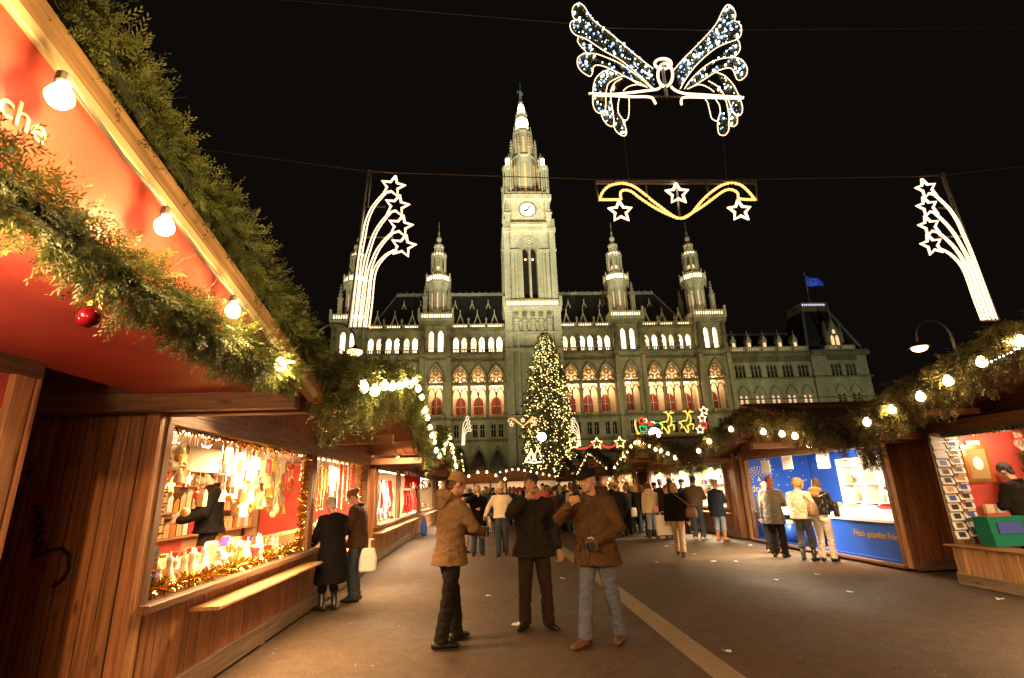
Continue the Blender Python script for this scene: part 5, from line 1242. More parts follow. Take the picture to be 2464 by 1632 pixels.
a = MB(); a.tube(Z4([(50, 350), (508, 345)], SY), .03, 4); a.tube(Z4([(50, 350), (50, 440)], SY), .03, 4); a.tube(Z4([(508, 345), (508, 430)], SY), .03, 4); a.tube(Z4([(50, 440), (508, 430)], SY), .03, 4)
for q in (55, 503): p = Z4([(q, 435)], SY)[0]; a.tube([p, (p.x, p.y, 0)], .04, 5)
a.build('frame', METAL_D, sw)
fw = thing('flower_light', 'column of four small flower lights right of the sleigh', 'light ornament', tuple(Z4([(1157, 290)], SY)[0]))
for c, m_ in (((1190, 102), ROPE_W), ((1175, 166), ROPE_W), ((1187, 221), ROPE_R), ((1157, 263), ROPE_W)): a = MB(); rope(a, star_pts(Z4([c], SY)[0], .40, .2), .055, 5); a.build('flower', m_, fw)
a = MB(); p = Z4([(1190, 90)], SY)[0]; a.tube([(p.x + .15, SY + .1, 0), (p.x + .15, SY + .1, p.z + .3)], .05, 5); a.build('pole', METAL_D, fw)
tl = thing('tree_outline_light', 'small outlined fir trees in white and amber light at the foot of the big tree', 'light ornament', tuple(dy(1235, 1075, 60)))
Z5 = lambda l: [dy(x, y, 60) for x, y in l]
a = MB()
for l in ([(1214, 1066), (1228, 1040), (1240, 1066)], [(1230, 1066), (1243, 1036), (1256, 1066)], [(1213, 1068), (1235, 1070), (1258, 1067)], [(1218, 1064), (1228, 1048), (1236, 1064)]): rope(a, Z5(l), .09, 5)
a.build('outline', ROPE_W, tl); a = MB(); rope(a, Z5([(1213, 1069), (1222, 1054), (1228, 1070)]), .08, 5); a.build('amber_outline', emit('rope_amber', (1, .3, .08), 3), tl)
a = MB(); p = Z5([(1235, 1070)])[0]; a.tube([(p.x, 60.1, 0), (p.x, 60.1, p.z + 1.5)], .07, 5); a.build('pole', METAL_D, tl)
# ---- masts with cold floodlights
def mast(label, px, py, Y, hot=70):
    p = dy(px, py, Y); t = thing('floodlight_mast', label, 'floodlight', (p.x, Y, 0), 'cold floodlights on masts')
    a = MB(); a.tube([(p.x, Y + .2, 0), (p.x, Y + .2, p.z + .3)], [.09, .06], 8); a.build('pole', METAL, t)
    a = MB(); a.box(p.x - .5, p.x + .5, Y + .02, Y + .3, p.z - .44, p.z + .46); a.build('housing', METAL_D, t)
    a = MB(); a.ball((p.x, Y - .05, p.z), (.5, .16, .46), 16, 10); a.build('glass', FLOODGLASS, t)
    lamp('mast_light', 'SPOT', (p.x, Y - .3, p.z), 250, (.82, .9, 1), t, aim=(p.x * .6, 10, 0), spot=math.radians(110), radius=.2)
mast('cold white floodlight on a mast in front of the decorated tree', 1252, 1010, 58); mast('cold white floodlight on a mast behind the sleigh light', 1513, 1002, 44)
# ---- street lamps with curved arms
def street_lamp(label, lampx, lampy, Y, side, glare):
    L0 = dy(lampx, lampy, Y); R_ = .62; t = thing('street_lamp', label, 'street lamp', (L0.x + side * 1.45, Y, 0), 'curved street lamps')
    px = L0.x + side * 1.45
    a = MB(); a.tube([(px, Y, 0), (px, Y, 1.2), (px, Y, L0.z + .35)], [.11, .08, .055], 10); a.box(px - .13, px + .13, Y - .06, Y + .06, L0.z - .35, L0.z - .25); a.build('pole', METAL, t)
    arc = [(px - side * (.72 - .72 * math.cos(k * PI / 12)), Y, L0.z + .35 + .72 * math.sin(k * PI / 12)) for k in range(13)] + [(L0.x, Y, L0.z + .2)]
    a = MB(); a.tube(arc, .035, 8); a.build('arm', METAL, t)
    a = MB(); a.lathe([(.05, .22), (.10, .16), (.34, .04), (.36, 0), (.30, .01)], (L0.x, Y, L0.z), 16); a.build('lamp_shade', METAL_D, t)
    a = MB(); a.ball((L0.x, Y, L0.z - .02), (.27, .27, .16), 14, 8); a.build('lamp_glass', emit('sodium_glass', (1, .58, .22), 9), t)
    lamp('street_light', 'SPOT', (L0.x, Y, L0.z - .25), 1300, (1, .56, .24), t, aim=(L0.x, Y, 0), spot=math.radians(150), radius=.2)
street_lamp('curved street lamp glowing above the ornament kiosk at the left', 820, 812, 18, -1, 1)
street_lamp('curved street lamp glowing above the right kiosks, below the lone star cascade', 2125, 803, 18, 1, 1)
# a third lamp of the row stands behind the viewer and lights the near end of the lane
bl_ = thing('street_lamp', 'curved street lamp behind the viewer, beyond the picture', 'street lamp', (5.6, -16, 0), 'curved street lamps')
a = MB(); a.tube([(5.6, -16, 0), (5.6, -16, 4.7)], [.11, .06], 10); a.tube([(5.6 - .7 + .7 * math.cos(k * PI / 12), -16, 4.7 + .7 * math.sin(k * PI / 12)) for k in range(13)], .035, 8); a.build('pole', METAL, bl_)
a = MB(); a.lathe([(.05, .22), (.10, .16), (.34, .04), (.36, 0), (.30, .01)], (4.2, -16, 4.55), 16); a.build('lamp_shade', METAL_D, bl_)
a = MB(); a.ball((4.2, -16, 4.52), (.29, .29, .17), 14, 8); a.build('lamp_glass', emit('sodium_glass', (1, .58, .22), 9), bl_)
lamp('street_light', 'SPOT', (4.2, -15.9, 4.30), 9500, (1, .54, .22), bl_, aim=(1.2, 6, .6), spot=math.radians(100), radius=.22)
# ---- stalls closing the lane at the far end
def far_stall(label, cx, Y, half, ez, pz, lights=True, mat=None, bulbs=True):
    k = thing('market_kiosk', label, 'kiosk', (cx, Y, 0), 'kiosks across the far end of the lane')
    a = MB(); a.prism_y([(cx - half, ez), (cx, pz), (cx + half, ez), (cx + half, ez + .2), (cx, pz + .22), (cx - half, ez + .2)], Y - .8, Y + 4); a.build('roof', principled('far_roof', (.05, .045, .04), .6), k)
    a = MB(); a.box(cx - half * .92, cx + half * .92, Y + 2.6, Y + 2.7, .1, ez); a.build('back_wall', CREAM, k)
    a = MB(); a.prism_y([(cx - half * .93, ez - .25), (cx + half * .93, ez - .25), (cx + half * .93, ez), (cx, pz), (cx - half * .93, ez)], Y - .05, Y); a.build('gable_board', W_MID, k)
    for s_ in (-1, -.33, .33, 1): a = MB(); a.box(cx + s_ * half * .9 - .07, cx + s_ * half * .9 + .07, Y - .1, Y + .05, 0, ez); a.build('post', W_MID, k)
    a = MB(); a.box(cx - half * .9, cx + half * .9, Y - .2, Y + .3, .1, 1.0); a.build('counter', W_MID, k)
    if lights: lamp('stall_light', 'AREA', (cx, Y + .8, ez - .1), 60 * half, WARM2, k, half * 1.6, .8, aim=(cx, Y + 1.4, 0)); 
    if bulbs:
        n = int(half * 2 / .55); pts = [(cx - half + 2 * half * (i + .5) / n, Y - .95, pz - (pz - ez) * abs(-1 + 2 * (i + .5) / n) - .12) for i in range(n)]
        bulb_string('bulbs lining the ' + label.split(' with')[0] + ' at the far end of the lane', pts, .075, BULB_FAR, False, True, 'bulb strings at the far end of the lane')
    return k
far_stall('broad far stall with a bulb lined gable, behind the middle man', dy(1190, 1090, 50).x, 50, 4.6, 2.6, 3.6)
far_stall('small far stall with a bulb lined gable, behind the tan jacket man', dy(1115, 1090, 38).x, 38, 1.9, 2.35, 3.1)
far_stall('low dark roofed far stall in front of the decorated tree', dy(1300, 1100, 56).x, 56, 3.6, 2.5, 3.0, True, None, False)

# ================================================================== people
SKIN = principled('skin', (.50, .27, .18), .55, 0, .08, 20); SKIN_P = principled('pale_skin', (.60, .36, .26), .55, 0, .08, 20)
LIP = principled('lip', (.34, .12, .09), .5); EYE = principled('dark_eye', (.03, .02, .015), .3)
def C(name, col, **k): return cloth(name, col, **k)
COTH = {'tan': C('tan_jacket', (.175, .108, .056)), 'black': C('black_jacket', (.020, .017, .014)), 'brown': C('brown_parka', (.070, .040, .019)), 'blackwool': C('black_wool', (.007, .006, .006), rough=.95), 'darkbrown': C('dark_brown', (.05, .028, .016)),
        'white': C('white_jacket', (.72, .64, .50)), 'cream': C('cream_coat', (.68, .56, .34)), 'grey': C('grey_wool', (.075, .066, .054)), 'navy': C('navy_coat', (.022, .026, .038)), 'olive': C('olive_jacket', (.10, .075, .04)),
        'pink': C('salmon_jacket', (.55, .14, .12)), 'red': C('red_jacket', (.40, .03, .025)), 'blue': C('blue_jacket', (.04, .07, .25)), 'plaid': C('teal_jacket', (.06, .15, .16)), 'pinkcoat': C('pale_pink_coat', (.55, .38, .30)),
        'puffer': principled('shiny_black_puffer', (.012, .012, .013), .16, 0, 0, 9, .25, 30), 'wfur': C('white_fur', (.75, .70, .60), bump=1.0), 'charcoal': C('charcoal', (.022, .021, .021))}
PANT = {'black': C('black_trousers', (.016, .013, .011)), 'brownblack': C('brown_black_trousers', (.030, .020, .014)), 'jeans': C('blue_jeans', (.10, .120, .165)), 'darkjeans': C('dark_jeans', (.045, .06, .085)), 'beige': C('beige_trousers', (.46, .33, .24)), 'white': C('white_jeans', (.78, .75, .70)), 'lightjeans': C('light_jeans', (.26, .30, .33))}
SHOE = {'black': principled('black_leather', (.015, .012, .010), .35), 'brown': principled('brown_leather', (.11, .045, .022), .45, 0, .15, 20), 'tan': principled('tan_leather', (.42, .17, .06), .6, 0, .15, 20), 'white': principled('white_sneaker', (.6, .58, .52), .5)}
HAIRM = {'dark': principled('dark_hair', (.025, .014, .009), .5, 0, .4, 60, .8, 120), 'brown': principled('brown_hair', (.09, .04, .018), .45, 0, .4, 60, .8, 120), 'grey': principled('grey_hair', (.34, .30, .25), .5, 0, .35, 60, .8, 120), 'blond': principled('blond_hair', (.42, .26, .10), .45, 0, .35, 60, .8, 120), 'red': principled('auburn_hair', (.16, .042, .016), .4, 0, .35, 60, .8, 120)}
HATM = {'beige': C('beige_knit', (.36, .21, .10), bump=.9, bscale=160), 'black': C('black_cap', (.012, .010, .009)), 'cream': C('cream_knit', (.78, .68, .48), bump=.9, bscale=160), 'grey': C('grey_knit', (.18, .16, .14), bump=.9), 'blue': C('blue_hat', (.03, .05, .22)), 'red': C('red_hat', (.42, .03, .03)), 'yellow': C('yellow_hat', (.6, .4, .05)), 'fur': C('fur_trim', (.36, .25, .13), bump=1.0, bscale=60)}
PENDING = []
def remeshed(name, mb, mat, parent, vox, smooth_it=4, wr=0.0, wscale=7.0, extra=None):
    me = mb.mesh(name); me.materials.append(mat)
    bm = bmesh.new(); bm.from_mesh(me); bmesh.ops.recalc_face_normals(bm, faces=bm.faces); bm.to_mesh(me); bm.free()
    o = bpy.data.objects.new(name, me); COL.objects.link(o); o.parent = parent
    r = o.modifiers.new('skin', 'REMESH'); r.mode = 'VOXEL'; r.voxel_size = vox; r.use_smooth_shade = True
    if smooth_it: s = o.modifiers.new('soft', 'SMOOTH'); s.factor = .5; s.iterations = smooth_it
    PENDING.append((o, wr, wscale, mat, extra))
    return o
def flush():
    dgp = bpy.context.evaluated_depsgraph_get()
    done = []
    for o, wr, ws, mat, extra in PENDING: done.append(bpy.data.meshes.new_from_object(o.evaluated_get(dgp)))
    for (o, wr, ws, mat, extra), me in zip(PENDING, done):
        n = len(me.vertices)
        if wr > 0 and n:
            co = np.empty(n * 3, np.float32); me.vertices.foreach_get('co', co); co = co.reshape(-1, 3)
            nr = np.empty(n * 3, np.float32); me.vertex_normals.foreach_get('vector', nr); nr = nr.reshape(-1, 3)
            sd = random.uniform(0, 50)
            h = np.array([mnoise.noise(Vector((x * ws + sd, y * ws, z * ws * .42))) + .75 * mnoise.noise(Vector((x * ws * .9, y * ws * .9 + sd, z * ws * 2.4))) + .3 * mnoise.noise(Vector((x * ws * 4 + sd, y * ws * 4, z * ws * 4))) for x, y, z in co], np.float32)
            h = -np.abs(h) * 1.3 + .35
            co = co + nr * (h * wr)[:, None]; co[:, 2] = np.maximum(co[:, 2], 0.004)
            me.vertices.foreach_set('co', co.ravel())
        if extra is not None:
            bm = bmesh.new(); bm.from_mesh(me); em = extra.mesh('x'); bm.from_mesh(em); bm.to_mesh(me); bm.free(); bpy.data.meshes.remove(em)
        me.materials.clear(); me.materials.append(mat)
        me.polygons.foreach_set('use_smooth', [True] * len(me.polygons)); me.update()
        o.modifiers.clear(); old = o.data; o.data = me; bpy.data.meshes.remove(old)
    PENDING.clear()
def ik(S, T, l1, l2, pole):
    d = T - S; L_ = min(d.length, (l1 + l2) * .999); dn = d.normalized(); T = S + dn * L_
    a = (l1 * l1 - l2 * l2 + L_ * L_) / (2 * L_); h = math.sqrt(max(l1 * l1 - a * a, 0)); p = Vector(pole); p = (p - dn * p.dot(dn)).normalized()
    return S + dn * a + p * h, T
def person(label, xy, yaw, H=1.75, coat='black', hem=.85, pants='black', shoes='black', hair=None, hat=None, hood=None, fit=1.0, lean=0.0, head=(0, 0), rh=None, lh=None, rpole=(.5, -.6, -.5), lpole=(-.5, -.6, -.5),
           feet=((.11, .02, 12), (-.11, 0, -12)), vox=.016, fingers=False, hairlen=0, boots=0, sleeve=1.0, group=None, flare=.02, skirt=False, wr=.010, hands=True, collar=True, bun=False, turtleneck=None, z0=0.0, skin=None, twist=0.0, bulky=1.0):
    """a clothed figure: one continuous body, garments as parts. Local frame: facing +Y, right hand at +X"""
    s = H / 1.78; p = thing('person', label, 'person', (xy[0], xy[1], z0), group); p.rotation_euler[2] = yaw
    skin = skin or SKIN; V3 = lambda x, y, z: Vector((x * s, y * s, z * s))
    cl, sl = math.cos(lean), math.sin(lean); ct, st_ = math.cos(twist), math.sin(twist)
    def up(x, y, z):        # upper body bends forward about the pelvis and twists
        dz = z - .96; y2, z2 = y * cl + dz * sl, .96 - y * sl + dz * cl
        f = min(1, max(0, (z - .9) / .4)); a = twist * f
        return V3(x * math.cos(a) - y2 * math.sin(a), x * math.sin(a) + y2 * math.cos(a), z2)
    hy, hp = head
    HM = Matrix.Rotation(hy + twist, 3, 'Z') @ Matrix.Rotation(-hp - lean * .5, 3, 'X')
    nk = up(0, -.01, 1.50); hc = nk + HM @ V3(0, .035, .165)
    def hd(x, y, z): return hc + HM @ V3(x, y, z)
    SR, SL = up(.185, 0, 1.43), up(-.185, 0, 1.43)
    RH = up(*rh) if rh else up(.27, .04, .84); LH = up(*lh) if lh else up(-.27, .04, .84)
    tw = Matrix.Rotation(twist, 3, 'Z')
    RE, RH = ik(SR, RH, .30 * s, .275 * s, tw @ Vector(rpole)); LE, LH = ik(SL, LH, .30 * s, .275 * s, tw @ Vector(lpole))
    # body ---------------------------------------------------------------
    b = MB()
    rot = HM
    b.ball(hc + HM @ V3(0, -.008, .025), (.076 * s, .094 * s, .098 * s), 16, 12, rot); b.ball(hd(0, .028, -.045), (.056 * s, .066 * s, .066 * s), 14, 10, rot); b.ball(hd(0, .062, -.085), (.028 * s, .024 * s, .022 * s), 10, 8, rot)
    b.tube([hd(0, .09, .018), hd(0, .108, -.018)], [.010 * s, .017 * s], 8, round_ends=True)
    for sx in (-1, 1): b.ball(hd(sx * .076, -.012, -.005), (.012 * s, .022 * s, .032 * s), 8, 6, rot)
    b.tube([up(0, -.015, 1.42), nk, hd(0, -.012, -.05)], [.062 * s, .054 * s, .056 * s], 12)
    b.tube([up(0, 0, .92), up(0, 0, 1.1), up(0, 0, 1.3), up(0, -.01, 1.44)], [(.13 * s, .09 * s), (.12 * s, .085 * s), (.15 * s, .09 * s), (.10 * s, .06 * s)], 12, ref=(1, 0, 0))
    ex = MB() if fingers else None
    for S_, E_, H_, sx in ((SR, RE, RH, 1), (SL, LE, LH, -1)):
        b.tube([S_, E_, H_], [.045 * s, .036 * s, .027 * s], 10, round_ends=True)
        if not hands: continue
        d = (H_ - E_).normalized(); side = Vector((sx, 0, 0)); pn = d.cross(Vector((0, 0, 1)));
        if pn.length < .2: pn = Vector((0, 1, 0)) if sx > 0 else Vector((0, 1, 0))
        pn.normalize(); ac = d.cross(pn).normalized()                # ac: across the palm
        b.tube([H_ - d * .01 * s, H_ + d * .035 * s, H_ + d * .085 * s], [(.024 * s, .020 * s), (.040 * s, .017 * s), (.040 * s, .014 * s)], 10, ref=ac, round_ends=True)
        if fingers:
            for k, (off, ln) in enumerate(((-.030, .072), (-.010, .082), (.010, .078), (.030, .062))):
                q0 = H_ + d * .080 * s + ac * off * s; cu = -pn * sx
                ex.tube([q0, q0 + d * ln * .45 * s + cu * .010 * s, q0 + d * ln * .70 * s + cu * .036 * s, q0 + d * ln * .62 * s + cu * .060 * s], [.0095 * s, .009 * s, .0085 * s, .007 * s], 8, round_ends=True)
            q0 = H_ + d * .03 * s - ac * .034 * s; ex.tube([q0, q0 + d * .025 * s - ac * .026 * s, q0 + d * .058 * s - ac * .026 * s - pn * sx * .02 * s], [.012 * s, .011 * s, .009 * s], 8, round_ends=True)
        else:
            b.tube([H_ + d * .08 * s, H_ + d * .125 * s - pn * sx * .02 * s, H_ + d * .14 * s - pn * sx * .045 * s], [(.034 * s, .014 * s), (.030 * s, .013 * s), (.022 * s, .011 * s)], 8, ref=ac, round_ends=True)
            b.tube([H_ + d * .03 * s - ac * .03 * s, H_ + d * .07 * s - ac * .05 * s], [.014 * s, .010 * s], 8, round_ends=True)
    # legs
    hip = [V3(.09, 0, .93), V3(-.09, 0, .93)]; ank = []; kn = []
    for (fx_, fy_, fr_), h_ in zip(feet, hip):
        lift = 0.0
        a_ = V3(fx_, fy_, .085); K_, a_ = ik(h_, a_, .43 * s, .425 * s, (fx_ * .3, 1, 0)); ank.append((a_, math.radians(-fr_))); kn.append(K_)
        b.tube([h_, K_, a_], [.07 * s, .045 * s, .034 * s], 10, round_ends=True)
    bo = remeshed('body', b, skin, p, vox * .8 if not fingers else .0085, 2, 0, 7, ex)
    # face
    if fingers or vox <= .013:
        for sx in (-1, 1):
            e = MB(); e.ball(hd(sx * .030, .082, .012), (.011 * s, .006 * s, .0055 * s), 8, 6, rot); e.build('eye', EYE, bo)
            e = MB(); e.tube([hd(sx * .014, .090, .032), hd(sx * .030, .088, .037), hd(sx * .046, .078, .031)], [.004 * s, .0055 * s, .003 * s], 6); e.build('eyebrow', HAIRM.get(hair or 'dark'), bo)
        e = MB(); e.tube([hd(-.022, .086, -.058), hd(0, .096, -.056), hd(.022, .086, -.058)], [.003 * s, .006 * s, .003 * s], 6); e.build('mouth', LIP, bo)
    # coat
    c = MB(); f = fit; B_ = bulky
    zh = hem
    prof = [(1.475, .115, .075), (1.45, .175 * f, .100), (1.38, .205 * f, .122 * f), (1.25, .205 * f, .135 * f * B_), (1.10, .190 * f, .135 * f * B_), (.98, .195 * f, .142 * f)]
    if zh < .95: prof.append(((.98 + zh) / 2, .198 * f + flare * .6, .146 * f + flare * .5)); prof.append((zh, .200 * f + flare, .150 * f + flare))
    else: prof[-1] = (zh, .198 * f, .140 * f)
    pts = [up(0, 0, z) if z > .96 else V3(0, 0, z) for z, _, _ in prof]
    c.tube(pts, [(a * s, b_ * s) for _, a, b_ in prof], 20, ref=(ct, st_, 0))
    for S_, E_, H_ in ((SR, RE, RH), (SL, LE, LH)):
        m1 = S_.lerp(E_, .5); m2 = E_.lerp(H_, .5)
        c.tube([S_ + (up(0, 0, 1.40) - S_) * .25, S_, m1, E_, m2, E_.lerp(H_, .96 * sleeve)], [r * s * f * sl_ for r, sl_ in ((.080, 1), (.078, 1), (.070, 1), (.063, 1), (.056, 1), (.050, 1))], 12, round_ends=True)
    if collar: c.tube([up(.075 * math.cos(k * PI / 8), -.015 + .07 * math.sin(k * PI / 8), 1.495 + (.012 if math.sin(k * PI / 8) < 0 else -.012)) for k in range(17)], .026 * s, 8)
    cm = COTH[coat]
    co = remeshed('coat', c, cm, p, vox, 3, wr * s, 7.5 if not skirt else 5)
    if fingers:
        def rad(z):
            for (za, a0, b0), (zb_, a1, b1) in zip(prof, prof[1:]):
                if zb_ <= z <= za: t_ = (za - z) / (za - zb_ + 1e-6); return a0 + (a1 - a0) * t_, b0 + (b1 - b0) * t_
            return prof[-1][1:]
        PL = lambda phi, z, o_: (up if z > .96 else V3)((rad(z)[0] + o_) * math.sin(phi), (rad(z)[1] + o_) * math.cos(phi), z)
        pk = MB(); zs_ = [1.40 - (1.40 - zh - .02) * i / 14 for i in range(15)]; pk.tube([PL(0, z, .004) for z in zs_], [(.022 * s, .006 * s)] * 15, 8, ref=(1, 0, 0)); link('placket', pk.mesh('placket', smooth=True), cm, p)
        for sx in (-1, 1):
            for zt_, hh in ((zh + .20, .06), (1.30, .045)):
                fp = MB(); n_ = 6; vs_ = []
                for zz_, o_ in ((zt_, .012), (zt_ - hh * .5, .017), (zt_ - hh, .014)): vs_ += [PL(sx * (.42 + .55 * i / n_), zz_, o_) for i in range(n_ + 1)]
                fp.add(vs_, [(r_ * (n_ + 1) + i, r_ * (n_ + 1) + i + 1, (r_ + 1) * (n_ + 1) + i + 1, (r_ + 1) * (n_ + 1) + i) for r_ in range(2) for i in range(n_)])
                link('pocket_flap', fp.mesh('pocket_flap', smooth=True), cm, p)
    if hood:
        h = MB(); h.tube([up(.115 * math.cos(k * PI / 8), -.045 + .085 * math.sin(k * PI / 8), 1.50 - .045 * math.sin(k * PI / 8)) for k in range(17)], [(.040 + (.022 if math.sin(k * PI / 8) < -.3 else 0)) * s for k in range(17)], 10); h.ball(up(0, -.125, 1.45), (.10 * s, .055 * s, .085 * s), 12, 8)
        remeshed('hood', h, HATM['fur'] if hood == 'fur' else cm, p, vox, 3, .008 * s, 12)
    if turtleneck: h = MB(); h.tube([up(0, -.012, 1.46), nk + Vector((0, 0, .02)), nk + Vector((0, .0, .055))], [.075 * s, .070 * s, .066 * s], 14); link('scarf', h.mesh('scarf', smooth=True), turtleneck, p)
    # trousers
    t = MB()
    t.tube([V3(0, 0, 1.02), V3(0, 0, .94), V3(0, 0, .86)], [(.155 * s, .105 * s), (.170 * s, .118 * s), (.165 * s, .115 * s)], 16, ref=(1, 0, 0))
    for h_, K_, (a_, fr_) in zip(hip, kn, ank):
        low = a_ + Vector((0, -.004, -.03)) * s if not boots else K_.lerp(a_, 1 - boots)
        t.tube([h_ + Vector((0, 0, -.02)) * s, h_.lerp(K_, .55), K_, K_.lerp(a_, .55), low], [r * s for r in (.100, .094, .080, .075, .076 if not boots else .060)], 14)
    remeshed('trousers', t, PANT[pants], p, vox, 2, .015 * s, 9)
    # shoes
    for (a_, fr_), K_ in zip(ank, kn):
        R_ = Matrix.Rotation(fr_, 3, 'Z'); o0 = Vector((a_.x, a_.y, 0))
        q = lambda x, y, z: o0 + R_ @ V3(x, y, z)
        sh = MB(); sh.tube([q(0, -.075, .045), q(0, -.02, .05), q(0, .08, .042), q(0, .15, .034), q(0, .185, .028)], [(.034 * s, .042 * s), (.040 * s, .048 * s), (.047 * s, .038 * s), (.044 * s, .030 * s), (.028 * s, .020 * s)], 12, ref=R_ @ Vector((1, 0, 0)), round_ends=True)
        top_ = a_ + Vector((0, 0, .05)) * s if not boots else K_.lerp(a_, .9 - boots)
        sh.tube([q(0, -.025, .05), a_, top_], [.045 * s, .043 * s, (.050 if not boots else .062) * s], 12)
        sh.v = [(x, y_, max(z, .002)) for x, y_, z in sh.v]
        so = sh.mesh('shoe', smooth=True); ob = link('shoe', so, SHOE[shoes], p)
    # hair / hat
    if hair:
        h = MB(); kh = .86 if hat else 1.0; h.ball(hd(0, -.020, .052 if not hat else .03), (.090 * s * kh, .103 * s * kh, .096 * s * kh), 16, 10, rot)
        if hairlen > 0:
            h.tube([hd(0, -.045, .02), hd(0, -.075, -.08), hd(0, -.085, -.08 - hairlen)], [(.080 * s, .06 * s), (.082 * s, .048 * s), (.065 * s, .03 * s)], 14, ref=HM @ Vector((1, 0, 0)), round_ends=True)
            for sx in (-1, 1): h.tube([hd(sx * .072, -.01, .04), hd(sx * .080, .0, -.05), hd(sx * .075, .0, -.07 - hairlen * .7)], [.026 * s, .026 * s, .016 * s], 8, round_ends=True)
        else:
            h.tube([hd(0, -.07, .03), hd(0, -.078, -.06)], [(.066 * s, .035 * s), (.05 * s, .022 * s)], 12, ref=HM @ Vector((1, 0, 0)), round_ends=True)
            for sx in (-1, 1): h.ball(hd(sx * .070, .01, .02), (.014 * s, .03 * s, .04 * s), 8, 6, rot)
        if bun: h.ball(hd(0, -.125, .06), .042 * s, 10, 8)
        remeshed('hair', h, HAIRM[hair], p, vox * .8, 1, .010 * s, 26)
    if hat:
        kind, hm = hat
        h = MB()
        if kind == 'beanie':
            h.ball(hd(0, -.016, .078), (.090 * s, .106 * s, .078 * s), 18, 12, rot); h.tube([hd(.088 * math.cos(k * PI / 10), -.014 +   .104 * math.sin(k * PI / 10), .038) for k in range(21)], .014 * s, 8)
        elif kind == 'tall':
            h.ball(hd(0, -.012, .05), (.092 * s, .105 * s, .09 * s), 16, 10, rot); h.ball(hd(0, -.03, .13), (.055 * s, .06 * s, .07 * s), 12, 8, rot)
            for sx in (-1, 1): h.tube([hd(sx * .08, -.01, .03), hd(sx * .082, .0, -.06)], [.025 * s, .012 * s], 8, round_ends=True)
        elif kind == 'cap':
            h.ball(hd(0, -.014, .084), (.092 * s, .108 * s, .064 * s), 18, 10, rot); h.tube([hd(0, .05, .062), hd(0, .10, .060), hd(0, .155, .044)], [(.075 * s, .010 * s), (.072 * s, .009 * s), (.045 * s, .007 * s)], 14, ref=HM @ Vector((1, 0, 0)), round_ends=True)
        elif kind == 'furhood':
            h.ball(hd(0, -.03, .03), (.115 * s, .115 * s, .125 * s), 16, 10, rot); h.tube([hd(.105 * math.cos(k * PI / 10), .045, .01 + .12 * math.sin(k * PI / 10)) for k in range(21)], .03 * s, 8)
        remeshed('hat', h, HATM[hm], p, vox * .8, 1, .003 * s if kind != 'furhood' else .014, 30)
    M = Matrix.Rotation(yaw, 3, 'Z')
    wp = lambda v: Vector((xy[0], xy[1], z0)) + M @ v
    return p, {'rh': wp(RH), 'lh': wp(LH), 're': wp(RE), 'le': wp(LE), 'hc': wp(hc), 'chest': wp(up(0, .16, 1.25)), 'yaw': yaw, 's': s, 'rd': M @ (RH - RE).normalized(), 'ld': M @ (LH - LE).normalized(), 'sr': wp(SR), 'sl': wp(SL)}
D2 = math.radians
# --- the three men in front
m1, j1 = person('man in tan hooded jacket and beige beanie holding a mug, left of the three', (-.42, 6.46), D2(-60), 1.86, 'tan', .80, 'black', 'black', 'brown', ('beanie', 'beige'), True, 1.12, .05, (D2(-8), D2(14)), (.10, .34, 1.14), (-.04, .36, 1.12), rpole=(.9, -.3, -.5), lpole=(-.8, -.2, -.5), feet=((.11, -.15, 15), (-.11, .15, -20)), vox=.0115, fingers=True, wr=.016, flare=.03)
m2, j2 = person('man in black jacket drinking from a cup, middle of the three', (.62, 7.0), D2(176), 1.83, 'black', .80, 'brownblack', 'black', 'dark', None, None, 1.16, .02, (D2(-14), D2(-2)), (.075, .20, 1.49), (-.31, .06, .86), sleeve=.86, collar=False, rpole=(.9, .15, -.75), feet=((.14, 0, 25), (-.15, .04, -30)), vox=.0115, fingers=True, wr=.016, flare=.05, bulky=1.08)
m3, j3 = person('man in brown parka, black cap and jeans raising a snack, right of the three', (1.27, 6.2), D2(140), 1.84, 'brown', .78, 'jeans', 'brown', 'grey', ('cap', 'black'), True, 1.20, .04, (D2(-4), D2(10)), (.12, .30, 1.42), (-.16, .24, 1.06), rpole=(.85, -.1, -.7), lpole=(-.9, -.5, -.3), feet=((.10, .20, 15), (-.12, -.17, -16)), vox=.0115, fingers=True, wr=.018, flare=.04, bulky=1.1)
# beard of the third man
# --- two women at the ornament window
w4, j4 = person('woman with short grey hair in a long black coat at the ornament window', (-2.33, 8.5), D2(50), 1.62, 'blackwool', .42, 'black', 'black', 'grey', None, None, 1.22, .10, (0, D2(20)), (.20, .34, 1.02), (-.2, .36, 1.0), vox=.014, boots=.55, flare=.05, skirt=True, feet=((.09, 0, 5), (-.08, .12, -8)))
w5, j5 = person('woman with a hair bun in a dark brown jacket and jeans, looking down', (-2.12, 9.2), D2(84), 1.76, 'darkbrown', .82, 'darkjeans', 'black', 'red', None, None, 1.10, .06, (0, D2(28)), (.16, .3, 1.05), (-.16, .3, 1.05), vox=.014, bun=True, flare=.03)
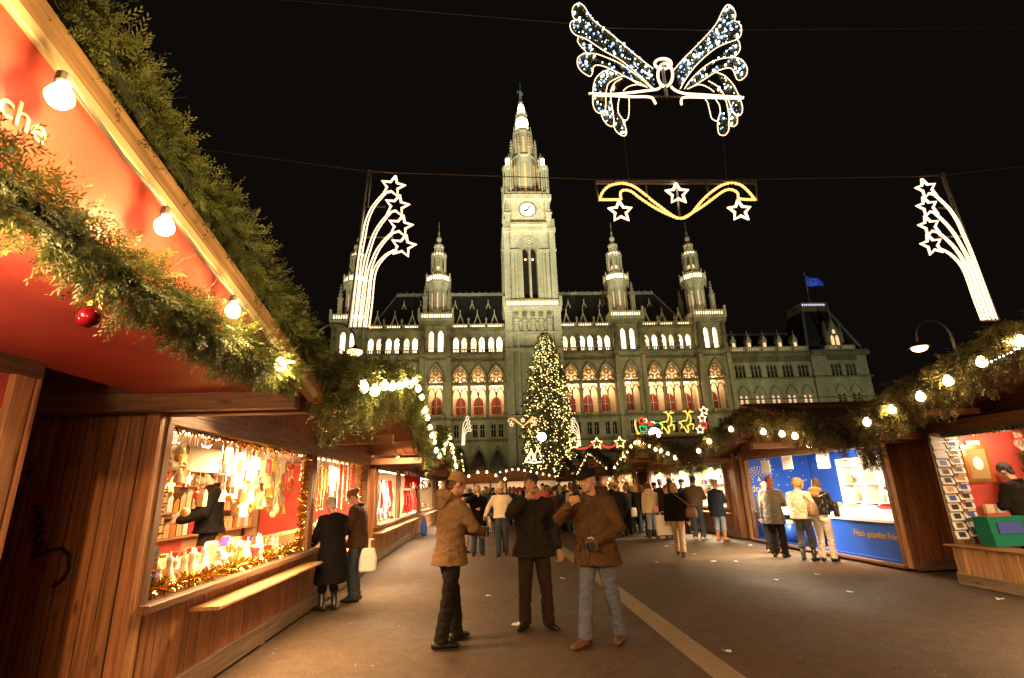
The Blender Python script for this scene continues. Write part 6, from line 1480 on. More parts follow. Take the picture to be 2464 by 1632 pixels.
# --- couple coming down the lane
w7, j7 = person('blond woman in a long black coat sipping from a cup', (-.2, 14.6), D2(184), 1.78, 'blackwool', .58, 'darkjeans', 'black', 'blond', None, None, 1.08, 0, (0, 0), (.05, .2, 1.5), (-.06, .26, 1.16), rpole=(1, 0, -.5), vox=.016, hairlen=.06, flare=.05, turtleneck=HATM['grey'])
w8, j8 = person('woman in white jacket and cream knitted hat walking towards the camera', (.44, 14.3), D2(172), 1.80, 'white', .92, 'darkjeans', 'black', 'dark', ('tall', 'cream'), None, 1.08, 0, (0, D2(5)), (.42, .12, .98), (-.34, .05, .95), vox=.016, turtleneck=HATM['black'], feet=((.08, .12, 5), (-.08, -.1, -5)))
w9, j9 = person('small person in pale pink coat and dark hat behind the mug', (-.62, 15.2), D2(200), 1.55, 'pinkcoat', .80, 'beige', 'black', 'dark', ('beanie', 'black'), None, 1.08, vox=.02)
# --- right side
w10, j10 = person('woman striding away in black jacket and beige trousers with a shoulder bag', (4.68, 12.9), D2(-22), 1.68, 'blackwool', .84, 'beige', 'black', 'blond', None, None, 1.18, .10, (0, D2(10)), None, None, vox=.014, feet=((.07, -.30, 4), (-.07, .26, -4)), hairlen=.06, flare=.03)
w11, j11 = person('woman in cream hooded coat and light jeans with a pink bag', (5.38, 17.1), D2(-30), 1.70, 'cream', .82, 'lightjeans', 'black', 'brown', None, True, 1.10, 0, (0, 0), None, None, vox=.016, boots=.5, hairlen=.04, flare=.04)
w12, j12 = person('man in olive jacket and jeans at the white kiosk window, seen from behind', (6.55, 16.3), D2(-40), 1.86, 'olive', .93, 'darkjeans', 'white', 'dark', None, None, 1.10, .02, (0, 0), (.15, .34, 1.15), (-.15, .34, 1.15), vox=.016)
w13, j13 = person('person in navy coat, jeans and tan boots beside the white kiosk window', (6.98, 15.75), D2(-55), 1.72, 'navy', .72, 'lightjeans', 'tan', 'blond', None, None, 1.08, .02, (0, 0), (.1, .36, 1.15), None, vox=.016, boots=.5, flare=.04)
# --- at the blue kiosk
w15, j15 = person('auburn haired woman in grey coat and black trousers at the blue kiosk', (6.62, 12.0), D2(-48), 1.74, 'grey', .72, 'black', 'black', 'red', None, None, 1.08, .04, (0, D2(6)), (.14, .3, 1.15), None, vox=.014, hairlen=.12, flare=.03)
w16, j16 = person('person in dark coat and pale boots half hidden behind the grey coat', (6.86, 12.7), D2(-60), 1.62, 'charcoal', .80, 'black', 'tan', 'dark', None, None, 1.05, .0, (0, 0), None, None, vox=.018)
w17, j17 = person('woman in white fur hooded jacket and jeans at the blue kiosk', (6.85, 11.3), D2(-52), 1.68, 'wfur', .90, 'jeans', 'black', 'blond', ('furhood', 'fur'), None, 1.16, .05, (0, D2(10)), (.14, .3, 1.15), (-.12, .32, 1.12), vox=.014, boots=.45, wr=.014)
w18, j18 = person('woman in shiny black quilted jacket and white jeans at the blue kiosk', (7.18, 11.15), D2(-50), 1.66, 'puffer', .98, 'white', 'black', 'brown', None, 'fur', 1.12, .06, (0, D2(12)), (.14, .3, 1.1), (-.14, .3, 1.1), vox=.013, hairlen=.08, wr=.012)
w19, j19 = person('person in black coat leaning at the postcard counter by the right edge', (8.42, 7.9), D2(10), 1.82, 'black', .55, 'black', 'black', 'dark', None, None, 1.2, .10, (0, D2(20)), (.1, .35, 1.15), (-.15, .35, 1.1), vox=.016)
w6, j6 = person('stall keeper in black quilted jacket with his back turned inside the ornament kiosk', (-3.62, 7.3), D2(115), 1.76, 'blackwool', .90, 'black', 'black', 'dark', None, None, 1.22, .06, (0, D2(25)), (.2, .32, 1.15), (-.2, .32, 1.1), vox=.014, wr=.006, z0=.34)
w20, j20 = person('vendor in grey fur jacket reaching behind the fruit counter', (9.0, 10.5), D2(80), 1.72, 'grey', .85, 'black', 'black', 'dark', None, None, 1.25, .05, (0, 0), (.3, .45, 1.35), (-.3, .3, 1.2), vox=.018, wr=.016, z0=.12)
# --- dense groups before the white windows and down the lane
crowd_src = []
variants = [dict(hem=.80, rh=(.1, .28, 1.12), lh=(-.1, .28, 1.1)), dict(hem=.55, flare=.05), dict(hem=.90, rh=(.06, .2, 1.5), rpole=(1, 0, -.5)), dict(hem=.72, lean=.08, head=(.3, .1)), dict(hem=.84, feet=((.09, .2, 8), (-.09, -.18, -8)), head=(-.3, 0)), dict(hem=.62, flare=.06, rh=(.3, .1, .9), head=(.5, .15))]
hairs = [('dark', None, 0), ('brown', None, .12), (None, ('beanie', 'grey'), 0), ('blond', None, .1), ('grey', None, 0), ('dark', ('cap', 'black'), 0)]
for v, (hr, ht, hl) in zip(variants, hairs):
    crowd_src.append(person('x', (0, -60), 0, 1.74, 'black', pants='black', hair=hr if hr else 'dark', hat=ht, hairlen=hl, vox=.024, fit=1.12, wr=.012, **v)[0])
# third man's grey beard and the men's cups are added once meshes exist
flush()

# crowd: individuals copied from the six poses, each with its own colours
names = {'black': 'black', 'blackwool': 'black wool', 'brown': 'brown', 'darkbrown': 'dark brown', 'grey': 'grey', 'navy': 'navy', 'olive': 'olive', 'pink': 'salmon pink', 'red': 'red', 'blue': 'bright blue', 'plaid': 'teal', 'cream': 'cream', 'charcoal': 'charcoal', 'tan': 'tan', 'white': 'white'}
def crowd_person(i, xy, yaw, H, coat, pants, hairc, hatc):
    src = crowd_src[i]; c = copy_tree(src); c.location = (xy[0], xy[1], 0); c.rotation_euler = (0, 0, yaw); k = H / 1.74; c.scale = (k, k, k)
    for ch in c.children:
        if not ch.material_slots: continue
        n = ch.name.split('.')[0]; sl_ = ch.material_slots[0]; m = {'coat': COTH[coat], 'trousers': PANT[pants], 'hair': HAIRM[hairc]}.get(n)
        if n == 'hat': m = HATM[hatc]
        if n == 'body': m = random.choice((SKIN, SKIN_P))
        if m: sl_.link = 'OBJECT'; sl_.material = m
    return c
crowd = []
spots = []
def try_spot(x, y, dmin):
    if all((x - a) ** 2 + (y - b) ** 2 > dmin ** 2 for a, b in spots): spots.append((x, y)); return True
    return False
for q in ((-.36, 6.46), (.62, 7), (1.27, 6.2), (-.2, 14.6), (.44, 14.3), (-.62, 15.2), (5.38, 17.1), (6.55, 16.3), (6.98, 15.75), (4.68, 12.9)): spots.append(q)
place = []
# in front of the white windows
for (x, y, yw) in ((6.05, 17.0, -50), (5.75, 16.6, -35), (6.9, 18.2, -80), (6.2, 18.4, -60), (5.0, 18.6, 20), (4.55, 18.2, -20), (5.6, 19.6, -40), (6.6, 20.3, -80), (4.2, 19.3, -70), (4.75, 20.4, 30), (6.0, 21.4, -60), (7.0, 22.4, -90), (5.2, 22.6, 10)): 
    if try_spot(x, y, .35): place.append((x, y, D2(yw)))
R3 = random.Random(5)
tries = 0
while len(place) < 125 and tries < 14000:
    tries += 1
    y = 19 + 29 * R3.random() ** 1.15; x = R3.uniform(-1.3, 6.6)
    if y < 23 and x < 1.6 and R3.random() < .6: continue
    if try_spot(x, y, .48): place.append((x, y, R3.choice((0, PI, PI, R3.uniform(0, 6.28)))))
tries = 0; n0 = len(place)
while len(place) < n0 + 34 and tries < 6000:          # the thick of the crowd before the white windows
    tries += 1; x = R3.uniform(1.9, 6.4); y = R3.uniform(17.8, 27)
    if x / y < .085 or (y < 19 and x < 3): continue
    if try_spot(x, y, .46): place.append((x, y, R3.choice((0, PI, -.8, R3.uniform(0, 6.28)))))
cols = ['black', 'charcoal', 'darkbrown', 'brown', 'navy', 'blackwool', 'olive', 'grey', 'black', 'darkbrown', 'black', 'charcoal', 'navy', 'darkbrown', 'pink', 'plaid', 'blue', 'red', 'tan', 'cream']
place.sort(key=lambda q: q[0] / q[1])
seen = {}
ordn = ['first', 'second', 'third', 'fourth', 'fifth', 'sixth', 'seventh', 'eighth', 'ninth', 'tenth', 'eleventh', 'twelfth', 'thirteenth', 'fourteenth', 'fifteenth', 'sixteenth', 'seventeenth', 'eighteenth', 'nineteenth', 'twentieth']
for n, (x, y, yw) in enumerate(place):
    i = R3.randrange(6); coat = cols[R3.randrange(len(cols))] if y > 19 else R3.choice(['black', 'darkbrown', 'charcoal', 'navy', 'brown', 'blackwool'])
    pants = R3.choice(['black', 'darkjeans', 'brownblack', 'darkjeans', 'jeans']); hc_ = R3.choice(['dark', 'brown', 'blond', 'grey', 'red', 'dark']); ht_ = R3.choice(['grey', 'black', 'blue', 'red', 'yellow', 'cream', 'black'])
    c = crowd_person(i, (x, y), yw, R3.uniform(1.60, 1.84), coat, pants, hc_, ht_)
    hw = {2: ht_ + ' knit hat', 5: ht_ + ' cap'}.get(i, hc_ + ' hair')
    key = (coat, hw); seen[key] = seen.get(key, 0) + 1
    where = 'by the white kiosk' if y < 23.5 and x > 4 else 'in the lane crowd'
    c['label'] = f'person in {names[coat]} coat with {hw} {where}'
    c['group'] = 'crowd in the market lane'
for src in crowd_src:
    for ch in list(src.children):
        for g2 in list(ch.children): bpy.data.objects.remove(g2)
        bpy.data.objects.remove(ch)
    bpy.data.objects.remove(src)

# ------------------------------------------------ things people hold
def mug(label, p, axis=(0, 0, 1), r=.038, h=.095, mat=None):
    p = Vector(p); a = Vector(axis).normalized(); t = MB(); t.tube([p - a * h / 2, p + a * h / 2, p + a * h * .46, p - a * h * .3], [r * .85, r, r * .9, r * .78], 16)
    m = t.build('mug', mat or principled('dark_glaze', (.03, .05, .035), .2), None, True, tuple(p)); 
    s = a.orthogonal().normalized(); hnd = MB(); hnd.tube([p + s * r * .9 + a * h * .25, p + s * r * 1.8 + a * h * .2, p + s * r * 1.85 - a * h * .2, p + s * r * .85 - a * h * .28], .007, 6); hnd.build('handle', m.data.materials[0], m)
    return tag(m, label, 'mug')
mug('dark mug in both hands of the man in the tan jacket', (j1['rh'] + j1['lh']) / 2 + (j1['rd'] + j1['ld']) * .06 + Vector((.02, 0, .03)), r=.042, h=.11)
mug('small glass cup at the lips of the middle man', j2['rh'] + j2['rd'] * .10 + Vector((.02, -.01, .03)), (.1, -.5, .85), .024, .07, principled('tea_glass', (.25, .22, .10), .08, 0, 0, spec=.8))
mug('white paper cup at the lips of the blond woman', j7['rh'] + j7['rd'] * .07, (0, -.3, 1), .034, .09, PAPER)
# snack of the third man, camera in his other hand
sn = MB(); p = j3['rh'] + j3['rd'] * .09; sn.ball(p, (.055, .035, .03), 12, 8); tag(sn.build('bread_roll', principled('bread_crust', (.45, .24, .08), .7, 0, .25, 30, .5, 60), None, True, tuple(p)), 'small bread roll in the raised hand of the man in the brown parka', 'bread')
p = j3['lh'] + j3['ld'] * .10; cm_ = MB(); cm_.box(p.x - .07, p.x + .07, p.y - .035, p.y + .035, p.z - .05, p.z + .05)
cmo = tag(cm_.build('camera_body', principled('camera_black', (.012, .012, .012), .35), None, False, tuple(p)), 'black camera held low by the man in the brown parka', 'camera'); a = MB(); a.tube([p + Vector((-.01, -.03, 0)), p + Vector((-.01, -.12, 0))], [.036, .040], 16); a.build('lens', principled('lens_black', (.01, .01, .01), .15), cmo)
# beard
hb = j3['hc']; M3 = Matrix.Rotation(D2(140) + D2(-4), 3, 'Z'); bd_ = MB(); bd_.ball(hb + M3 @ Vector((0, .066, -.095)), (.036, .026, .026), 12, 8, M3)
for sx in (-1, 1): bd_.ball(hb + M3 @ Vector((sx * .046, .035, -.07)), (.014, .03, .03), 8, 6, M3)
o = bd_.build('beard', HAIRM['grey'], None, True, tuple(m3.location)); o.location = (0, 0, 0); o.parent = m3; o.rotation_euler[2] = -D2(140)
def hand_bag(label, p, w_, h_, d_, mat, yaw=0, strap=None, name='handbag'):
    p = Vector(p); M_ = Matrix.Rotation(yaw, 3, 'Z'); b_ = MB(); n = 10; pr = []
    for k in range(n): a = 2 * PI * k / n; pr.append((w_ / 2 * math.copysign(abs(math.cos(a)) ** .5, math.cos(a)), d_ / 2 * math.copysign(abs(math.sin(a)) ** .5, math.sin(a))))
    vs = []
    for z, k in ((0, .9), (h_ * .1, 1.0), (h_ * .6, .95), (h_ * .95, .72), (h_, .6)): vs += [p + M_ @ Vector((x * k, y_ * k, z)) for x, y_ in pr]
    b_.add(vs, [(i * n + k, i * n + (k + 1) % n, (i + 1) * n + (k + 1) % n, (i + 1) * n + k) for i in range(4) for k in range(n)] + [tuple(range(n - 1, -1, -1)), tuple(4 * n + k for k in range(n))])
    o = b_.build(name, mat, None, True, tuple(p))
    if strap: s_ = MB(); s_.tube(spline([tuple(q) for q in strap], 4), .010, 5); s_.build('strap', mat, o)
    return tag(o, label, 'bag')
LEA_B = principled('brown_bag_leather', (.16, .075, .04), .45); 
q = Vector((4.98, 12.72, .86)); hand_bag('brown shoulder bag on the hip of the striding woman', q, .30, .24, .10, LEA_B, -.4, [q + Vector((0, 0, .22)), Vector((4.82, 12.72, 1.25)), Vector((4.56, 12.78, 1.46)), Vector((4.55, 12.95, 1.46)), Vector((4.85, 13.05, 1.2)), q + Vector((0, .08, .22))])
q = Vector((5.50, 16.85, .80)); hand_bag('pink bag on the hip of the woman in the cream coat', q, .30, .20, .10, principled('pink_leather', (.62, .26, .24), .5), -.3)
q = Vector((5.0, 16.2, .62)); 
sb_ = MB(); sb_.box(4.22, 4.62, 13.05, 13.15, .46, .92); so_ = tag(sb_.build('shopping_bag', PAPER, None, False, (4.42, 13.1, .46)), 'white paper shopping bag carried by the striding woman, red letters on it', 'bag')
tt = link('lettering', TEXTS['hm'], principled('red_print', (.45, .03, .03), .6), so_); tt.matrix_local = Matrix.Translation((-.02, -.055, .20)) @ Matrix.Rotation(PI / 2, 4, 'X')
a = MB(); a.tube([(4.3, 13.1, .92), (4.36, 13.08, 1.0), (4.46, 13.05, 1.0), (4.54, 13.1, .92)], .008, 5); a.build('handle', PAPER, so_)
q = j5['lh'] + Vector((.22, -.32, -.42)); q = Vector((-1.86, 8.82, .48)); hand_bag('white plastic bag hanging beside the woman in jeans', q, .28, .34, .10, PAPER, .2, [q + Vector((0, 0, .32)), q + Vector((0, .05, .48)), q + Vector((.03, 0, .34))], 'carrier_bag')
q = Vector((6.93, 10.98, .92)); hand_bag('spotted fur handbag beside the white jacket', q, .34, .26, .14, principled('leopard_fur', (.30, .20, .12), .8, 0, .8, 26, .6, 60), .6, [q + Vector((0, 0, .25)), Vector((6.85, 11.1, 1.35)), q + Vector((.05, .1, .25))])
q = Vector((7.46, 11.0, .88)); hand_bag('black handbag on the arm of the woman in the shiny jacket', q, .26, .30, .12, principled('black_bag', (.015, .014, .013), .35), .8, [q + Vector((0, 0, .28)), Vector((7.36, 11.1, 1.3)), q + Vector((.05, .08, .28))])
q = Vector((5.2, 18.45, .60)); hand_bag('small white carrier bag low in the group at the white windows', q, .24, .30, .08, PAPER, .3, None, 'carrier_bag')
q = Vector((.05, 14.7, .55)); hand_bag('white carrier bag between the blond woman and the white jacket', q, .26, .42, .10, PAPER, .1, None, 'carrier_bag')

# ================================================================== goods and fittings
def tinsel(label, path, r, n, mat, group=None):
    R = np.random.default_rng(len(label)); P = np.array([tuple(p) for p in path], float); seg = np.linalg.norm(np.diff(P, axis=0), axis=1); cum = np.concatenate([[0], np.cumsum(seg)])
    t = R.random(n) * cum[-1]; i = np.clip(np.searchsorted(cum, t) - 1, 0, len(seg) - 1); b = P[i] + (P[i + 1] - P[i]) * ((t - cum[i]) / seg[i])[:, None]
    d = R.normal(size=(n, 3)); d /= np.linalg.norm(d, axis=1)[:, None]; s = np.cross(d, R.normal(size=(n, 3))); s /= np.linalg.norm(s, axis=1)[:, None]
    L_ = (r * (.5 + .7 * R.random(n)))[:, None]; w_ = .006
    V = np.stack([b - s * w_, b + s * w_, b + d * L_ + s * w_, b + d * L_ - s * w_], 1).reshape(-1, 3)
    m = MB(); m.v = [tuple(v) for v in V]; m.f = [(4 * k, 4 * k + 1, 4 * k + 2, 4 * k + 3) for k in range(n)]
    return tag(m.build('tinsel_garland', mat, None, False, tuple(P[0])), label, 'tinsel', group)
fx = LX - .02
tinsel('gold tinsel framing the big ornament window', [(fx, 4.46, .98), (fx, 4.46, 2.28), (fx, 6.2, 2.24), (fx, 7.98, 2.28), (fx, 7.98, .98), (fx + .03, 6.2, .95), (fx, 4.46, .98)], .085, 5200, GOLD)
tinsel('gold tinsel framing the second window of the ornament kiosk', [(fx, 8.27, .98), (fx, 8.27, 2.28), (fx, 11.65, 2.28), (fx, 11.65, .98), (fx, 8.27, .98)], .08, 2600, GOLD)
tinsel('green tinsel along the top of the postcard kiosk opening', [(RX - .12, 1.0, 2.30), (RX - .12, 5.0, 2.24), (RX - .12, 8.2, 2.30)], .06, 3000, GREENT)
# --- ornament kiosk: stepped display inside, stock on it
OW = {'cream': principled('turned_limewood', (.75, .60, .38), .5, 0, .15, 20), 'white': principled('china_white', (.85, .82, .75), .35), 'red': principled('red_lacquer', (.55, .04, .03), .3), 'gold': principled('gilt', (.85, .55, .15), .3, .9), 'pale': principled('pale_straw', (.80, .66, .40), .6), 'purple': principled('violet_foil', (.25, .12, .6), .3), 'green': principled('green_box', (.08, .35, .08), .5), 'dark': principled('dark_iron', (.03, .03, .03), .5), 'card': principled('cardboard', (.55, .36, .17), .8), 'blue': principled('blue_box', (.05, .10, .40), .5)}
for i, (x0, x1, z) in enumerate(((-2.75, -3.10, 1.0), (-3.10, -3.45, 1.12))):
    MB().box(x1, x0, 4.45, 7.95, z - .6, z - .04).build('display_step', W_LIGHT, kB); MB().box(x1, x0, 8.3, 11.6, z - .6, z - .04).build('display_step', W_LIGHT, kB)
R6 = random.Random(11)
def simple(name, mb, mat, label, cat, group, loc, smooth=True): return tag(mb.build(name, mat, None, smooth, tuple(loc)), label, cat, group)
MB().box(LX - 2.57, LX - 2.54, 9.6, 11.85, 1.40, 2.34).build('red_panel', RED_P, kB); MB().box(LX - 2.57, LX - 2.54, 7.4, 9.6, .30, 1.05).build('red_panel', RED_P, kB); MB().box(LX - 2.2, LX - .2, 11.86, 11.89, .9, 2.3).build('red_panel', RED_P, kB)
MB().box(LX - 2.56, LX - 2.25, 7.0, 11.85, 1.44, 1.47).build('back_shelf', W_LIGHT, kB); MB().box(LX - 2.56, LX - 2.25, 7.0, 11.85, 1.06, 1.09).build('back_shelf', W_LIGHT, kB); MB().box(LX - 2.56, LX - 2.25, 7.0, 11.85, 1.85, 1.88).build('back_shelf', W_LIGHT, kB)
for k in range(72):
    y = 7.6 + 4.2 * (k % 24 + .5) / 24; h_ = R6.uniform(.14, .28); zb = (1.47, 1.09, 1.88)[k // 24]; lev = ('middle', 'bottom', 'top')[k // 24]; gc = R6.choice(['card', 'white', 'red', 'cream', 'card', 'gold']); m = MB(); m.box(LX - 2.48, LX - 2.33, y - .07, y + .07, zb, zb + h_); m.prism_x([(y - .08, zb + h_), (y + .08, zb + h_), (y, zb + .03 + h_ * 1.2)], LX - 2.49, LX - 2.32)
    simple('toy_house', m, OW[gc], f"{'brown' if gc == 'card' else gc} toy house on the {lev} back shelf of the ornament kiosk", 'toy', 'toy houses on the back shelf', (LX - 2.4, y, zb), False)
# boxes of goods, standing on the steps
bl = 'small gift box standing on the display step of the ornament window'
for k in range(60):
    y = 4.6 + 3.2 * R6.random(); st_ = R6.random() < .5; x = R6.uniform(-2.98, -2.85) if st_ else R6.uniform(-3.35, -3.2); z = .96 if st_ else 1.08
    w_, d_, h_ = R6.uniform(.05, .12), R6.uniform(.05, .09), R6.uniform(.03, .11 if not 5.2 < y < 6.6 else .06); m = MB(); m.box(x - d_ / 2, x + d_ / 2, y - w_ / 2, y + w_ / 2, z, z + h_); m.box(x - d_ / 2 - .003, x + d_ / 2 + .003, y - w_ / 2 - .003, y + w_ / 2 + .003, z + h_ * .72, z + h_ + .004)
    gc = R6.choice(['card', 'white', 'red', 'cream', 'gold', 'card', 'purple', 'white', 'red'])
    simple('gift_box', m, OW[gc], f"{'brown' if gc == 'card' else gc} gift box on the ornament window step", 'box', 'gift boxes in the ornament window', (x, y, z), False)
# candle figures / small angels
for k in range(46):
    y = 4.55 + 3.3 * R6.random(); x = R6.uniform(-3.02, -2.80); z = .96; h_ = R6.uniform(.12, .26); m = MB()
    m.lathe([(.05, 0), (.055, h_ * .1), (.035, h_ * .35), (.022, h_ * .55), (.030, h_ * .68), (.026, h_ * .80), (.008, h_ * .84), (.006, h_)], (x, y, z), 10)
    simple('candle_figure', m, OW[R6.choice(['white', 'cream', 'white', 'gold'])], 'small turned figure with a candle standing on the ornament window step', 'figurine', 'turned figures in the ornament window', (x, y, z))
# hanging ornaments: bells, houses, stars, hearts
for k in range(150):
    deep = k % 3 == 0; y = (4.55 + 3.35 * R6.random()) if not deep else R6.uniform(6.2, 11.0); x = R6.uniform(-3.1, -2.72) if not deep else R6.uniform(-4.4, -3.4); zt = 2.30; row = R6.choice([2.0, 1.8, 1.6, 1.45, 1.9, 1.7]); z = row + R6.uniform(-.06, .06)
    if y < 5.2 and z < 1.7: z += .3
    if not deep and 5.2 < y < 6.15 and R6.random() < .85: y = R6.uniform(6.3, 7.85)
    if deep and 6.2 < y < 8.0: y += 1.8
    kind = R6.choice(['bell', 'house', 'drop', 'star', 'ball']); m = MB(); h_ = R6.uniform(.09, .16)
    if kind == 'bell': m.lathe([(.05, 0), (.045, h_ * .2), (.034, h_ * .6), (.02, h_ * .85), (.008, h_)], (x, y, z), 10)
    elif kind == 'house': m.prism_x([(y - .04, z), (y + .04, z), (y + .04, z + h_), (y, z + h_ * 1.4), (y - .04, z + h_)], x - .03, x + .03)
    elif kind == 'drop': m.lathe([(.006, 0), (.035, h_ * .15), (.042, h_ * .35), (.02, h_ * .7), (.006, h_)], (x, y, z), 10)
    elif kind == 'ball': m.ball((x, y, z + .04), .045, 10, 8)
    else: m.prism_x([(y + (.085 if i % 2 == 0 else .036) * math.sin(i * PI / 5), z + .08 + (.085 if i % 2 == 0 else .036) * math.cos(i * PI / 5)) for i in range(10)], x - .012, x + .012)
    oc = R6.choice(['cream', 'pale', 'gold', 'red', 'card', 'card', 'gold'])
    o = simple('hanging_ornament', m, OW[oc], f"{ {'pale': 'straw coloured', 'card': 'brown'}.get(oc, oc)} {kind} ornament hanging on a thread in the big window", 'ornament', 'ornaments hanging in the window', (x, y, z), False)
    th = MB(); th.tube([(x, y, z + h_ * .8), (x, y, zt)], .0022, 4); th.build('thread', OW['white'], o)
# glowing paper stars and lamps up at the top
STARL = emit('paper_star', (1, .80, .50), 6.0)
for y, z, r in ((5.15, 2.12, .11), (5.75, 2.15, .10), (6.5, 2.02, .14), (7.0, 2.08, .10)):
    m = MB(); x = -3.0
    for k in range(26):
        a, b_ = R6.random() * 2 * PI, math.acos(R6.uniform(-1, 1)); d = Vector((math.sin(b_) * math.cos(a), math.sin(b_) * math.sin(a), math.cos(b_))); s_ = d.orthogonal().normalized() * .022; s2_ = d.cross(s_)
        c = Vector((x, y, z)); m.add([c + s_, c - s_ * .5 + s2_ * .87, c - s_ * .5 - s2_ * .87, c + d * r], [(0, 1, 3), (1, 2, 3), (2, 0, 3)])
    o = simple('paper_star_lamp', m, STARL, 'glowing paper star hanging at the top of the ornament window', 'lamp', 'paper star lamps', (x, y, z), False)
    th = MB(); th.tube([(x, y, z), (x, y, 2.36)], .003, 4); th.build('thread', OW['white'], o)
m = MB(); p = dx(452, 1062, -2.88); m.box(p.x - .03, p.x + .03, p.y - .42, p.y + .42, p.z - .12, p.z + .12); so_ = simple('sign_box', m, OW['pale'], 'pale wooden sign box hanging at the top of the ornament window', 'sign', None, (p.x, p.y, p.z - .12), False)
for yy in (-.3, .3): th = MB(); th.tube([(p.x, p.y + yy, p.z + .12), (p.x, p.y + yy, 2.36)], .005, 5); th.build('chain', METAL, so_)
m = MB(); p = dx(495, 1163, -2.8); p = Vector((-2.82, 6.05, 1.0)); m.ball(p + Vector((0, 0, .05)), (.045, .09, .05), 12, 8); m.ball(p + Vector((0, -.09, .12)), .032, 10, 8); m.tube([p + Vector((0, -.06, .07)), p + Vector((0, -.09, .12))], [.03, .025], 8); m.prism_x([(p.y + .07, p.z + .05), (p.y + .20, p.z + .03), (p.y + .20, p.z + .07)], p.x - .02, p.x + .02)
simple('china_dove', m, OW['white'], 'white china bird on the ornament window step', 'figurine', None, (p.x, p.y, p.z - .04))
m = MB(); m.box(-2.78, -2.72, 4.47, 4.72, .90, 1.28); simple('price_board', m, OW['dark'], 'dark price board at the near lower corner of the ornament window', 'sign', None, (-2.75, 4.6, .9), False)
# second window: icicle strands and glints
for k in range(46):
    y = 8.4 + 3.2 * R6.random(); x = R6.uniform(-2.95, -2.75); ln = R6.uniform(.35, .95); m = MB(); m.tube([(x, y, 2.32), (x, y, 2.32 - ln)], .007, 5)
    for q in range(5): m.ball((x, y, 2.32 - ln * (q + 1) / 5), .016, 6, 4)
    simple('bead_strand', m, OW[R6.choice(['white', 'gold', 'pale'])], 'beaded strand hanging in the second window of the ornament kiosk', 'ornament', 'bead strands', (x, y, 2.32 - ln), False)
for k in range(18):
    y = 8.5 + 3.0 * R6.random(); x = R6.uniform(-3.0, -2.82); h_ = R6.uniform(.1, .3); m = MB(); m.lathe([(.05, 0), (.05, h_ * .3), (.03, h_ * .6), (.035, h_ * .7), (.006, h_)], (x, y, .96), 10)
    simple('candle_figure', m, OW[R6.choice(['white', 'cream', 'gold', 'red'])], 'small figure on the step of the second ornament kiosk window', 'figurine', 'figures in the second window', (x, y, .96))
# bird-house row hanging at the right half of the window
for k in range(13):
    y = 6.9 + .085 * k; z = 1.80 if k % 2 else 1.52; x = -2.98; m = MB(); m.box(x - .045, x + .045, y - .038, y + .038, z, z + .2); m.prism_x([(y - .05, z + .2), (y + .05, z + .2), (y, z + .26)], x - .06, x + .06)
    o = simple('wooden_house', m, OW['card'], 'little wooden bird house hanging at the right of the ornament window', 'ornament', 'hanging bird houses', (x, y, z), False)
    h = MB(); 
    for zz in (.06, .13): h.ball((x + .046, y, z + zz), (.004, .012, .012), 8, 6)
    h.build('hole', OW['dark'], o)
# red baubles in the near garland
m = MB(); p = dx(205, 735, LO + .09); m.ball(p, .034, 18, 12); o = simple('red_bauble', m, principled('red_glass', (.10, .003, .006), .06, .5), 'shiny red bauble hanging from the lower near garland', 'bauble', None, p); c = MB(); c.lathe([(.012, 0), (.012, .018)], (p.x, p.y, p.z + .04), 8); c.build('cap', OW['gold'], o)

# --- knitwear kiosk: rows of hanging clothes
def hanging_cloth(x, y, z, w_, h_, col, label, group, kind):
    m = MB(); n = 6; vs = []
    for i in range(n + 1):
        t = i / n; sx = .03 * math.sin(t * 5 + y * 9)
        wv = w_ * (1 - .25 * t if kind != 'sock' else .8 + .2 * math.sin(t * 3)); vs += [(x + sx - .03, y - wv / 2, z - h_ * t), (x + sx - .03, y + wv / 2, z - h_ * t), (x + sx + .03, y + wv / 2, z - h_ * t), (x + sx + .03, y - wv / 2, z - h_ * t)]
    m.add(vs, [(4 * i + k, 4 * i + (k + 1) % 4, 4 * i + 4 + (k + 1) % 4, 4 * i + 4 + k) for i in range(n) for k in range(4)] + [(0, 1, 2, 3), tuple(4 * n + k for k in (3, 2, 1, 0))])
    o = simple(kind, m, col, label, 'clothing', group, (x, y, z - h_), True)
    if kind == 'santa_hat' or kind == 'red_scarf':
        tr = MB(); tr.box(x - .045, x + .05, y - w_ / 2 - .02, y + w_ / 2 + .02, z - .10, z + .02) if kind == 'santa_hat' else tr.box(x - .04, x + .045, y - w_ / 2, y + w_ / 2, z - h_ - .06, z - h_ + .02); tr.build('white_trim', OW['white'], o)
    return o
REDK = C('red_knit', (.50, .025, .02)); GREYK = C('grey_knitwear', (.22, .24, .28)); CRK = C('cream_knitwear', (.7, .6, .42)); BLK = C('black_knit', (.02, .02, .02))
xk = LX - .25
for k in range(15):
    y = 13.8 + k * .215; hanging_cloth(xk, y, 2.02, .17, .75 + .15 * (k % 3), [GREYK, REDK, GREYK, REDK, CRK][k % 5], ['grey', 'red', 'grey', 'red', 'cream'][k % 5] + ' knitted scarf hanging in the knitwear kiosk', 'scarves in the knitwear kiosk', 'knit_scarf')
for k in range(12):
    y = 17.3 + k * .26; hanging_cloth(LX + .10, y, 2.30, .24, .5, REDK, 'red hat with white trim hanging at the front of the knitwear kiosk', 'red hats on the knitwear kiosk', 'santa_hat')
for k in range(9):
    y = 17.4 + k * .33; hanging_cloth(LX + .06, y, 1.72, .16, .72, REDK, 'long red cap hanging below the hats on the knitwear kiosk', 'long red caps on the knitwear kiosk', 'red_scarf')
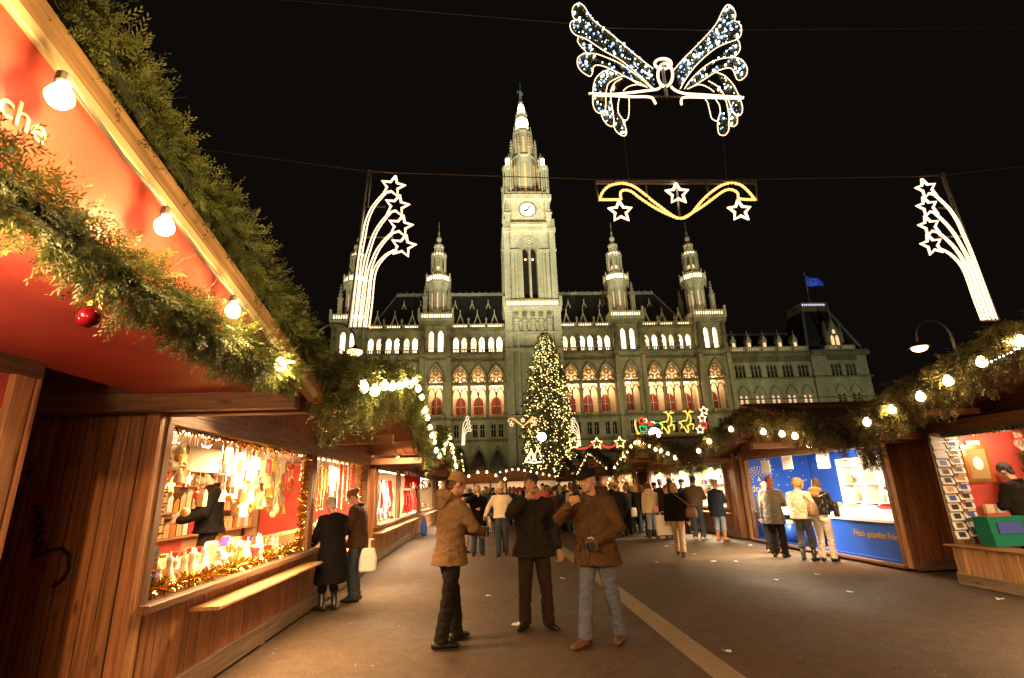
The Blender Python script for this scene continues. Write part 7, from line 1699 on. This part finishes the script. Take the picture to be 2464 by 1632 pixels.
for k in range(20):
    y = 13.7 + 3.2 * R6.random(); x = R6.uniform(-3.05, -2.85); m = MB(); h_ = R6.uniform(.08, .2); m.ball((x, y, .90 + h_ / 2), (.07, .09, h_ / 2), 10, 7)
    simple('folded_knitwear', m, [REDK, GREYK, CRK, BLK][k % 4], ['red', 'grey', 'cream', 'black'][k % 4] + ' woollen bundle on the knitwear kiosk counter', 'clothing', 'woollen bundles on the counter', (x, y, .9))
MB().box(LX - .75, LX - .16, 13.3, 20.7, .2, .89).build('counter', W_LIGHT, kC)
m = MB(); m.tube([(-2.4, 21.4, .10), (-2.4, 21.4, .35), (-2.4, 21.4, .6)], [(.12, .10), (.13, .10), (.08, .06)], 12, round_ends=True); simple('blue_rucksack', m, COTH['blue'], 'bright blue bag standing at the end of the knitwear kiosk', 'bag', None, (-2.4, 21.4, 0))

# --- blue fruit kiosk fittings
bx0 = RX + 2.05
MB().box(RX + .02, RX + .75, 9.7, 12.0, .12, .80).build('counter', BLUE, kE); MB().box(RX + .35, RX + .85, 12.0, 15.0, .12, .80).build('recessed_counter', BLUE, kE)
MB().box(RX - .03, RX + .8, 9.7, 15.0, .805, .85).build('counter_top', WHITE, kE); MB().box(RX - .06, RX + .02, 9.72, 15.2, .06, .14).build('blue_base', BLUE, kE)
MB().box(RX + .1, RX + .7, 9.8, 14.9, .852, 1.02).build('lit_display', emit('display_case_glow', (1, .88, .66), 2.2), kE)
o0 = Vector(ROOTLOC[kE.name])
tx = link('panel_lettering', TEXTS['dip'], principled('gold_letter', (.45, .30, .06), .5), kE)
M = Matrix(((0, 0, -1, 0), (-1, 0, 0, 0), (0, 1, 0, 0), (0, 0, 0, 1)))
tx.matrix_local = Matrix.Translation(Vector((RX + .014, 11.05, .50)) - o0) @ M @ Matrix.Diagonal((.60, .72, 1, 1))
# emblem on the far end wall: a fan of dots over the lettering
em = MB(); ec = Vector((8.15, 15.255, 1.66))
for rr_, n_, r_ in ((.40, 17, .024), (.33, 15, .022), (.26, 12, .02), (.19, 9, .018)):
    for k in range(n_): a = PI * (-.04 + 1.08 * k / (n_ - 1)); em.ball((ec.x + rr_ * math.cos(a), ec.y, ec.z + rr_ * math.sin(a)), (r_, .006, r_), 8, 5)
em.prism_y([(ec.x - .05, ec.z), (ec.x + .05, ec.z), (ec.x, ec.z + .14)], ec.y - .01, ec.y)
em.build('fan_emblem', principled('emblem_gold', (.65, .55, .18), .5), kE)
tx = link('emblem_lettering', TEXTS['drop'], principled('emblem_gold', (.65, .55, .18), .5), kE); tx.matrix_local = Matrix.Translation(Vector((7.86, 15.25, 1.36)) - o0) @ Matrix.Rotation(PI / 2, 4, 'X') @ Matrix.Scale(.8, 4)
m = MB(); m.box(7.95, 8.35, 15.24, 15.26, .98, 1.22); m.build('notice', PAPER, kE)
stw = MB()
for k in range(16):
    cx_, cz_ = R6.uniform(8.5, 9.6), R6.uniform(1.5, 2.2); r = R6.uniform(.015, .035)
    stw.prism_y([(cx_ + (r if i % 2 == 0 else r * .4) * math.sin(i * PI / 5), cz_ + (r if i % 2 == 0 else r * .4) * math.cos(i * PI / 5)) for i in range(10)], 15.25, 15.262)
stw.build('painted_star', principled('emblem_gold', (.65, .55, .18), .5), kE)
# white shelf on the back wall with jars
sh = MB(); xs0 = bx0 - .35
for z in (1.05, 1.50, 1.95, 2.12): sh.box(xs0, bx0 - .01, 9.8, 13.6, z, z + .03)
for y in (9.8, 10.75, 11.7, 12.65, 13.57): sh.box(xs0, bx0 - .02, y, y + .03, 1.05, 2.12)
sh.box(bx0 - .03, bx0 - .012, 9.8, 13.6, 1.05, 2.12); sh.build('white_shelf', WHITE, kE)
for k in range(30):
    y = R6.uniform(9.95, 13.45); z = R6.choice([1.08, 1.53]); h_ = R6.uniform(.14, .30); m = MB(); m.lathe([(.05, 0), (.055, h_ * .2), (.055, h_ * .7), (.03, h_ * .85), (.035, h_)], (xs0 + .15, y, z), 10)
    jc = R6.choice(['red', 'gold', 'card', 'red', 'white'])
    simple('sweet_jar', m, OW[jc], f"{'brown' if jc == 'card' else jc} sweet jar on the {'lower' if z < 1.2 else 'upper'} white shelf of the blue kiosk", 'jar', 'sweet jars', (xs0 + .15, y, z))
for k, (y, z) in enumerate(((14.6, 2.08), (13.5, 2.14), (12.0, 2.10), (10.6, 2.12))):
    m = MB(); m.box(RX + .30, RX + .32, y - .22, y + .22, z - .20, z + .14); o = simple('price_card', m, PAPER, 'white price card hanging in the blue kiosk opening', 'sign', 'price cards in the blue kiosk', (RX + .31, y, z - .2), False)
    th = MB(); th.tube([(RX + .31, y, z + .14), (RX + .31, y, 2.36)], .004, 4); th.build('thread', OW['white'], o)
for k in range(10):
    y = 9.95 + k * .5; m = MB(); m.lathe([(.10, 0), (.16, .05), (.17, .07), (.15, .07)], (RX + .38, y, 1.022), 12); m.ball((RX + .38, y, 1.09), (.13, .13, .05), 10, 6)
    simple('fruit_tray', m, OW[['card', 'red', 'white', 'cream'][k % 4]], 'round tray of dipped fruit on the lit display of the blue kiosk', 'tray', 'fruit trays', (RX + .38, y, 1.022))
for k, y in enumerate((14.5, 13.6, 12.7)):
    m = MB(); m.lathe([(.20, 0), (.24, .46), (.22, .46), (.21, .40)], (RX + .12, y, .15), 14); o = simple('blue_bin', m, BLUE, 'blue tub with a pale rim standing before the blue kiosk counter', 'tub', 'blue tubs', (RX + .12, y, .15)); r_ = MB(); r_.lathe([(.25, .44), (.26, .52), (.23, .52)], (RX + .12, y, .15), 14); r_.build('rim', OW['cream'], o)

# --- postcard kiosk
kd = ROOTLOC[kD.name]
MB().box(RX - .02, RX + 2.5, 8.26, 8.30, .6, 2.36).build('red_end_panel', RED_P, kD)
board(kD, 'counter_board', (RX - .18, .9, .58), (RX - .18, 8.42, .58), .40, .03, (0, 0, 1), W_MID)
y = 1.0
while y < 8.35: board(kD, 'counter_plank', (RX - .30, y + .075, .16), (RX - .30, y + .075, .56), .143, .024, (-1, 0, 0), W_LIGHT); y += .15
board(kD, 'counter_plinth', (RX - .31, .95, .09), (RX - .31, 8.36, .09), .17, .04, (-1, 0, 0), W_GREY)
MB().box(RX - .29, RX, 8.33, 8.36, .05, .56).build('counter_end', W_MID, kD)
# postcard rack: cards in two columns
rk = thing('postcard_rack', 'tall narrow rack of postcards at the corner of the postcard kiosk', 'rack', (7.55, 8.25, .62))
m = MB(); m.box(7.44, 7.47, 8.24, 8.27, .62, 2.3); m.box(7.86, 7.89, 8.24, 8.27, .62, 2.3)
for k in range(12): m.box(7.42, 7.90, 8.20, 8.25, .66 + k * .138, .675 + k * .138)
m.build('frame', METAL, rk)
for k in range(12):
    for c in (0, 1):
        z = .68 + k * .138 + (.03 if c else 0); x0 = 7.43 + c * .235
        pm = MB(); pm.add([(x0, 8.185, z), (x0 + .215, 8.185, z), (x0 + .215, 8.215, z + .128), (x0, 8.215, z + .128), (x0, 8.192, z), (x0 + .215, 8.192, z), (x0 + .215, 8.222, z + .128), (x0, 8.222, z + .128)], [(0, 1, 2, 3), (7, 6, 5, 4), (0, 4, 5, 1), (1, 5, 6, 2), (2, 6, 7, 3), (3, 7, 4, 0)])
        po = pm.build('postcard', PAPER, rk)
        if R6.random() < .8:
            qm = MB(); a, b_ = x0 + .05, x0 + .165; qm.add([(a, 8.187, z + .025), (b_, 8.187, z + .025), (b_, 8.204, z + .10), (a, 8.204, z + .10)], [(0, 1, 2, 3)]); qm.build('print', OW[R6.choice(['dark', 'card', 'dark', 'blue', 'gold'])], po)
# framed picture on the red wall
pf = thing('framed_picture', 'gold framed picture with a pale disc on the red wall of the postcard kiosk', 'picture', (8.18, 8.25, 1.55))
m = MB()
for a, b_, c, d in ((7.95, 8.41, 2.06, 2.12), (7.95, 8.41, 1.52, 1.58), (7.95, 8.01, 1.58, 2.06), (8.35, 8.41, 1.58, 2.06)): m.box(a, b_, 8.235, 8.258, c, d)
m.build('frame', OW['gold'], pf); MB().box(8.0, 8.36, 8.246, 8.256, 1.57, 2.07).build('mount', principled('old_gold_mount', (.40, .24, .09), .6), pf)
m = MB(); m.ball((8.18, 8.243, 1.82), (.09, .004, .11), 16, 10); m.build('disc', WHITE, pf)
MB().box(8.06, 8.30, 8.236, 8.256, 2.125, 2.19).build('title_card', PAPER, pf)
for k, (x, z, w_, h_, m_) in enumerate(((7.98, 1.12, .14, .13, 'cream'), (8.18, 1.12, .17, .13, 'white'), (8.42, 1.18, .26, .26, 'white'), (8.1, .86, .26, .15, 'white'), (8.45, .90, .3, .18, 'white'), (8.66, 1.05, .16, .34, 'cream'))):
    m = MB(); m.box(x - w_ / 2, x + w_ / 2, 8.05, 8.10, z - h_ / 2, z + h_ / 2); m.box(x - w_ / 2 + .01, x + w_ / 2 - .01, 8.044, 8.05, z - h_ / 2 + .02, z + h_ / 2 - .02)
    simple('card_stack', m, OW[m_], 'stack of greeting cards leaning against the red wall of the postcard kiosk', 'cards', 'stacked greeting cards', (x, 8.07, z - h_ / 2), False)
MB().box(7.9, 9.6, 7.9, 8.25, .70, .745).build('card_shelf', W_MID, kD)
lamp('card_spot', 'POINT', (8.3, 7.8, 2.15), 26, (1, .80, .5), kD, radius=.06)
gb = MB(); gx, gy, gz = 7.62, 7.88, .60
gb.prism_y([(gx, gz), (gx + .56, gz), (gx + .60, gz + .42), (gx - .04, gz + .42)], gy - .13, gy + .13)
go = simple('green_felt_box', gb, C('green_felt', (.02, .20, .12)), 'green felt box on the postcard kiosk counter', 'box', None, (gx + .28, gy, gz), False)
bk = MB(); bk.box(gx + .08, gx + .46, gy - .16, gy - .135, gz + .18, gz + .34); simple('blue_book', bk, OW['blue'], 'blue book leaning on the front of the green felt box', 'book', None, (gx + .27, gy - .15, gz + .18), False)
bk = MB(); bk.box(gx + .06, gx + .44, gy - .05, gy + .0, gz + .30, gz + .47); simple('red_book', bk, principled('red_cover', (.45, .10, .08), .5), 'red book sticking out of the green felt box', 'book', None, (gx + .25, gy, gz + .3), False)
# small teddy and bauble sprig in the corner
td = thing('teddy', 'small pale teddy with red scarf fixed above the right edge of the red wall', 'toy', (8.95, 8.2, 2.05))
m = MB(); m.ball((8.95, 8.2, 2.13), (.075, .06, .09), 12, 8); m.ball((8.95, 8.17, 2.25), .062, 12, 8)
for s_ in (-1, 1): m.ball((8.95 + s_ * .05, 8.18, 2.30), .024, 8, 6); m.tube([(8.95 + s_ * .06, 8.17, 2.16), (8.95 + s_ * .11, 8.14, 2.10)], [.028, .024], 8, round_ends=True); m.tube([(8.95 + s_ * .04, 8.17, 2.07), (8.95 + s_ * .06, 8.1, 2.02)], [.032, .026], 8, round_ends=True)
m.build('body', C('teddy_plush', (.65, .48, .36), bump=1.0), td, True); m = MB(); m.tube([(8.95 + .05 * math.cos(k * PI / 6), 8.18 + .05 * math.sin(k * PI / 6), 2.20) for k in range(13)], .014, 6); m.tube([(8.97, 8.12, 2.19), (8.99, 8.1, 2.09)], .014, 6); m.build('scarf', OW['red'], td)
garland('short fir sprig with baubles at the right edge of the red wall', [(8.95, 8.15, 2.0), (8.97, 8.14, 1.8), (8.98, 8.14, 1.62)], .05, 300, FIR, .08, .5, seed=31, leaf=(.04, .006), group=None)
for k, (x, z) in enumerate(((8.95, 1.78), (8.97, 1.58))): m = MB(); m.ball((x, 8.05, z), .045, 12, 8); simple('bauble', m, OW['gold'], ['green', 'gold'][k] + 'ish bauble on the short fir sprig, ' + ['upper', 'lower'][k] + ' one', 'bauble', None, (x, 8.05, z))

# --- goods in the farther kiosks: shelves of small wares, sprigs and hanging things
def far_goods(k, s, fx, opens, top, cols, seed, sp=.22):
    R = random.Random(seed); by = {}
    for ya, yb in opens:
        y = ya + .15
        while y < yb - .1:
            c = R.choice(cols); m = by.setdefault(c, MB()); h_ = R.uniform(.1, .3); m.lathe([(.06, 0), (.07, h_ * .3), (.05, h_ * .7), (.02, h_)], (fx + s * R.uniform(.2, .5), y, .92), 8)
            c = R.choice(cols); m = by.setdefault(c, MB()); l_ = R.uniform(.15, .5); xx = fx + s * R.uniform(.12, .3); m.lathe([(.02, 0), (.06, .03), (.05, .12), (.01, .16)], (xx, y, top - l_ - .1), 8); m.tube([(xx, y, top - l_ + .05), (xx, y, top - .02)], .006, 4)
            for z in (1.2, 1.6):
                c = R.choice(cols); m = by.setdefault(c, MB()); h_ = R.uniform(.1, .26); xb = fx + s * 2.35; m.box(xb - .08, xb + .08, y - .07, y + .07, z, z + h_)
            y += sp * R.uniform(.7, 1.3)
        for z in (1.2, 1.6): MB().box(min(fx + s * 2.2, fx + s * 2.55), max(fx + s * 2.2, fx + s * 2.55), ya, yb, z - .03, z - .002).build('shelf', W_LIGHT, k)
    for c, m in by.items(): tag(m.build('small_goods', OW[c], k), kind='stuff')
far_goods(kF, 1, RX, [(16.6, 19.2), (19.4, 21.6), (21.9, 24.2)], 2.34, ['white', 'card', 'dark', 'green', 'gold', 'purple', 'red'], 41)
far_goods(kG, 1, RX, [(27.0, 30.5), (30.9, 34.6)], 2.34, ['card', 'red', 'gold', 'white', 'dark'], 42, .3)
far_goods(kH, 1, RX, [(37.4, 44.6)], 2.34, ['card', 'red', 'gold', 'white'], 43, .4)
far_goods(kC2, -1, LX - .12, [(22.4, 29.0)], 2.34, ['card', 'red', 'gold', 'white', 'dark'], 44, .3)
far_goods(kC3, -1, LX - .12, [(31.4, 38.0)], 2.34, ['card', 'red', 'gold', 'white'], 45, .4)
# fir sprigs inside the white windows
for (ya, yb), nm in (((16.6, 19.2), 'first'), ((19.4, 21.6), 'second'), ((21.9, 24.2), 'third')):
    garland('fir sprigs along the top of the ' + nm + ' white kiosk window', [(RX + .12, ya, 2.26), (RX + .12, (ya + yb) / 2, 2.22), (RX + .12, yb, 2.26)], .07, 90, FIR, .13, .6, 8, .3, None, 50 + len(nm), leaf=(.06, .010))

# ================================================================== litter on the ground
lit = [(598, 1492), (1195, 1447), (1680, 1510), (1517, 1302), (1965, 1372), (2312, 1388), (1890, 1330), (1605, 1283), (1650, 1300), (1130, 1380), (1300, 1340), (1795, 1343), (1540, 1265), (1735, 1262), (1700, 1300)]
for k, (px, py) in enumerate(lit):
    p = dg(px, py); m = MB(); n = 7; sz = R6.uniform(.045, .085); pts = [(p.x + sz * R6.uniform(.6, 1.1) * math.cos(i * 2 * PI / n), p.y + sz * R6.uniform(.5, 1.0) * math.sin(i * 2 * PI / n), .008 + R6.uniform(0, .025)) for i in range(n)]
    m.add(pts + [(x, y, z + .002) for x, y, z in pts] + [(p.x, p.y, .02)], [(i, (i + 1) % n, 2 * n) for i in range(n)] + [(n + (i + 1) % n, n + i, i, (i + 1) % n) for i in range(n)])
    tag(m.build('paper_scrap', PAPER, None, False, (p.x, p.y, 0)), 'crumpled scrap of white paper lying on the asphalt', 'litter', 'paper scraps on the ground')

# ================================================================== labels: number look-alikes by where they show in the picture
def ordinal(n):
    lo = ['first', 'second', 'third', 'fourth', 'fifth', 'sixth', 'seventh', 'eighth', 'ninth', 'tenth', 'eleventh', 'twelfth', 'thirteenth', 'fourteenth', 'fifteenth', 'sixteenth', 'seventeenth', 'eighteenth', 'nineteenth']
    if n < 20: return lo[n - 1]
    t, u = divmod(n, 10); tens = {2: 'twent', 3: 'thirt', 4: 'fort', 5: 'fift'}[t]
    return tens + 'ieth' if u == 0 else tens + 'y-' + lo[u - 1]
same = {}
for o in SC.objects:
    if o.parent is None and 'label' in o: same.setdefault(o['label'], []).append(o)
def screen_x(o): d = Vector(o.location) - CAMP; return d.dot(_r) / max(d.dot(_f), .01)
for lb, obs in same.items():
    if len(obs) > 1:
        for n, o in enumerate(sorted(obs, key=screen_x)): o['label'] = lb + ', ' + ordinal(n + 1) + ' from left'
